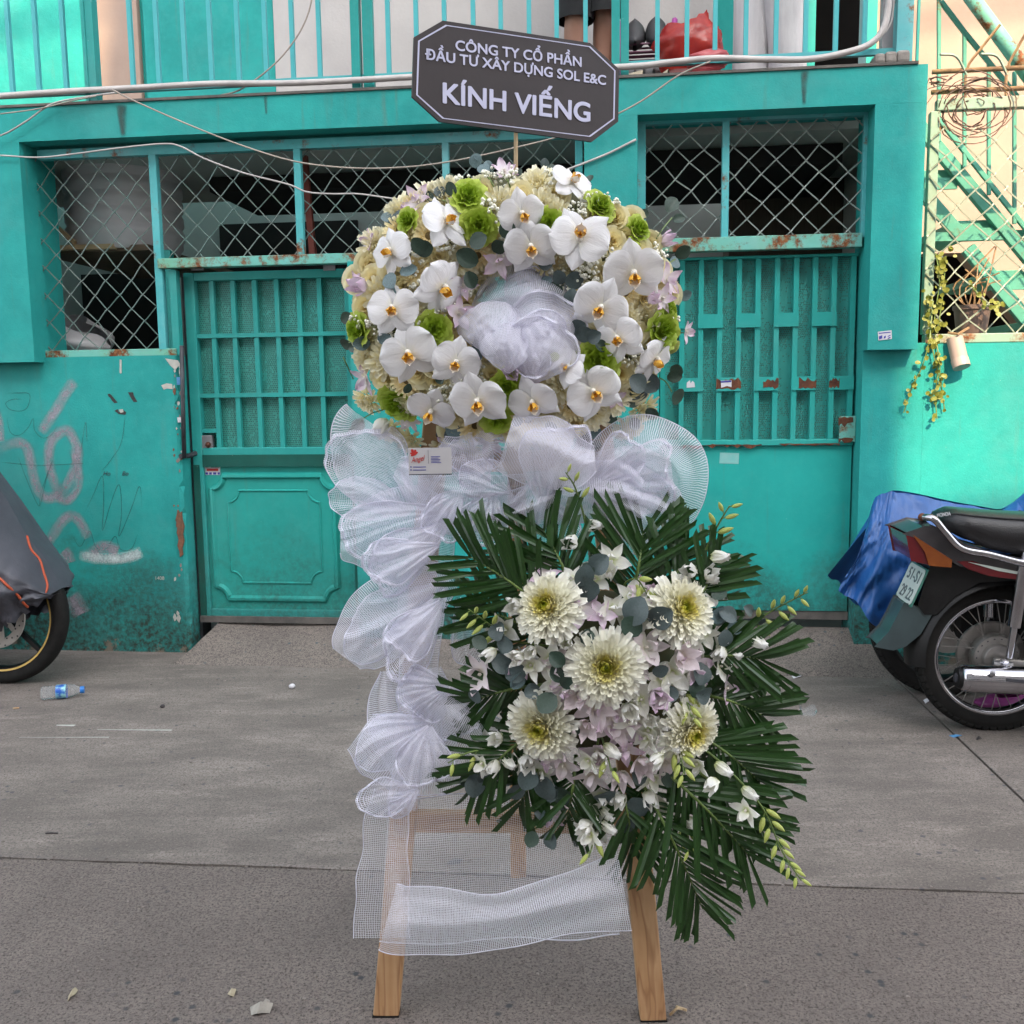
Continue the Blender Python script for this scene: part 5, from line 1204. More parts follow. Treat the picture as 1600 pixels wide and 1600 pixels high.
gp_ = lambda dv: [K(1660, 890, dv), K(1600, 880, dv), K(1545, 866, dv), K(1503, 857, dv), K(1478, 832, dv), K(1459, 811, dv), K(1441, 808, dv * .75)]
q = crom(gp_(-.135), 5); MB().tube(q, .0125, 10).build('grab_rail', m_chrome, mk, smooth=True)
q2 = crom(gp_(.135), 5); MB().tube(q2, .0125, 10).build('grab_rail', m_chrome, mk, smooth=True)
MB().tube([q[-1], q2[-1]], .012, 10).build('grab_rail', m_bkpl, mk, smooth=True)
MB().ball(q[-1], .015, 8, 6).build('grab_rail_end', m_rust, mk, smooth=True)
# number plate: faces backwards, so it is seen from the side
pa, pb = K(1441, 884), K(1414, 942); pd = (pb - pa); hN = pd.length; pd.normalize(); pw = Vector((0, 1, 0)); pn = pd.cross(pw).normalized()
if pn.x > 0: pn = -pn
pr_ = pd.cross(pn) * -1.0
Mp = Matrix((( -pw.x, -pd.x, pn.x, 0), (-pw.y, -pd.y, pn.y, 0), (-pw.z, -pd.z, pn.z, 0), (0, 0, 0, 1)))
Mp = Matrix.Translation(pa.lerp(pb, .5) + pn * .01) @ Mp
m = MB(); m.box((-.100, -hN / 2, -.004), (.100, hN / 2, 0), Mp); pl_ = m.build('number_plate', m_platef, mk, bevel=.003)
m = MB(); m.prism([(-.090, -hN / 2 + .016), (-.078, -hN / 2 + .006), (.078, -hN / 2 + .006), (.090, -hN / 2 + .016), (.090, hN / 2 - .016), (.078, hN / 2 - .006), (-.078, hN / 2 - .006), (-.090, hN / 2 - .016)], Mp, .0012, .0005); m.build('plate_face', m_plate, pl_)
text('51-S1', .06, m_steel, Mp @ Matrix.Translation((0, .012, .0020)), pl_, 'lettering', .0004, .012, width=.13, ysc=.062)
text('29 22', .06, m_steel, Mp @ Matrix.Translation((0, -.056, .0020)), pl_, 'lettering', .0004, .012, width=.13, ysc=.062)
# the rest of the machine, mostly outside the picture
prismv([(1640, 820), (1760, 850), (1800, 960), (1740, 1060), (1640, 1040), (1620, 920)], -.11, .11, 'engine_cover', m_bkpl, bev=.02)
fc = Vector((cK.x + 1.2, vK, roK)); wheel(mk, fc, roK, .07, tread=False)
MB().bar(fc + Vector((0, -.07, 0)), fc + Vector((-.22, -.07, .62)), .04, .03).build('fork_leg', m_chrome, mk); MB().bar(fc + Vector((0, .07, 0)), fc + Vector((-.22, .07, .62)), .04, .03).build('fork_leg', m_chrome, mk)
MB().tube([fc + Vector((-.25, -.34, .72)), fc + Vector((-.23, -.1, .70)), fc + Vector((-.23, .1, .70)), fc + Vector((-.25, .34, .72))], .014, 8).build('handlebar', m_bkpl, mk)
# blue tarpaulin over the second machine
vT = vK + .42
cT = FP(1476, 985, vT); roT = .29; cT.z = roT + .001
mt = thing('motorcycle', 'motorcycle hidden under a blue tarpaulin, only its dark rear tyre showing', 'motorcycle', (cT.x, vT, 0), FR)
wheel(mt, cT, roT, .11, 'alloy')
MB().lathe([(.10, -.05), (.11, -.048), (.11, -.044), (.03, -.046)], 32, AX(cT)).build('brake_disc', m_disc, mt, auto=40)
MB().box((cT.x + .02, vT - .10, .22), (cT.x + 1.2, vT + .12, .66)).build('chassis', m_bkpl, mt, bevel=.05)
MB().bar(cT, cT + Vector((.5, 0, .25)), .05, .10).build('swingarm', m_bkpl, mt)
m_tarp = M('blue_tarpaulin', (0.012, 0.085, 0.30), (0.02, 0.12, 0.38), 5, .45, bmp=.3, bs=26, tr=.05)
rid = [(1356, 812), (1367, 778), (1385, 770), (1397, 768), (1430, 773), (1480, 784), (1530, 793), (1562, 797), (1584, 785), (1604, 768), (1660, 735)]
hem = [(1310, 921), (1322, 932), (1340, 940), (1356, 965), (1386, 993), (1402, 968), (1428, 930), (1480, 880), (1560, 870), (1620, 870), (1700, 870)]
tA = [FP(x, y, vT + (.0 if i < 2 else -.02)) for i, (x, y) in enumerate(rid)]; tB = [FP(x, y, vT - (.10 + .03 * min(i, 4)) * 1.0) for i, (x, y) in enumerate(hem)]
tA = crom(tA, 10); tB = crom(tB, 10); nT = len(tA) - 1
def tarpf(a, b):
    i = int(round(a * nT)); p, q = tA[i], tB[i]; o = p.lerp(q, b)
    bul = sin(pi * min(1, b * 1.15)) * .06 + (b ** .5) * .0
    fold = (sin(a * 21 + 2.5 * b + 2 * mnoise.noise(Vector((a * 9, b * 2, 4)))) * .020) * (.2 + b) + mnoise.noise(Vector((a * 14 + b * 3, b * 5, 3))) * .045 * b + abs(mnoise.noise(Vector((a * 24 + b * 9, b * 11 - a * 12, 7)))) * .018 + abs(mnoise.noise(Vector((a * 50 - b * 14, b * 18 + a * 20, 2)))) * .010
    return Vector((o.x - .25 * fold, o.y - bul - fold, o.z + mnoise.noise(Vector((a * 20, b * 3, 1))) * .006))
m = MB(); m.sheet(tarpf, nT, 34)
def tarpb(a, b):
    i = int(round(a * nT)); p, q = tA[i], tB[i]; o = p.lerp(q, b); return Vector((o.x + .02, 2 * vT - o.y + .10 * b, o.z))
m.sheet(tarpb, nT, 10)
m.solo('blue_tarpaulin', m_tarp, 'creased blue tarpaulin thrown over the motorcycle by the pillar', 'tarpaulin', (cT.x, vT, .3), FR, smooth=True)
bag(1575, 1112, vT - .15, .22, .07, M('magenta_bag', (0.30, 0.06, 0.22), (0.24, 0.04, 0.18), 9, .35, tr=.2), 'magenta plastic bag on the ground behind the spoked wheel', False, 8)
bpy.data.objects['plastic_bag.003'].pop('group', None)
# covered motorcycle on the left
vL = FG(-5, 1066).y; cL = FP(0, 957, vL); roL = cL.z - .001
ml = thing('motorcycle', 'motorcycle under a grey cover at left, front wheel with gold rim stripe showing', 'motorcycle', (cL.x, vL, 0), FR)
wheel(ml, cL, roL, .085, 'alloy', stripe=m_gold, tread=False)
m = MB(); m.lathe([(.148, -.052), (.150, -.050), (.150, -.046), (.112, -.046), (.112, -.050)], 48, AX(cL), cap=False); dsc = m.build('brake_disc', m_disc, ml, auto=40)
m = MB()
for i in range(10):
    a = 2 * pi * i / 10; m.bar(cL + Vector((.055 * cos(a + .35), -.049, .055 * sin(a + .35))), cL + Vector((.113 * cos(a), -.049, .113 * sin(a))), .020, .006)
m.lathe([(.062, -.053), (.062, -.045), (.03, -.045), (.03, -.053), (.062, -.053)], 24, AX(cL), cap=False); m.build('disc_carrier', m_disc, ml)
m = MB()
for i in range(36):
    a = 2 * pi * i / 36; r_ = .124 + .012 * (i % 3 - 1) + .006; m.lathe([(.004, 0), (.004, .001)], 6, Matrix.Translation(cL + Vector((r_ * cos(a), -.0521, r_ * sin(a)))) @ Matrix.Rotation(R(90), 4, 'X'))
m.build('disc_hole', m_darkink, ml, kind='stuff')
MB().lathe([(.022, -.085), (.026, -.08), (.026, -.05)], 16, AX(cL)).build('hub', m_chrome, ml, auto=40)
MB().bar(cL + Vector((0, -.085, -.03)), cL + Vector((-.25, -.085, .50)), .045, .045).build('fork_leg', m_bkpl, ml); MB().bar(cL + Vector((0, .085, -.03)), cL + Vector((-.25, .085, .50)), .045, .045).build('fork_leg', m_bkpl, ml)
MB().box((cL.x - 1.2, vL - .12, .35), (cL.x - .35, vL + .12, .75)).build('chassis', m_bkpl, ml, bevel=.08)
wheel(ml, cL + Vector((-1.22, 0, 0)), roL, .1, 'alloy', tread=False)
m_cover = M('grey_cover_cloth', (0.085, 0.085, 0.105), (0.055, 0.055, 0.07), 4, .5, bmp=.5, bs=30); m_pipo = M('orange_piping', (0.55, 0.09, 0.03), (0.45, 0.07, 0.02), 14, .6)
oA = crom([FP(x, y, vL) for x, y in ((-420, 700), (-260, 640), (-130, 640), (-50, 690), (0, 764), (40, 832), (72, 875), (97, 919))], 10)
oB = crom([FP(x, y, vL - .10) for x, y in ((-420, 1010), (-260, 1010), (-130, 1005), (-60, 995), (-5, 985), (28, 970), (52, 949), (76, 934))], 10); nC = len(oA) - 1
def covf(sd):
    def f(a, b):
        i = int(round(a * nC)); p, q = oA[i], oB[i]; o = p.lerp(q, b); en = 1 - a ** 6
        bul = sin(pi * min(1, b ** .7 * .82)) * (.20 * en + .065)
        n = mnoise.noise(Vector((a * 9 + b * 3, b * 6, 2 + sd))) * .07 + sin(b * 9 + a * 60) * .008 + abs(mnoise.noise(Vector((a * 17 + b * 4, b * 7 - a * 5, 5)))) * .045 + mnoise.noise(Vector((a * 34, b * 14, 8))) * .012
        if b > .9: n += sin(a * 150) * .010 * (b - .9) * 10
        return Vector((o.x, vL + (-(bul + n * b) if sd < 0 else (bul + n * b)), o.z + (.012 * sin(a * 90) if b > .95 else 0)))
    return f
m = MB(); m.sheet(covf(-1), nC, 28); m.sheet(covf(1), nC, 12)
cv = m.solo('motorcycle_cover', m_cover, 'dark grey cloth cover with orange piping draped over the left motorcycle', 'cover', (cL.x, vL, .3), FR, smooth=True)
f_ = covf(-1)
def project(pf):                                            # house-frame point -> photograph pixel
    p = FR @ pf - CAM; z = p.dot(C_F); return 800 + FPX * p.dot(C_R) / z, 800 + FPX * p.dot(C_D) / z
grid_ = [(project(f_(a / 90, b / 60)), f_(a / 90, b / 60)) for a in range(91) for b in range(61)]
def pipe_on(pxs, name='piping'):
    q = [min(grid_, key=lambda g_: (g_[0][0] - x) ** 2 + (g_[0][1] - y) ** 2)[1] + Vector((0, -.006, 0)) for x, y in pxs]; MB().tube(crom(q, 4), .0055, 6).build(name, m_pipo, cv, smooth=True)
pipe_on([(43, 840), (52, 858), (62, 876), (70, 896), (74, 912), (72, 928)])
pipe_on([(-20, 888), (0, 902), (14, 915), (27, 929), (38, 942), (46, 950)])

# ------------------------------------------------------------------ litter on the ground
bt0, bt1 = Gd(66, 1094), Gd(133, 1088); bt0.z = bt1.z = .030; bd_ = (bt1 - bt0); LB = bd_.length; Mb = Matrix.Translation(bt0) @ basis(bd_, (0, 0, 1))
def clear(name, col):
    m, nt, b, o = start(name); setc(nt, b, 'Base Color', col); b.inputs['Transmission Weight'].default_value = .92; b.inputs['Roughness'].default_value = .08; b.inputs['IOR'].default_value = 1.12
    return m
m_pet = clear('clear_bottle_plastic', (0.92, 0.95, 0.97))
bo = thing('plastic_bottle', 'clear plastic water bottle with blue label lying on the alley', 'bottle', (bt0.x, bt0.y, 0))
s_ = LB / .22
def lat(prof, name, mat): return MB().lathe([(r, z * s_) for r, z in prof], 20, Mb, cap=False).build(name, mat, bo, auto=50)
lat([(.010, .003), (.026, 0), (.029, .01), (.029, .02), (.026, .027), (.029, .034), (.026, .042), (.029, .05), (.026, .058), (.029, .066), (.0285, .12), (.029, .14), (.024, .165), (.012, .19), (.0115, .20)], 'bottle_body', m_pet)
lat([(.0292, .075), (.0295, .077), (.0295, .125), (.0292, .127)], 'bottle_label', M('bottle_label_print', (0.015, 0.10, 0.45), (0.30, 0.62, 0.66), 34, .35, lo=.42, hi=.58))
MB().lathe([(0, .218 * s_), (.0145, .218 * s_), (.015, .215 * s_), (.015, .198 * s_)], 16, Mb, cap=False).build('bottle_cap', M('blue_cap', (0.03, 0.22, 0.62), (0.025, 0.18, 0.55), 6, .35), bo, auto=40)
m_butt = M('tan_butt', (0.45, 0.25, 0.10), (0.5, 0.42, 0.33), 20, .8); m_peb = M('dark_pebble', (0.035, 0.03, 0.03), (0.06, 0.05, 0.05), 30, .8); m_leafdry = M('dry_leaf', (0.48, 0.43, 0.30), (0.36, 0.3, 0.2), 20, .7); m_scrap = M('dirty_paper', (0.40, 0.37, 0.32), (0.27, 0.25, 0.22), 25, .85, bmp=.6)
for x, y, l in ((20, 1107, 'tan cigarette butt on the ground left of the bottle'), (79, 1073, 'tan cigarette butt on the ground beyond the bottle')):
    p = Gd(x, y, .004); MB().tube([p, p + Vector((.022, .008, 0))], .0038, 6).solo('cigarette_butt', m_butt, l, 'litter', p, group='cigarette butts')
def pebble(x, y, r_, mat, label, name='pebble', fl=.6):
    p = Gd(x, y); m = MB(); m.ball((p.x, p.y, r_ * fl), r_, 9, 6, (1, .8, fl)); m.v = [v_ + Vector(((mnoise.noise(v_ * 90)) * r_ * .4, 0, 0)) for v_ in m.v]; m.v = [Vector((v_.x, v_.y, max(.0008, v_.z))) for v_ in m.v]
    m.solo(name, mat, label, name.replace('_', ' '), p, smooth=True)
pebble(254, 1106, .012, m_peb, 'small dark pebble on the ground in front of the left door')
pebble(457, 1076, .014, m_paper, 'tiny crumpled white scrap on the ground below the left door', 'paper_ball', .8)
def scrap(pxs, mat, label, name='paper_scrap', z=.004, curl=.01):
    q = [Gd(x, y, z) for x, y in pxs]; c = sum(q, Vector()) / len(q); m = MB(); m.v = [c + Vector((0, 0, curl))] + [p + Vector((0, 0, .004 * ((i % 3) - .9))) for i, p in enumerate(q)]
    for i in range(len(q)): m.face((0, 1 + i, 1 + (i + 1) % len(q)))
    o = m.solo(name, mat, label, 'litter', (c.x, c.y, 0)); md = o.modifiers.new('thick', 'SOLIDIFY'); md.thickness = .0012
scrap([(106, 1562), (108, 1556), (117, 1546), (121, 1545), (117, 1554), (110, 1561)], m_leafdry, 'dry pale leaf curled on the ground at lower left', 'dry_leaf')
scrap([(356, 1551), (361, 1547), (369, 1549), (365, 1555), (360, 1556)], m_leafdry, 'small pale scrap on the ground left of the easel foot')
scrap([(391, 1572), (410, 1569), (427, 1571), (421, 1581), (410, 1583), (402, 1587), (393, 1584)], m_scrap, 'torn dirty paper scrap on the ground left of the easel', curl=.018)
scrap([(408, 1568), (420, 1563), (422, 1568), (414, 1571)], m_scrap, 'small folded scrap just behind the torn dirty paper', curl=.01)
p = Gd(71, 1302, .003); MB().tube([p, p + Vector((.018, .002, .0)), p + Vector((.036, 0, .0))], .0022, 5).solo('twig', m_peb, 'thin dark twig on the ground at left', 'twig', p)
q = [(698, 1345), (712, 1342), (722, 1345), (716, 1350), (700, 1351)]; scrap(q, M('grey_flake', (0.10, 0.10, 0.11), (0.08, 0.08, 0.09), 20, .8), 'flat grey flake on the ground behind the white netting', 'flat_flake', .0015, .001)
p = Gd(1262, 1119); m = MB()
m.sheet(lambda a, b: (p.x + (.022 + .012 * b) * cos(2 * pi * a), p.y + (.02 + .02 * b) * sin(2 * pi * a), .002 + .028 * b * (1 + .4 * sin(2 * pi * a * 3))), 14, 4); m.solo('crushed_cup', m_pet, 'crushed clear plastic cup on the ground right of the palm fronds', 'cup', p, smooth=True)
scrap([(1443, 1093), (1450, 1092), (1452, 1097), (1446, 1098)], m_paper, 'tiny white scrap on the ground by the dark tyre'); scrap([(1483, 1148), (1494, 1148), (1503, 1151), (1490, 1151)], m_ltblue, 'thin blue scrap on the ground in front of the spoked wheel', curl=.002)
scrap([(1526, 1152), (1534, 1154), (1531, 1156), (1526, 1155)], m_peb, 'tiny dark scrap on the ground under the motorcycle'); scrap([(1237, 969 + 86), (1250, 1054), (1252, 1058), (1240, 1059)], m_paper, 'small pale paper scrap at the foot of the ramp')
for k_, (x, y) in enumerate(((1330, 1040), (1342, 1044), (1352, 1046), (1338, 1050))): pebble(x, y, .010, m_stone, ['grey crumb of concrete farthest up the ramp foot', 'grey crumb of concrete second along the ramp foot', 'grey crumb of concrete beside the pillar foot', 'grey crumb of concrete nearest the alley'][k_], 'pebble')
for (x0, y0_, x1, y1, wd_) in ((88, 1133, 116, 1134, .012), (152, 1140, 268, 1141, .007), (30, 1152, 170, 1152, .004)):
    a, b = Gd(x0, y0_, .001), Gd(x1, y1, .001); n_ = (b - a).cross(Vector((0, 0, 1))).normalized() * wd_; m = MB(); m.v = [a - n_ * .3, a + n_ * .3, b + n_ * .5, b - n_]; m.face((0, 1, 2, 3)); m.build('paint_scuff', m_plaster_bare, gnd)
# loose grit, thickest at the foot of the wall and ramp and along the joint
rg = random.Random(17); m = MB()
for k in range(900):
    z_ = rg.random()
    if z_ < .35: p = Gd(rg.uniform(110, 1390), 1020 + abs(rg.gauss(0, 16)) + (30 if rg.random() < .7 else 0), 0)
    elif z_ < .55: p = onj(rg.uniform(-1.7, 1.7)) + jn * rg.gauss(0, .02)
    else: p = Gd(rg.uniform(0, 1600), rg.uniform(1060, 1600), 0)
    m.ball((p.x, p.y, .001), rg.choice((.0014, .002, .002, .003, .0045)), 5, 3, (rg.uniform(.7, 1.3), 1, .7))
m.build('grit', M('grit_dust', (0.10, 0.085, 0.075), (0.30, 0.26, 0.23), 30, .9), gnd, kind='stuff')
# ------------------------------------------------------------------ the easel
fL, fR_ = Gd(604, 1583), Gd(1020, 1590); y0 = (fL.y + fR_.y) / 2; fB = Gd(810, 1368)
LEAN = 0.10
def yat(z): return y0 + LEAN * z                              # the easel leans back as it rises
def Ez(px, py, dy=0.0):                                      # point of the leaning easel plane (dy towards the wall)
    d = ray(px, py); t = (y0 + dy + LEAN * H) / (d.y - LEAN * d.z); return CAM + d * t
es = thing('easel', 'pale pine easel holding both flower pieces in the middle of the alley', 'easel', (0.5 * (fL.x + fR_.x), y0, 0))
lw, lt = .052, .030
def leg(p0, p1, w_=lw, t_=lt, mat=m_wood, name='leg', side=(0, 1, 0)):
    return MB().bar(p0, p1, w_, t_, side).build(name, mat, es, bevel=.003)
tL = Ez(694, 520); tR = Ez(925, 560)
leg(fL, tL); leg(fR_, tR)
tB_ = Ez(806, 540, .05); leg(fB, tB_, .040, .028)
zc_ = Ez(745, 1284); cl, cr_ = fL.lerp(tL, zc_.z / tL.z), fR_.lerp(tR, zc_.z / tR.z)
MB().bar(cl + Vector((lw * .5, 0, 0)), cr_ - Vector((lw * .5, 0, 0)), .042, .024, (0, 1, 0)).build('crossbar', m_woodx, es, bevel=.003)
zz = Ez(800, 720); cl, cr_ = fL.lerp(tL, zz.z / tL.z), fR_.lerp(tR, zz.z / tR.z)
MB().bar(cl + Vector((lw * .5, 0, 0)), cr_ - Vector((lw * .5, 0, 0)), .042, .024, (0, 1, 0)).build('crossbar', m_woodx, es, bevel=.003)
for p in (fL, fR_): MB().box((p.x - lw / 2 - .001, p.y - lt / 2 - .001, .0006), (p.x + lw / 2 + .001, p.y + lt / 2 + .001, .004)).build('foot_pad', m_bkpl, es)
sx = fR_ + Vector((.035, .0, .006)); MB().tube(crom([sx, sx + Vector((.012, -.01, .02)), sx + Vector((.022, 0, .012)), sx + Vector((.016, .02, .003)), sx + Vector((.035, .01, .002))], 4), .003, 5).solo('string_scrap', m_bamboo, 'curled bit of tan string at the foot of the right easel leg', 'string', sx)
# ------------------------------------------------------------------ the brown sign on its stick
sc_ = E(806, 126, yat(2.0)); sy_ = R(22.5); sU = Vector((cos(sy_), sin(sy_), 0)); sN = Vector((-sin(sy_), cos(sy_), 0))    # sN points away from the camera
SG = lambda px, py, d=0.0: PL(px, py, sc_ - sN * d, sN)
def sg2(px, py): p = SG(px, py) - sc_; return (p.dot(sU), p.z)
MS = Matrix.Translation(sc_) @ Matrix(((sU.x, 0, -sN.x, 0), (sU.y, 0, -sN.y, 0), (0, 1, 0, 0), (0, 0, 0, 1)))
octo = [sg2(*p) for p in ((692, 32), (647, 58), (644, 151), (687, 190), (925, 221.5), (966, 190), (967.5, 108), (922, 67))]
sgn = thing('memorial_sign', 'brown eight-sided card with white Vietnamese lettering on a thin stick above the wreath', 'sign', sc_)
MB().prism(octo, MS, .006, -.006).build('board', m_sign, sgn)
inn = [sg2(*p) for p in ((696, 39), (653, 64), (650, 148.5), (691, 185.5), (922, 214), (960, 186), (961.5, 110.5), (922, 72.5))]
m = MB(); n = 8; cx, cz = sum(p[0] for p in inn) / 8, sum(p[1] for p in inn) / 8
for p in inn:
    d = Vector((p[0] - cx, p[1] - cz)); l = d.length; d.normalize()
    for k in (0, -.0034): m.v.append(MS @ Vector((p[0] + d.x * k, p[1] + d.y * k, .0008)))
for i in range(n): m.face((2 * i, 2 * i + 1, 2 * ((i + 1) % n) + 1, 2 * ((i + 1) % n)))
m.build('border_line', m_signtext, sgn)
def sline(body, pl, pr, cap, off):
    a, b = Vector(sg2(*pl)), Vector(sg2(*pr)); d = b - a; ang = math.atan2(d.y, d.x); mid = (a + b) / 2
    hh = cap * (sc_.y / FPX) * 1.03
    M4 = MS @ Matrix.Translation((mid.x, mid.y, .0008)) @ Matrix.Rotation(ang, 4, 'Z')
    text(body, hh / .73, m_signtext, M4, sgn, 'lettering', .0003, off, width=d.length, ysc=hh / .74)
sline('CÔNG TY CỔ PHẦN', (712, 78.5), (908, 104.5), 14.2, .022); sline('ĐẦU TƯ XÂY DỰNG SOL E&C', (664.5, 92.5), (946, 133), 14.2, .022); sline('KÍNH VIẾNG', (692.5, 160.5), (921, 190.5), 28.5, .026)
st0 = E(804, 330, yat(1.6) + .06); st1 = Vector((st0.x, st0.y, SG(806, 150).z))
q1 = SG(806, 206, -.010); MB().tube([E(806, 420, q1.y + .01), q1, SG(806, 120, -.010)], .0042, 8).build('stick', m_bamboo, sgn)

# ------------------------------------------------------------------ flower shapes (unit size: about one across, facing +z, up is +y)
def lobe(L, W, base=.25, pw=.6, tipy=1.0):
    def w(t): return max(.02, (base * (1 - t) ** 3 + sin(pi * min(1, t ** .85)) ** pw)) * W
    return w
def petal(m, L, W, cup=.15, bend=0.0, ripple=0.0, pw=.6, base=.2, nu=4, nv=6, T=None, seed=0, uvx=None, notch=0.0):
    T = T or Matrix.Identity(4)
    def f(a, b):
        x = (a - .5) * 2; w_ = (base * (1 - b) ** 2 + (sin(pi * b ** .9) if b < 1 else 0.0) ** pw) * W / 2
        if b >= .999: w_ = W * .10
        y = L * b - notch * L * (1 - abs(x)) * b ** 4 - L * .10 * x * x * b ** 3
        z = cup * W * (x * x) * (b ** .5) * .5 + bend * b * b + ripple * sin(x * 4 + seed) * cos(b * 5 + seed * 2) * b
        return T @ Vector((x * w_, y, z))
    return m.sheet(f, nu, nv, (lambda a, b: (uvx, b)) if uvx is not None else None)
RZ = lambda a: Matrix.Rotation(R(a), 4, 'Z'); RX = lambda a: Matrix.Rotation(R(a), 4, 'X'); RY = lambda a: Matrix.Rotation(R(a), 4, 'Y')
TR = lambda x, y, z: Matrix.Translation((x, y, z))
def phal_lateral(seed):
    m = MB()
    def f(a, b):
        x = (a - .5) * 2; th_ = b
        b = sin(pi / 2 * b); w_ = .64 * max(.05, math.sqrt(max(0, 1 - ((b - .53) / .475) ** 2))) ** .9 if b > .25 else .64 * (.16 + 2.55 * b)
        w_ = min(w_, .64); y = .50 * b * (1 - .06 * x * x * b)
        z = -.03 * b * b + .018 * sin(pi * b) * (1 - x * x) + .034 * sin(3.1 * x + seed) * cos(4 * b + seed) * b - .028 * abs(x) ** 3 * b - .018 * math.exp(-(x * 5) ** 2) * b + .012 * sin(9 * x + seed) * b * b
        return Vector((x * w_ / 2 + .02 * sin(seed) * b, y, z))
    return m.sheet(f, 8, 8).mesh('petal', m_phal, True)
def phal_sepal(seed):
    m = MB(); petal(m, .55, .35, -.25, -.06, .012, .55, .25, 5, 7, None, seed); return m.mesh('petal', m_phal, True)
PHL = [phal_lateral(s) for s in (0.3, 1.9, 3.7, 5.1)]; PHS = [phal_sepal(s) for s in (.4, 2.2, 4.4)]
m = MB()
m.ball((0, .035, .05), .042, 8, 6, (1, 1, 1.3)); petal(m, .17, .13, .5, .07, 0, .5, .6, 3, 4, TR(0, -.03, .035) @ RZ(180) @ RX(35))
m.cur = 1
for s_ in (-1, 1): petal(m, .15, .12, .9, .05, 0, .5, .5, 3, 4, TR(s_ * .02, -.02, .03) @ RZ(s_ * -75) @ RX(48))
petal(m, .10, .10, .9, .02, 0, .5, .5, 3, 4, TR(0, -.015, .045) @ RZ(180) @ RX(62)); m.ball((0, -.02, .055), .026, 6, 5)
m.v = [p * 1.28 for p in m.v]
PLIP = m.mesh('orchid', [m_lipw, m_lipy], True)
def dend(mat, seed, op=1.0):
    m = MB(); rr_ = random.Random(seed)
    for k, a in enumerate((0, 72, 144, 216, 288)):
        wide = k in (1, 4)
        petal(m, .52, .30 if wide else .22, .3, .05 + (1 - op) * .35, .02, .6 if wide else .8, .3, 3, 5, RZ(a + rr_.uniform(-8, 8)) @ RX(12 + (1 - op) * 45 + rr_.uniform(-8, 8)), seed + k)
    petal(m, .30, .24, .9, .14, .03, .5, .5, 3, 4, TR(0, -.02, .03) @ RZ(180) @ RX(40)); m.cur = 1; m.ball((0, .02, .06), .045, 6, 5, (1, 1, 1.4))
    return m.mesh('small_orchid', [mat, m_lipw], True)
DEN = {'p': [dend(m_dend, s) for s in (1, 2, 3)] + [dend(m_dend, 9, .4)], 'q': [dend(m_dendp, s) for s in (4, 5)] + [dend(m_dendp, 10, .5)], 'w': [dend(m_dendw, s) for s in (6, 7)] + [dend(m_dendw, 8, .35)]}
def strap(m, L, W, tilt, base, ang, rad, curl, f, cup=.6, nv=4):
    T = RZ(ang) @ TR(0, rad, base)
    def fn(a, b):
        x = (a - .5) * 2; w_ = W / 2 * (.45 + .9 * sin(pi * min(.93, b * .80 + .06))) if b < .999 else W * .42
        th_ = tilt + curl * b * b; y = z = 0.0; n = 4
        for k in range(n):
            bb = b * (k + .5) / n; t_ = tilt + curl * bb * bb; y += L * b / n * sin(t_); z += L * b / n * cos(t_)
        nz = Vector((0, -cos(th_), sin(th_))) * (cup * w_ * x * x)
        return T @ (Vector((x * w_, y, z)) + nz)
    m.sheet(fn, 2, nv, lambda a, b: (f, b))
def chrys(n, mats, seed, Lmin=.06, Lmax=.30, flat=1.0, wid=.058, name='chrysanthemum'):
    m = MB(); rr_ = random.Random(seed)
    for i in range(n):
        f = ((i + .5) / n); g = f ** .6
        tilt = R(6 + 88 * f ** .75 * flat + rr_.uniform(-7, 7)); L = (Lmin + (Lmax - Lmin) * g ** 1.15) * rr_.uniform(.86, 1.10); W = wid * (.45 + .75 * g)
        strap(m, L, W, tilt, .10 * (1 - f * f) - .02 - .05 * f, i * 137.508 + rr_.uniform(-8, 8), .025 + .21 * f ** .9, R(rr_.uniform(-34, 30) - 45 * (1 - f) + 22 * f), min(1, f * .95 + rr_.uniform(0, .08)))
    m.ball((0, 0, -.06), .16, 8, 5, (1, 1, .6)); 
    return m.mesh(name, mats, True)
CHR = [chrys(340, m_chr, s) for s in (1, 2)]
POM = [chrys(78, m_pom, s, .10, .33, .92, .085, 'aster') for s in (3, 4, 5)]
def gerb(seed):
    m = MB(); rr_ = random.Random(seed)
    for ring, (n, L, tl, z) in enumerate(((20, .36, 86, 0), (18, .32, 70, .012), (16, .15, 48, .02))):
        for i in range(n): strap(m, L * rr_.uniform(.9, 1.06), .075 if ring < 2 else .04, R(tl + rr_.uniform(-7, 7)), z, 360 * i / n + ring * 9 + rr_.uniform(-4, 4), .12 if ring < 2 else .09, R(rr_.uniform(-14, 20)), .5, .35, 3)
    m.cur = 1; m.ball((0, 0, .015), .12, 12, 5, (1, 1, .42)); m.ball((0, 0, -.05), .13, 8, 4, (1, 1, .5))
    return m.mesh('gerbera', [m_gerb, m_gerbc], True)
GER = [gerb(s) for s in (1, 2)]
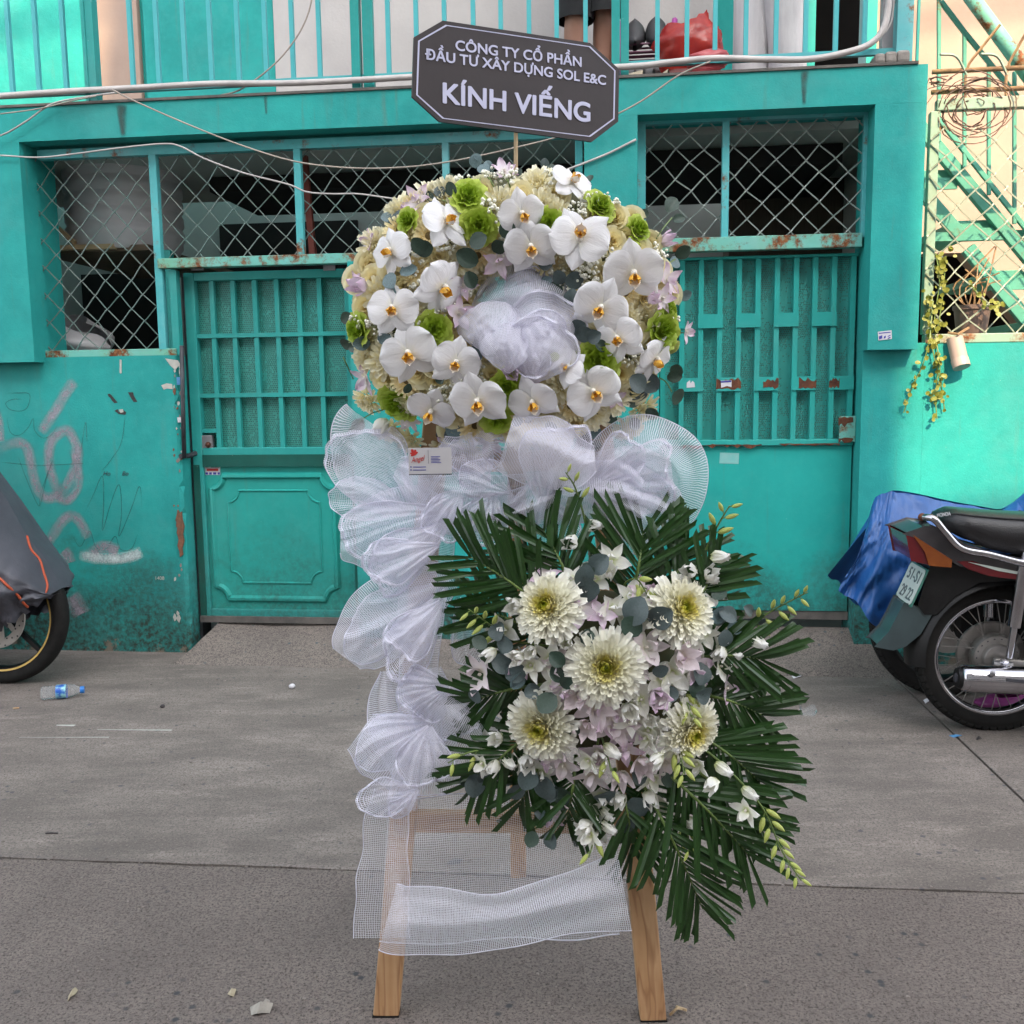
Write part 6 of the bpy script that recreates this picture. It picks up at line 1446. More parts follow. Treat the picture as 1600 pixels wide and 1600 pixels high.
def rose(seed, mat, ruf=0.0, n=15, name='rose', open_=1.0, hgt=.46):
    m = MB(); rr_ = random.Random(seed)
    for i in range(n):
        f = (i + .3) / n; a0 = i * 137.5 + rr_.uniform(-15, 15); r_ = .045 + .27 * f ** .85; arc = R(150 - 55 * f); fl = (.10 + .52 * f ** 1.6) * open_; h = hgt * (1 - .30 * f)
        def fn(a, b, a0=a0, r_=r_, arc=arc, fl=fl, h=h, f=f, i=i):
            t = (a - .5) * arc + R(a0); edge = 1 - .35 * (2 * a - 1) ** 4
            rr2 = r_ * (.55 + .45 * b ** .6) + fl * .42 * b ** 3
            z = h * b * edge - .12 * f - .10 * fl * max(0, b - .75) * 4 * f
            if ruf: rr2 += ruf * sin(a * 19 + i * 2) * b ** 2; z += ruf * 1.1 * sin(a * 15 + i) * b ** 2
            return (rr2 * cos(t), rr2 * sin(t), z)
        m.sheet(fn, 9 if ruf else 6, 5, lambda a, b, f=f: (a, min(1, .25 * f + .75 * b * (.45 + .55 * f))))
    m.ball((0, 0, -.02), .20, 8, 5, (1, 1, .8))
    return m.mesh(name, mat, True)
ROS = [rose(s, m_rose) for s in (1, 2, 3)]; LIM = [rose(s, m_lime, .028, 16, 'lisianthus', 1.15, .40) for s in (4, 5, 6)]
def berries(seed):
    m = MB(); rr_ = random.Random(seed)
    for i in range(34):
        d = Vector((rr_.gauss(0, 1), rr_.gauss(0, 1), abs(rr_.gauss(0, .8)) + .2)).normalized(); p = d * rr_.uniform(.26, .46); r_ = rr_.uniform(.045, .072); m.cur = 0; m.ball(p, r_, 6, 4)
        if i % 2 == 0: m.cur = 1; m.tube([Vector((0, 0, -.1)), p * .9], .012, 3, cap=False)
    return m.mesh('berry_cluster', [m_berry, m_berryst], True)
BER = [berries(s) for s in (1, 2, 3)]
def leafm(mat, seed, fold=.12, rnd_=.95):
    m = MB(); n = 7
    def f(a, b):
        x = (a - .5) * 2; w_ = rnd_ * .5 * max(0.03, sin(pi * (.04 + .94 * b))) ** .6; return (x * w_, b - .02, fold * abs(x) * w_ * 1.2 - .12 * (b - .5) ** 2 + .02 * sin(seed + 5 * b))
    m.sheet(f, 4, 6); return m.mesh('leaf', mat, True)
LEF = {'d': [leafm(m_leafd, 1, .3, .85), leafm(m_leafd, 2, .1)], 'b': [leafm(m_leafb, 3, .35, .8), leafm(m_leafb, 4, .15)], 's': [leafm(m_leafs, 5, .15), leafm(m_leafs, 6, .3)]}
m = MB(); m.lathe([(0, -.5), (.14, -.36), (.20, -.1), (.17, .15), (.08, .38), (.0, .5)], 8); BUD = m.mesh('bud', m_budg, True)
m = MB(); m.cur = 0
for a in range(5): petal(m, .56, .30, .9, .12, .0, .6, .5, 3, 4, TR(0, 0, -.25) @ RZ(a * 72) @ RX(66))
DROP = m.mesh('drooping_blossom', m_dendw, True)
S1 = (y0 + .1) / FPX * 1.02                                 # metres per photograph pixel at the arrangements

# ------------------------------------------------------------------ the wreath
CW = (801, 478); AW, BW = 240.0, 202.0
ywr = lambda pz: yat(pz) - .03
wr = thing('flower_wreath', 'oval wreath of white orchids, cream roses and lime blooms on the easel', 'wreath', E(801, 478, yat(1.35) - .03))
yW = yat(1.36) - .035
def dome(r): 
    q = (r - .64) / .44; return .125 * math.sqrt(max(0, 1 - q * q))
def wpos(px, py, lift=0.0):
    dx, dy = (px - CW[0]) / AW, (py - CW[1]) / BW; r = math.hypot(dx, dy); h = dome(min(r, 1.075)) + lift
    p = E(px, py, yW - h)
    sl = -((r - .64) / .44) / max(.25, math.sqrt(max(.04, 1 - ((min(r, 1.06) - .64) / .44) ** 2))) * .55
    rad = Vector((dx / max(r, .01), 0, -dy / max(r, .01)))
    n = (Vector((0, -1, 0)) - rad * sl).normalized()
    return p, n, r
def place(par, me, name, px, py, dpx, lift, yawx=0.0, pity=0.0, roll=None, face=.55, pos=wpos, rr_=rnd):
    p, n, r = pos(px, py, lift)
    tocam = (CAM - p).normalized(); n = (n * (1 - face) + tocam * face)
    n = (n + Vector((sin(R(yawx)), 0, sin(R(pity))))).normalized()
    s_ = dpx * S1 * (p.y / (y0 + .1)) * .98
    return inst(name, me, par, Matrix.Translation(p) @ basis(n, (0, 0, 1), R(rr_.uniform(0, 360) if roll is None else roll)) @ Matrix.Diagonal((s_, s_, s_, 1)))
# moss ring behind everything
m = MB()
def torf(a, b):
    t = 2 * pi * a; u = 2 * pi * b; rr_ = .64 + .37 * cos(u); px, py = CW[0] + AW * rr_ * cos(t), CW[1] - BW * rr_ * sin(t)
    return E(px, py, yW - .080 * sin(u) - .01)
m.sheet(torf, 48, 12); m.build('moss_ring', m_foam, wr, smooth=True)
ORC = [(697, 347, 76, 28, 18, 8), (893, 284, 64, 35, 25, -15), (815, 335, 66, 25, -18, 30), (906, 370, 82, 0, 5, 178), (830, 387, 76, -4, -10, 2), (612, 394, 66, -35, 5, 15),
       (690, 450, 80, 32, -20, -35), (990, 428, 82, 6, -10, -12), (614, 484, 74, -12, -6, 12), (938, 482, 82, 4, -14, -18), (967, 530, 72, -10, 0, 20), (640, 554, 82, -6, -12, 6),
       (712, 568, 68, 8, -10, -28), (1022, 562, 66, 28, -14, -12), (673, 642, 74, -12, -20, -30), (747, 628, 78, -2, -16, 0), (834, 628, 74, -8, -16, 14), (928, 613, 76, 12, -10, 34), (886, 574, 56, -30, 14, -60)]
for k, (px, py, d, yw, pt_, ro) in enumerate(ORC):
    rr_ = random.Random(k * 3 + 1); o = place(wr, PLIP, 'orchid', px, py, d * 1.14 * rr_.uniform(.96, 1.06), .045, yw * 1.3 + rr_.uniform(-16, 16), pt_ * 1.3 + rr_.uniform(-14, 14), ro + rr_.uniform(-14, 14), .5)
    for s_ in (-1, 1): sub('petal', PHL[rr_.randrange(4)], o, TR(0, .0, .02) @ RZ(s_ * (-76 + rr_.uniform(-7, 7))) @ RX(rr_.uniform(-4, 12)))
    for a in (0, 140, 220): sub('petal', PHS[rr_.randrange(3)], o, TR(0, 0, -.012) @ RZ(a + rr_.uniform(-7, 7)) @ RX(rr_.uniform(-6, 8)))
LM = [(731, 310, 46, 10, 20), (748, 351, 46, 0, -8), (640, 346, 34, -40, 10), (858, 350, 42, 0, 0), (935, 326, 42, 30, 25), (993, 362, 40, 45, 15), (678, 514, 46, 0, -5), (563, 516, 42, -45, 0), (1041, 486, 32, 50, 0), (1031, 517, 52, 20, 0), (934, 563, 56, 0, -5), (624, 626, 52, -15, -25), (791, 606, 46, 0, -10), (777, 652, 42, 0, -25)]
for k, (px, py, d, yw, pt_) in enumerate(LM): place(wr, LIM[k % 3], 'lisianthus', px, py, d * 1.22, .018, yw, pt_)
DN = [(652, 313, 52, 'p', -10, 10), (787, 269, 46, 'p', 20, 30), (577, 379, 42, 'p', -40, 10), (572, 447, 62, 'p', -25, 0), (779, 408, 56, 'p', 5, -5), (716, 490, 54, 'p', 20, 0), (722, 445, 48, 'p', 15, -15), (1030, 380, 48, 'p', 35, 10), (1042, 438, 56, 'p', 40, 0), (1071, 518, 38, 'p', 50, 0), (572, 592, 54, 'p', -35, -15), (605, 655, 60, 'w', -25, -30), (702, 692, 50, 'p', 0, -35), (765, 688, 52, 'p', 0, -30), (1034, 466, 48, 'p', 40, -5), (800, 582, 56, 'p', 0, -5), (962, 622, 34, 'p', 10, -10), (833, 588, 44, 'p', 10, -10), (640, 655, 46, 'q', -10, -30), (1012, 470, 40, 'p', 30, 10), (556, 440, 34, 'p', -50, 20)]
for k, (px, py, d, t_, yw, pt_) in enumerate(DN): place(wr, DEN[t_][k % len(DEN[t_])], 'small_orchid', px, py, d * 1.05, .030, yw, pt_)
LV = [(650, 392, 26, 'd'), (664, 393, 26, 'd'), (605, 428, 26, 'b'), (626, 428, 26, 'b'), (604, 446, 22, 'b'), (735, 383, 28, 'd'), (745, 412, 34, 'd'), (730, 425, 26, 'd'), (852, 422, 28, 's'), (862, 436, 20, 'b'), (884, 440, 28, 's'), (893, 452, 26, 's'), (878, 456, 24, 'd'), (868, 424, 22, 's'),
      (745, 535, 30, 's'), (762, 536, 26, 's'), (758, 555, 22, 'd'), (752, 560, 24, 's'), (578, 535, 26, 'b'), (592, 533, 24, 'b'), (915, 508, 26, 's'), (925, 520, 26, 's'), (930, 535, 22, 'd'), (918, 530, 24, 's'), (986, 590, 32, 's'), (1003, 588, 32, 's'), (985, 610, 28, 's'), (978, 622, 24, 'd'),
      (707, 660, 26, 'b'), (700, 676, 28, 's'), (716, 672, 26, 's'), (908, 676, 24, 's'), (922, 668, 22, 'b'), (915, 688, 22, 's'), (925, 690, 20, 's'), (903, 690, 20, 'd'), (1042, 330, 26, 'd'), (1052, 345, 18, 'd'), (1056, 400, 24, 'd'), (1048, 412, 20, 'b'), (1060, 462, 22, 'b'), (1052, 616, 28, 'd'), (1043, 590, 22, 'd'), (1048, 575, 20, 'd'), (566, 655, 24, 'd'), (558, 668, 18, 'd'),
      (549, 492, 20, 'd'), (548, 535, 22, 'd'), (560, 540, 20, 'd'), (745, 262, 20, 'b'), (757, 270, 20, 'b'), (766, 266, 16, 'b'), (750, 252, 14, 'b'), (628, 345, 22, 's'), (616, 342, 20, 'b'), (622, 352, 18, 'b'), (712, 305, 22, 'd'), (705, 290, 18, 'd'), (800, 372, 28, 'd'), (788, 380, 24, 'd'), (860, 270, 16, 'd'), (848, 262, 14, 's'), (690, 308, 18, 's'), (672, 316, 18, 'd'), (920, 285, 14, 'd'), (808, 275, 12, 'd'), (1000, 335, 16, 'd'), (640, 600, 16, 'd'), (690, 600, 18, 'd'), (855, 660, 20, 'd'), (800, 660, 18, 'd'), (945, 650, 20, 'd'), (1010, 640, 22, 'd'), (985, 655, 20, 's')]
rl_ = random.Random(21)
for px, py, d, t_ in LV:
    rim = math.hypot((px - CW[0]) / AW, (py - CW[1]) / BW)
    a = math.degrees(math.atan2(px - CW[0], -(py - CW[1]))) if rim > .92 else rl_.uniform(0, 360)
    place(wr, LEF[t_][rl_.randrange(2)], 'leaf', px, py, d * 1.05, .040 if rim < .95 else .01, rl_.uniform(-30, 30), rl_.uniform(-30, 30), -a + rl_.uniform(-30, 30), .6)
m = MB()
for (x0, y0_, x1, y1) in ((752, 275, 748, 300), (757, 272, 775, 300), (1050, 340, 1015, 390), (1055, 405, 1030, 430), (1062, 465, 1035, 480), (545, 535, 575, 540), (690, 312, 705, 330), (850, 266, 850, 300), (787, 275, 800, 300), (1068, 520, 1035, 530), (560, 660, 600, 640), (536, 558, 552, 592), (1050, 612, 1030, 590)):
    a, b = wpos(x0, y0_, .03)[0], wpos(x1, y1, .0)[0]; m.tube(crom([a, a.lerp(b, .5) + Vector((0, -.01, .004)), b], 4), .0014, 4, cap=False)
m.build('stems', m_stem, wr, kind='stuff')
p, n, r = wpos(1052, 542, .03); inst('bud', BUD, wr, Matrix.Translation(p) @ basis((.5, -.6, .5)) @ Matrix.Diagonal((.055, .055, .038, 1)))
p, n, r = wpos(866, 558, .05); inst('bud', BUD, wr, Matrix.Translation(p) @ basis((-.3, -.8, -.2)) @ Matrix.Diagonal((.045, .045, .036, 1)))
# filler between the named blooms
rf = random.Random(12); pts = []
big = [(a[0], a[1], a[2] * .46) for a in ORC] + [(a[0], a[1], a[2] * .40) for a in LM]
def poisson(dmin, tries, seed, ok):
    rf = random.Random(seed); pts = []
    for _ in range(tries):
        a = rf.uniform(0, 2 * pi); r = math.sqrt(rf.uniform(.07, 1.03)); px, py = CW[0] + AW * r * cos(a), CW[1] + BW * r * sin(a)
        if any((px - q[0]) ** 2 + (py - q[1]) ** 2 < dmin ** 2 for q in pts): continue
        if not ok(px, py): continue
        pts.append((px, py, r))
    return pts
F_ = poisson(24, 12000, 12, lambda x, y: all((x - b[0]) ** 2 + (y - b[1]) ** 2 > (b[2] * .80) ** 2 for b in big))
for px, py, r in F_:
    k = rf.random(); up = rf.uniform(-14, 14)
    if k < .40: place(wr, ROS[rf.randrange(3)], 'rose', px, py, rf.uniform(46, 56), -.012, up, rf.uniform(-14, 14))
    elif k < .49: place(wr, GER[rf.randrange(2)], 'gerbera', px, py, rf.uniform(52, 62), .002, up * 1.5, rf.uniform(-20, 20))
    elif k < .72: place(wr, POM[rf.randrange(3)], 'aster', px, py, rf.uniform(54, 68), -.004, up * 1.5, rf.uniform(-20, 20))
    else: place(wr, BER[rf.randrange(3)], 'berry_cluster', px, py, rf.uniform(40, 50), .008, up, rf.uniform(-14, 14))
for px, py, d in ((640, 688, 56), (690, 700, 50), (612, 672, 52), (735, 702, 50), (870, 690, 54), (980, 668, 56), (1005, 640, 56), (575, 625, 54)): place(wr, POM[rf.randrange(3)], 'aster', px, py, d, -.02, rf.uniform(-20, 20), -25)
# a ring of blooms seen from the side at the rim
for i in range(40):
    a = 2 * pi * i / 40 + rf.uniform(-.05, .05); r = rf.uniform(.99, 1.05); px, py = CW[0] + AW * r * cos(a), CW[1] - BW * r * sin(a)
    n = Vector((cos(a), -.35, sin(a))); p = E(px, py, yW - rf.uniform(.0, .03)); s_ = S1
    k = rf.random(); me, nm, d = (POM[rf.randrange(3)], 'aster', 58) if k < .55 else ((ROS[rf.randrange(3)], 'rose', 48) if k < .75 else (BER[rf.randrange(3)], 'berry_cluster', 42))
    inst(nm, me, wr, Matrix.Translation(p - Vector((cos(a), 0, sin(a))) * .02) @ basis(n, (0, 0, 1), rf.uniform(0, 6)) @ Matrix.Diagonal((d * s_,) * 3 + (1,)))

# ------------------------------------------------------------------ the lower spray with palm fronds
ySp = yat(.65) - .075
sp_ = thing('flower_spray', 'spray of five white chrysanthemums and orchids on dark palm fronds below the wreath', 'flower spray', E(945, 1040, ySp))
CS = (945, 1040)
def spos(px, py, lift=0.0):
    dx, dy = (px - CS[0]) / 230, (py - CS[1]) / 210; r2 = dx * dx + dy * dy
    h = .13 * math.exp(-r2 * .8) + lift; p = E(px, py, ySp - h)
    return p, Vector((dx * .75, -1, -dy * .75)).normalized(), math.sqrt(r2)
m = MB(); m.ball(E(945, 1050, ySp + .0), .16, 16, 10, (1, .45, 1)); m.build('foam_block', m_foam, sp_, smooth=True)
def leaflet_mesh(bend, tip, side):
    m = MB()
    def f(a, b):
        x = (a - .5) * 2; w_ = .5 * (.60 + .85 * min(1, b * 2.4)) * (1 - .10 * max(0, b - .45)); y = b
        if b > .99: y = 1 + tip * x
        return (x * w_, y, .30 * abs(x) * w_ * (1 - .4 * b) + bend * b * b)
    m.sheet(f, 2, 6); m.v = [Vector(p) for p in m.v]; return m
LFB = [leaflet_mesh(-.9, .035, 1), leaflet_mesh(-2.2, -.04, 1), leaflet_mesh(.5, .05, 1), leaflet_mesh(-3.6, .02, 1)]
LFM = [b_.mesh('leaflet', m_palm) for b_ in LFB]
# frond: base, tip, leaflet length in the middle, leaflets a side, forward lift
FRD = [((885, 985), (732, 868), 98, 18, .05), ((865, 1010), (744, 948), 86, 13, .03), ((905, 960), (848, 826), 96, 14, .02), ((900, 950), (800, 862), 88, 13, .01), ((980, 960), (1005, 830), 104, 15, .02), ((1020, 960), (1075, 862), 96, 14, .01), ((1060, 980), (1118, 890), 84, 12, .03),
       ((1060, 1030), (1192, 1030), 92, 15, .05), ((1070, 1080), (1192, 1118), 92, 15, .03), ((1060, 1130), (1188, 1222), 104, 15, .05), ((1040, 1170), (1190, 1290), 96, 15, .04), ((1010, 1180), (1172, 1338), 104, 18, .07), ((985, 1190), (1098, 1420), 104, 20, .05),
       ((900, 1180), (885, 1285), 84, 12, .03), ((850, 1130), (738, 1222), 92, 14, .04), ((850, 1070), (735, 1096), 76, 12, .03), ((960, 1200), (990, 1330), 92, 13, .02), ((850, 1180), (810, 1260), 80, 11, .02)]
rp_ = random.Random(31); LST = []
for (b0, b1, LL, nn_, lift) in [(a_, b_, l_, int(n_ * 1.2), f_) for a_, b_, l_, n_, f_ in FRD]:
    B_, T_ = E(*b0, ySp - .05), E(*b1, ySp - .02 - lift)
    mid = B_.lerp(T_, .5) + Vector((0, -.045, .02)); q = crom([B_, mid, T_], 10)
    rach = MB().tube(q, [.0042 - .0030 * i / 20 for i in range(21)], 5).build('palm_frond', m_stem, sp_, smooth=True)
    ax_ = (T_ - B_).normalized(); nrm = Vector((0, -1, 0)); nrm = (nrm - ax_ * nrm.dot(ax_)).normalized()
    for k in range(nn_):
        t = .10 + .89 * (k + .5) / nn_; i = t * 20; p = q[int(i)].lerp(q[min(20, int(i) + 1)], i - int(i))
        for s_ in (-1, 1):
            if rp_.random() < .06: continue
            ang = R(60 - 36 * t + rp_.uniform(-7, 7)) * s_; d = (Matrix.Rotation(ang, 3, nrm) @ ax_)
            d = (d + nrm * rp_.uniform(-.20, .14) + Vector((0, 0, -.14 * (.4 + t)))).normalized()
            L = LL * S1 * (.36 + .66 * sin(pi * (.14 + .72 * t))) * rp_.uniform(.80, 1.12); W = .0088 * rp_.uniform(.8, 1.2) * (1 - .30 * t)
            nn2 = (nrm + Vector((rp_.uniform(-.5, .5), 0, rp_.uniform(-.5, .5)))); zc2 = (nn2 - d * nn2.dot(d)).normalized(); xc = d.cross(zc2)
            LST.append((L, rp_.randrange(4), rach, Matrix(((xc.x * W, d.x * L, zc2.x * W, p.x), (xc.y * W, d.y * L, zc2.y * W, p.y), (xc.z * W, d.z * L, zc2.z * W, p.z), (0, 0, 0, 1)))))
LST.sort(key=lambda e: -e[0]); bpos = BASE[sp_.name]; m = MB()
for k, (L, vi, rach, Mx) in enumerate(LST):
    if k < 296: sub('leaflet', LFM[vi], rach, Matrix.Translation(-bpos) @ Mx)
    else: m.add(LFB[vi], Mx)
m.build('small_leaflets', m_palm, sp_, kind='stuff')
for k, (px, py, d, yw, pt_) in enumerate(((856, 948, 112, -18, 12), (1064, 952, 112, 20, 8), (946, 1042, 122, 0, 0), (846, 1135, 114, -12, -10), (1078, 1142, 108, 22, -14))):
    place(sp_, CHR[k % 2], 'chrysanthemum', px, py, d * 1.08, .035, yw, pt_, None, .60, spos)
SD = [(905, 950, 62, 'p', 10, 5), (940, 960, 40, 'p', 0, 10), (850, 900, 44, 'p', 0, 30), (985, 935, 48, 'w', 5, 10), (1005, 960, 50, 'w', 0, 0), (1000, 925, 40, 'p', 20, 20), (1018, 940, 44, 'p', 0, 0), (1010, 1010, 56, 'q', 15, 0), (1062, 1025, 60, 'q', 10, 0), (1085, 1042, 50, 'p', 25, 0), (1050, 1050, 56, 'w', 10, 0), (1020, 1085, 60, 'p', 10, -5), (960, 1130, 64, 'q', 0, -10), (930, 1105, 60, 'q', -5, -5), (905, 1085, 56, 'q', -10, 0), (985, 1120, 50, 'w', 0, 0), (1012, 1140, 48, 'w', 10, -10), (1035, 1135, 46, 'w', 10, 0), (880, 1045, 56, 'q', -5, 0), (860, 1030, 50, 'w', -20, 0), (818, 1025, 50, 'w', -20, 0), (830, 1040, 46, 'w', -10, -5), (752, 1052, 56, 'q', -30, 0), (885, 1005, 46, 'w', -5, 5), (975, 1170, 50, 'p', 0, -35), (935, 1172, 50, 'p', -20, -35), (1000, 1185, 56, 'q', 5, -20), (880, 1195, 50, 'q', -10, -25), (925, 1210, 54, 'q', 0, -30), (970, 1205, 48, 'q', 0, -30), (1020, 1215, 50, 'w', 10, -30), (940, 1240, 50, 'w', 0, -25), (1010, 1235, 46, 'w', 10, -20), (770, 1165, 50, 'w', -25, -10), (758, 1180, 50, 'w', -25, 0), (783, 1150, 44, 'w', -20, 5), (1125, 1040, 40, 'w', 35, 0), (1135, 1075, 40, 'p', 50, 0), (1100, 905, 44, 'w', 25, 25), (1112, 925, 40, 'w', 20, 10), (930, 905, 44, 'w', 0, 20), (950, 900, 44, 'w', 0, 25), (895, 905, 34, 'w', -5, 25), (865, 1250, 46, 'q', -10, -30), (860, 1275, 38, 'p', -10, -35), (930, 1290, 54, 'w', 0, -25), (920, 1265, 50, 'w', 5, -20), (1060, 1270, 38, 'w', 15, -30), (1130, 1165, 40, 'w', 30, -10), (1150, 1225, 40, 'w', 30, -20), (870, 1170, 44, 'q', -5, -15), (1125, 1010, 40, 'w', 30, 10), (1040, 1190, 44, 'q', 10, -20), (915, 1130, 50, 'q', 0, -10), (985, 1060, 46, 'w', 8, 0), (1000, 1040, 40, 'q', 0, 0)]
rs2 = random.Random(8)
for _ in range(28):                                          # more small orchids between the named ones
    a = rs2.uniform(0, 2 * pi); r_ = math.sqrt(rs2.uniform(.02, 1)); SD.append((945 + 185 * r_ * cos(a), 1060 + 185 * r_ * sin(a), rs2.uniform(40, 54), 'wwwwp'[rs2.randrange(5)], rs2.uniform(-20, 20), rs2.uniform(-20, 15)))
for k, (px, py, d, t_, yw, pt_) in enumerate(SD): place(sp_, DEN[t_][k % len(DEN[t_])], 'small_orchid', px, py, d * 1.36, .012, yw, pt_, None, .5, spos)
SL = [(925, 893, 34, 's'), (905, 915, 34, 's'), (935, 920, 42, 's'), (915, 880, 24, 'd'), (985, 975, 44, 's'), (1015, 972, 40, 's'), (1000, 990, 34, 'd'), (880, 1040, 28, 'd'), (890, 1055, 26, 'd'), (876, 1065, 26, 'd'), (800, 1010, 30, 's'), (780, 1000, 30, 's'), (770, 1030, 34, 's'), (790, 1055, 32, 's'), (800, 1075, 28, 'b'), (760, 1010, 24, 'd'), (1110, 960, 32, 'b'), (1125, 955, 28, 's'), (1140, 965, 24, 'b'), (1115, 935, 24, 'd'), (1095, 1070, 34, 's'), (1110, 1085, 30, 's'), (1085, 1090, 28, 'd'), (865, 1085, 34, 'd'), (740, 1210, 34, 's'), (760, 1225, 34, 's'), (720, 1225, 28, 'd'), (785, 1215, 30, 's'), (830, 1200, 34, 's'), (850, 1215, 38, 's'), (870, 1230, 34, 's'), (890, 1245, 32, 'd'), (820, 1230, 30, 's'), (835, 1265, 34, 's'), (850, 1290, 30, 'b'), (860, 1300, 26, 's'), (835, 1300, 24, 'd'), (880, 1265, 30, 's'), (960, 1235, 34, 's'), (985, 1250, 36, 's'), (975, 1275, 32, 's'), (1005, 1225, 30, 's'), (1045, 1230, 28, 'd'), (820, 1085, 26, 's'), (1130, 1010, 26, 's'), (900, 1150, 30, 'd'), (1060, 1085, 28, 's'), (920, 1010, 26, 'd'), (1020, 1050, 24, 's'), (1160, 980, 22, 'b'), (1175, 960, 20, 's'), (745, 1080, 24, 's')]
for px, py, d, t_ in SL: place(sp_, LEF[t_][rl_.randrange(2)], 'leaf', px, py, d * 1.1, .034, rl_.uniform(-35, 35), rl_.uniform(-35, 35), None, .5, spos)
def budspray(pts, nb, nf, lift, droop, bs=24):
    q = crom([E(x, y, ySp - lift - .02 * i) for i, (x, y) in enumerate(pts)], 8); n = len(q) - 1
    st = MB().tube(q, [.0026 - .0014 * i / n for i in range(n + 1)], 5).build('orchid_stem', m_stem, sp_, smooth=True); bp = BASE[sp_.name]
    side = 1
    for k in range(nf):
        t = .05 + .45 * (k + .5) / nf; p = q[int(t * n)]; side = -side
        o = p + Vector((side * .016, -.02, -.018)); s_ = rnd.uniform(46, 56) * S1; sub('drooping_blossom' if k % 2 else 'small_orchid', DROP if k % 2 else DEN['w'][k % 3], st, Matrix.Translation(o - bp) @ basis((side * .6, -.7, -.3 if droop else .1), (0, 0, 1), rnd.uniform(-1, 1)) @ Matrix.Diagonal((s_, s_, s_, 1)))
    for k in range(nb):
        t = .48 + .52 * (k + .6) / nb; p = q[min(n, int(t * n))]; side = -side; tt = (q[min(n, int(t * n) + 1)] - q[max(0, int(t * n) - 1)]).normalized()
        sd = Vector((-tt.z, 0, tt.x)) * side; s_ = .80 * bs * (1.15 - .75 * (t - .4)) * S1
        dr = (sd * .8 + tt * .6 + Vector((0, -.15, -.55 if droop else .1))).normalized(); o = p + dr * s_ * .85
        sub('bud', BUD, st, Matrix.Translation(o - bp) @ basis(dr) @ Matrix.Diagonal((s_ * .95, s_ * .95, s_ * 1.1, 1)))
        mm_ = MB().tube([p, p.lerp(o, .6) + Vector((0, 0, .003))], .0011, 4, cap=False).mesh('bud_stalk', m_stem, False, bp); sub('bud_stalk', mm_, st, Matrix.Identity(4))
budspray([(925, 900), (915, 820), (900, 765), (884, 738)], 5, 4, .03, False, 22)
budspray([(1075, 930), (1100, 865), (1122, 820), (1140, 790)], 5, 4, .05, False, 26)
budspray([(1085, 1010), (1150, 990), (1205, 955), (1262, 925)], 10, 4, .06, True, 24)
budspray([(860, 1010), (800, 1000), (760, 972), (732, 952)], 7, 3, .06, True, 26)
budspray([(835, 1165), (780, 1170), (735, 1175), (700, 1192)], 3, 5, .06, True, 28)
budspray([(1085, 1160), (1130, 1195), (1190, 1260), (1222, 1330), (1252, 1376)], 13, 5, .09, True, 26)
budspray([(1000, 1050), (1050, 1060), (1070, 1090), (1080, 1120)], 5, 3, .08, True, 30)
budspray([(1010, 1120), (1040, 1150), (1060, 1175), (1070, 1210)], 6, 3, .09, True, 30)
budspray([(1040, 1220), (1062, 1260), (1074, 1300), (1078, 1330)], 5, 2, .05, True, 24)
budspray([(930, 1180), (938, 1150), (950, 1185), (955, 1205)], 2, 2, .09, True, 30)
budspray([(985, 940), (975, 915), (995, 905), (1015, 935)], 5, 2, .07, True, 30)
budspray([(930, 1230), (935, 1270), (928, 1310), (920, 1340)], 2, 5, .04, True, 30)
# ------------------------------------------------------------------ white mesh netting
nt_ = thing('mesh_netting', 'long white mesh ribbon gathered in puffs down the left side of the easel', 'ribbon', Ez(690, 760, -.02))
rs_ = thing('mesh_rosette', 'white mesh rosette puffed in the middle of the wreath', 'rosette', E(818, 505, yW - .10))
rN = random.Random(77)
def edge_attr(me, nu, nv):
    a = me.attributes.new('edge', 'FLOAT', 'POINT'); n = (nu + 1) * (nv + 1); v = [0.0] * n + [1.0] * (len(me.vertices) - n)
    a.data.foreach_set('value', v)
def puff(par, pts, y, bulge=.05, fold=.020, nf=5, seed=0, mat=None, wnom=.22, gath=1.0, tilt=0.0, nu=46, nv=40, name='ribbon_loop', yend=None, curlb=0.0):
    # pts: (px, py, half width px) along the ribbon; gathers where the width is small
    q = crom([(p[0], p[1], 0) for p in pts], 12); hw = crom([(p[2], 0, 0) for p in pts], 12); n = len(q) - 1
    side = []
    for i in range(n + 1):
        t = q[min(n, i + 1)] - q[max(0, i - 1)]; t.normalize(); side.append(Vector((-t.y, t.x, 0)))
    hmax = max(h.x for h in hw); Ls = sum((q[i + 1] - q[i]).length for i in range(n)) * S1
    def g(L_, a):
        i = a * n; k = int(i); k2 = min(n, k + 1); return L_[k].lerp(L_[k2], i - k)
    def f(a, b):
        c = g(q, a); h = max(1.5, g(hw, a).x); s_ = g(side, a); x = (b - .5) * 2
        gt = 1 - min(1, h / hmax)
        ph = seed * 2.1
        wv = sin(x * nf * 2.2 + ph + 1.2 * sin(a * 3 + ph)) * fold * (.45 + .8 * gt) + mnoise.noise(Vector((a * 3.2 + seed, x * 1.7, seed * .7))) * fold * 2.0
        edge = mnoise.noise(Vector((a * 5 + seed * 3, round(b) * 9 + .5, 2))) * 6 * abs(x) ** 3
        p2 = c + s_ * (h * (x + .05 * sin(a * 9 + seed)) + edge)
        yy = (y if yend is None else y + (yend - y) * a) - bulge * (1 - x * x) * min(1, h / hmax) - wv + tilt * x + curlb * sin(pi * a)
        return E(p2.x, p2.y, yy)
    m = MB(); m.sheet(f, nu, nv, lambda a, b: (a * Ls * 1.25, b * wnom))
    for j in (0, nv): m.tube([m.v[j * (nu + 1) + i] for i in range(nu + 1)], .0011, 4, cap=False)     # corded selvedges
    o = m.build(name, mat or m_net, par, smooth=True); edge_attr(o.data, nu, nv)
    o.data.update()
    # the thick corded selvedges
    return o
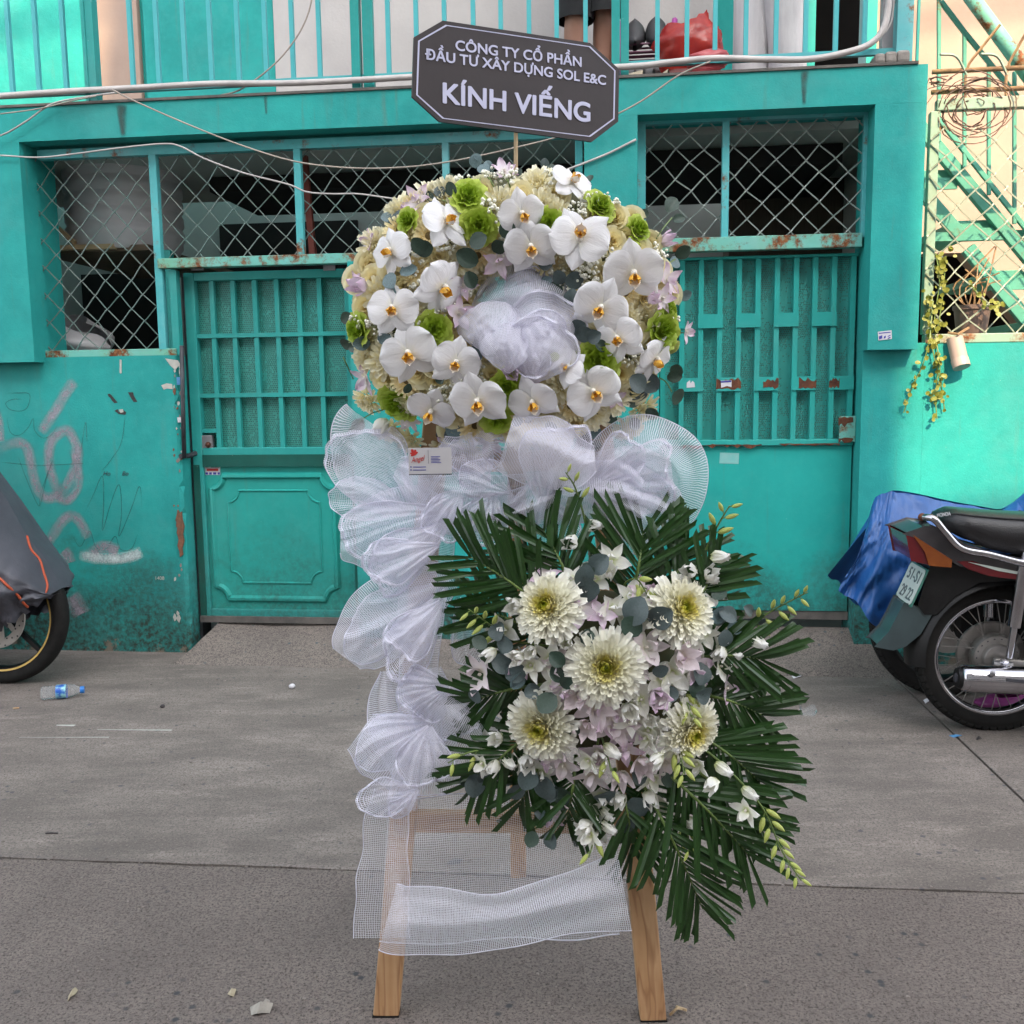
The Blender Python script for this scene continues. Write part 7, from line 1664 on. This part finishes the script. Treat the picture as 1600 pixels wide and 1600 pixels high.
yn = lambda z: yat(z) - .045
def fan(par, cx, cy, a0, a1, Rp, y, bulge=.03, ruf=.014, k=5.0, seed=0, mat=None, squash=1.0, r0=.05, tilt=0.0, nu=72, nv=26, name='ribbon_loop', back=.02):
    # a billow: pleats gathered at (cx, cy) spreading to a rounded corded edge
    sp = R(a1 - a0); LA = sp * Rp * S1; gq = .65 + 1.0 * ((seed * .6180) % 1.0); roll = .5 if seed % 3 else 0.0
    def f(a, b):
        th_ = R(a0) + sp * a + .10 * sin(seed + 3 * b) * b; e = sin(pi * min(1, max(0, a)) ** gq) ** .34
        bb = b if b < .84 or not roll else .84 + .16 * sin((b - .84) / .16 * pi * .72) * .9
        rr_ = Rp * (r0 + (1 - r0) * bb * (.40 + .60 * e)) * (1 + .05 * sin(k * a * 2 + seed) * b + .17 * mnoise.noise(Vector((a * 2.6, seed, 1))) * b + .03 * mnoise.noise(Vector((a * 12, seed, 9))) * b)
        px, py = cx + rr_ * cos(th_), cy - rr_ * sin(th_) * squash
        ph = a * sp * k * .9 + seed * .37 + .5 * mnoise.noise(Vector((a * 4, seed, 3))); tri = abs((ph % 1.0) * 2 - 1) * 2 - 1
        fold = ruf * tri * (b ** 1.1) * (.4 + e) + ruf * .7 * mnoise.noise(Vector((a * 5, b * 2, seed))) + .011 * b * mnoise.noise(Vector((a * 11, b * 7, seed * 3)))
        yy = y - bulge * sin(pi * min(1, b * .80 + .05)) * (.4 + .6 * e) + back * b * b - fold + tilt * (a - .5)
        if roll and b > .84: yy -= .016 * (1 - cos((b - .84) / .16 * pi))
        return E(px, py, yy)
    m = MB(); m.sheet(f, nu, nv, lambda a, b: (a * LA, b * Rp * S1 * 1.1))
    m.tube([m.v[nv * (nu + 1) + i] for i in range(nu + 1)], .0012, 5, cap=False)
    m.tube([m.v[j_ * (nu + 1)] for j_ in range(nv + 1)], .0010, 4, cap=False); m.tube([m.v[j_ * (nu + 1) + nu] for j_ in range(nv + 1)], .0010, 4, cap=False)
    o = m.build(name, mat or m_net, par, smooth=True); edge_attr(o.data, nu, nv)
# swag under the wreath
puff(nt_, [(1050, 735, 16), (1000, 740, 44), (940, 750, 50), (870, 770, 40), (800, 780, 36), (720, 780, 40), (660, 790, 36)], yn(1.05), .04, .020, 6, 1)
puff(nt_, [(1010, 800, 26), (950, 780, 44), (880, 780, 36), (800, 800, 36), (730, 810, 36), (690, 815, 20)], yn(1.02) - .02, .03, .018, 5, 11)
# ribbon running down the left leg
puff(nt_, [(690, 790, 26), (676, 860, 36), (660, 950, 34), (652, 1040, 30), (655, 1130, 34), (642, 1215, 30), (630, 1262, 24)], yn(.8), .03, .016, 4, 13)
fan(nt_, 648, 806, 98, 166, 172, yn(1.08) - .02, .03, .012, 3, 41)
fan(nt_, 640, 806, 122, 182, 124, yn(1.08) - .05, .03, .010, 3, 42)
fan(nt_, 655, 800, 60, 118, 96, yn(1.08) - .03, .03, .010, 3, 57, m_net2)
fan(nt_, 708, 800, 164, 214, 182, yn(.98) - .05, .05, .014, 4, 43)
fan(nt_, 705, 812, 196, 244, 168, yn(.97) - .08, .04, .012, 3, 58)
fan(nt_, 690, 850, 172, 226, 128, yn(.95) - .10, .03, .010, 3, 44, m_net2)
fan(nt_, 706, 905, 192, 236, 196, yn(.82) - .05, .05, .014, 4, 45)
fan(nt_, 700, 915, 220, 262, 172, yn(.82) - .08, .04, .012, 3, 59)
fan(nt_, 692, 935, 206, 262, 120, yn(.80) - .11, .03, .010, 3, 46, m_net2)
fan(nt_, 715, 930, 262, 318, 120, yn(.80) - .08, .03, .010, 3, 60)
puff(nt_, [(604, 1048, 10), (610, 1100, 32), (622, 1160, 36), (638, 1215, 20), (642, 1232, 10)], yn(.62) - .02, .04, .012, 3, 18)
fan(nt_, 704, 1068, 150, 262, 84, yn(.66) - .07, .04, .010, 6, 47, m_net2)
fan(nt_, 690, 1062, 214, 330, 104, yn(.66) - .05, .04, .012, 5, 61, m_net2)
fan(nt_, 676, 1128, 164, 236, 122, yn(.60) - .06, .05, .012, 4, 48)
fan(nt_, 672, 1130, 214, 300, 104, yn(.60) - .09, .04, .010, 4, 62)
fan(nt_, 660, 1238, 150, 214, 98, yn(.48) - .06, .03, .010, 3, 49)
fan(nt_, 655, 1232, 190, 250, 60, yn(.48) - .08, .02, .008, 3, 63)
fan(nt_, 910, 762, -30, 34, 160, yn(1.06) - .05, .05, .014, 4, 50)
fan(nt_, 915, 768, 18, 74, 122, yn(1.06) - .07, .04, .012, 3, 64)
fan(nt_, 926, 762, -64, -4, 134, yn(1.04) - .08, .04, .012, 4, 51)
fan(nt_, 850, 795, 54, 124, 140, yn(1.10) - .10, .04, .010, 3, 52, m_net2)
fan(nt_, 862, 740, 55, 125, 84, yn(1.12) - .06, .02, .006, 2, 53, m_net3)
fan(nt_, 745, 785, 64, 126, 104, yn(1.10) - .06, .03, .008, 3, 54)
fan(nt_, 725, 765, 186, 262, 96, yn(1.04) - .09, .03, .010, 4, 55)
fan(nt_, 770, 765, 215, 300, 92, yn(1.03) - .08, .03, .010, 4, 65)
fan(nt_, 850, 770, 235, 320, 96, yn(1.03) - .08, .03, .010, 4, 56)
fan(nt_, 800, 770, 110, 190, 84, yn(1.06) - .09, .03, .010, 4, 66)
# bottom loop: a single sheer width, then the folded-up band
puff(nt_, [(612, 1236, 30), (602, 1310, 36), (598, 1390, 42), (598, 1466, 44)], yn(.30) - .04, .02, .008, 2, 25, m_net3, wnom=.11, nv=30)
puff(nt_, [(600, 1352, 112), (700, 1358, 118), (800, 1362, 108), (900, 1372, 92), (978, 1382, 78)], yn(.27) - .015, .02, .010, 2, 26, m_net3, wnom=.30, nv=44)
puff(nt_, [(606, 1432, 52), (630, 1438, 54), (700, 1442, 50), (780, 1436, 42), (880, 1412, 46), (976, 1394, 64)], yn(.22) - .05, .03, .010, 2, 27, wnom=.16, nv=34)
# fuller folded loops over and behind the billows
puff(nt_, [(640, 802, 8), (606, 764, 44), (576, 712, 60), (562, 672, 44), (572, 655, 34)], yn(1.10) - .01, .04, .014, 2, 2)
puff(nt_, [(706, 800, 16), (650, 812, 58), (590, 835, 56), (548, 842, 40), (532, 842, 22)], yn(.95) - .02, .05, .014, 2, 14)
puff(nt_, [(706, 900, 20), (650, 930, 54), (595, 975, 60), (556, 1012, 46), (542, 1030, 26)], yn(.78) - .03, .05, .014, 2, 16)
puff(nt_, [(565, 1140, 34), (600, 1165, 56), (640, 1190, 52), (690, 1195, 46), (720, 1190, 28)], yn(.55) - .04, .04, .012, 2, 21)
puff(nt_, [(662, 1045, 26), (668, 1085, 46), (700, 1125, 56), (745, 1150, 50), (775, 1160, 36)], yn(.62) - .05, .05, .012, 2, 19)
puff(nt_, [(915, 730, 10), (965, 705, 42), (1010, 700, 52), (1048, 720, 54), (1060, 756, 44), (1040, 805, 38)], yn(1.08) - .04, .05, .016, 2, 9)
puff(nt_, [(790, 690, 44), (840, 705, 54), (890, 718, 48), (930, 716, 18)], yn(1.10) - .12, .04, .010, 2, 7, m_net2)
puff(nt_, [(620, 730, 18), (655, 745, 38), (705, 775, 44), (770, 790, 40), (800, 770, 18)], yn(1.06) - .06, .04, .014, 3, 5)
puff(nt_, [(905, 735, 10), (955, 762, 46), (1005, 790, 56), (1035, 800, 44), (1050, 812, 20)], yn(1.02) - .05, .04, .016, 3, 10)
puff(nt_, [(690, 690, 8), (715, 705, 26), (745, 708, 32), (760, 692, 28), (748, 676, 12)], yn(1.12) - .06, .03, .008, 2, 8)
puff(nt_, [(800, 800, 14), (850, 785, 40), (900, 770, 46), (960, 765, 44), (1000, 775, 22)], yn(1.03) - .08, .04, .014, 3, 15)
# rosette in the middle of the wreath
yr = yW - .100
puff(rs_, [(750, 505, 22), (785, 475, 44), (835, 462, 52), (885, 482, 44), (900, 510, 20)], yr + .02, .05, .014, 2, 31, m_net2)
puff(rs_, [(734, 535, 22), (765, 522, 52), (815, 525, 58), (868, 535, 52), (903, 545, 26)], yr + .0, .06, .014, 2, 32, m_net2)
puff(rs_, [(750, 470, 14), (790, 450, 32), (830, 440, 36), (868, 455, 22)], yr + .02, .04, .014, 3, 33)
puff(rs_, [(745, 560, 16), (790, 562, 36), (840, 566, 36), (890, 560, 20)], yr + .01, .05, .012, 2, 35, m_net2)
for k_, (cx, cy, a0, a1, Rp, dy, mt_) in enumerate(((822, 520, 55, 125, 104, .02, m_net), (858, 580, 40, 150, 128, -.02, m_net2), (770, 560, 20, 150, 92, -.035, m_net2), (830, 600, 20, 130, 112, -.05, m_net2), (870, 555, 60, 175, 84, -.045, m_net), (792, 585, 30, 140, 78, -.065, m_net2), (830, 535, 200, 330, 56, -.05, m_net))):
    fan(rs_, cx, cy, a0, a1, Rp, yr + dy, .05, .006, 1.6, 70 + k_, mt_, 1.0, .02)
# ------------------------------------------------------------------ florist's card
y_c = yn(1.08) - .125; c0 = E(638, 700, y_c); c1 = E(706, 741.5, y_c); cw_, ch_ = c1.x - c0.x, c0.z - c1.z
cdT = thing('florist_card', 'small grey white florist card with red script Angel pinned to the netting', 'card', c0)
MC = Matrix.Translation((c0.x, c0.y, c1.z)) @ Matrix(((1, 0, 0, 0), (0, 0, -1, 0), (0, 1, 0, 0), (0, 0, 0, 1)))
m_card = M('grey_white_card', (0.56, 0.54, 0.55), (0.52, 0.50, 0.51), 8, .5)
MB().prism([(0, 0), (cw_, 0), (cw_, ch_), (0, ch_)], MC, .0012, -.0012).build('card_face', m_card, cdT)
def cb(x0, y0_, x1, y1, mat): MB().prism([(x0 * cw_, y0_ * ch_), (x1 * cw_, y0_ * ch_), (x1 * cw_, y1 * ch_), (x0 * cw_, y1 * ch_)], MC, .0004, .0001).build('print', mat, cdT)
cb(0, 0, 1, .035, m_darkink); cb(.455, .42, .462, .92, m_darkink)
for k in range(5): cb(.52, .44 + .055 * k, .52 + (.24, .20, .22, .18, .22)[k], .462 + .055 * k, m_blueink)
for y in (.28, .17): cb(.10, y, .40, y + .03, m_blueink); MB().prism([(.05 * cw_ + .018 * cw_ * cos(a * .785), (y + .02) * ch_ + .018 * cw_ * sin(a * .785)) for a in range(8)], MC, .0004, .0001).build('print', m_blueink, cdT)
text('Angel', .016, m_redink, MC @ Matrix.Translation((.23 * cw_, .50 * ch_, .0006)) @ Matrix.Rotation(R(10), 4, 'Z'), cdT, 'lettering', .0002, -.008, width=cw_ * .34, shear=.45, ysc=.014)
for k, (a, l) in enumerate(((150, .13), (118, .17), (85, .14), (55, .11), (180, .10))):
    b = Vector((.15 * cw_, .72 * ch_, 0)); d = Vector((cos(R(a)), sin(R(a)), 0)); n_ = Vector((-d.y, d.x, 0)); L = l * cw_
    MB().prism([(b + d * L * t + n_ * L * w__)[:2] for t, w__ in ((0, 0), (.5, .16), (.85, .2), (1, 0), (.85, -.2), (.5, -.16))], MC, .0004, .0001).build('print', m_redink, cdT)
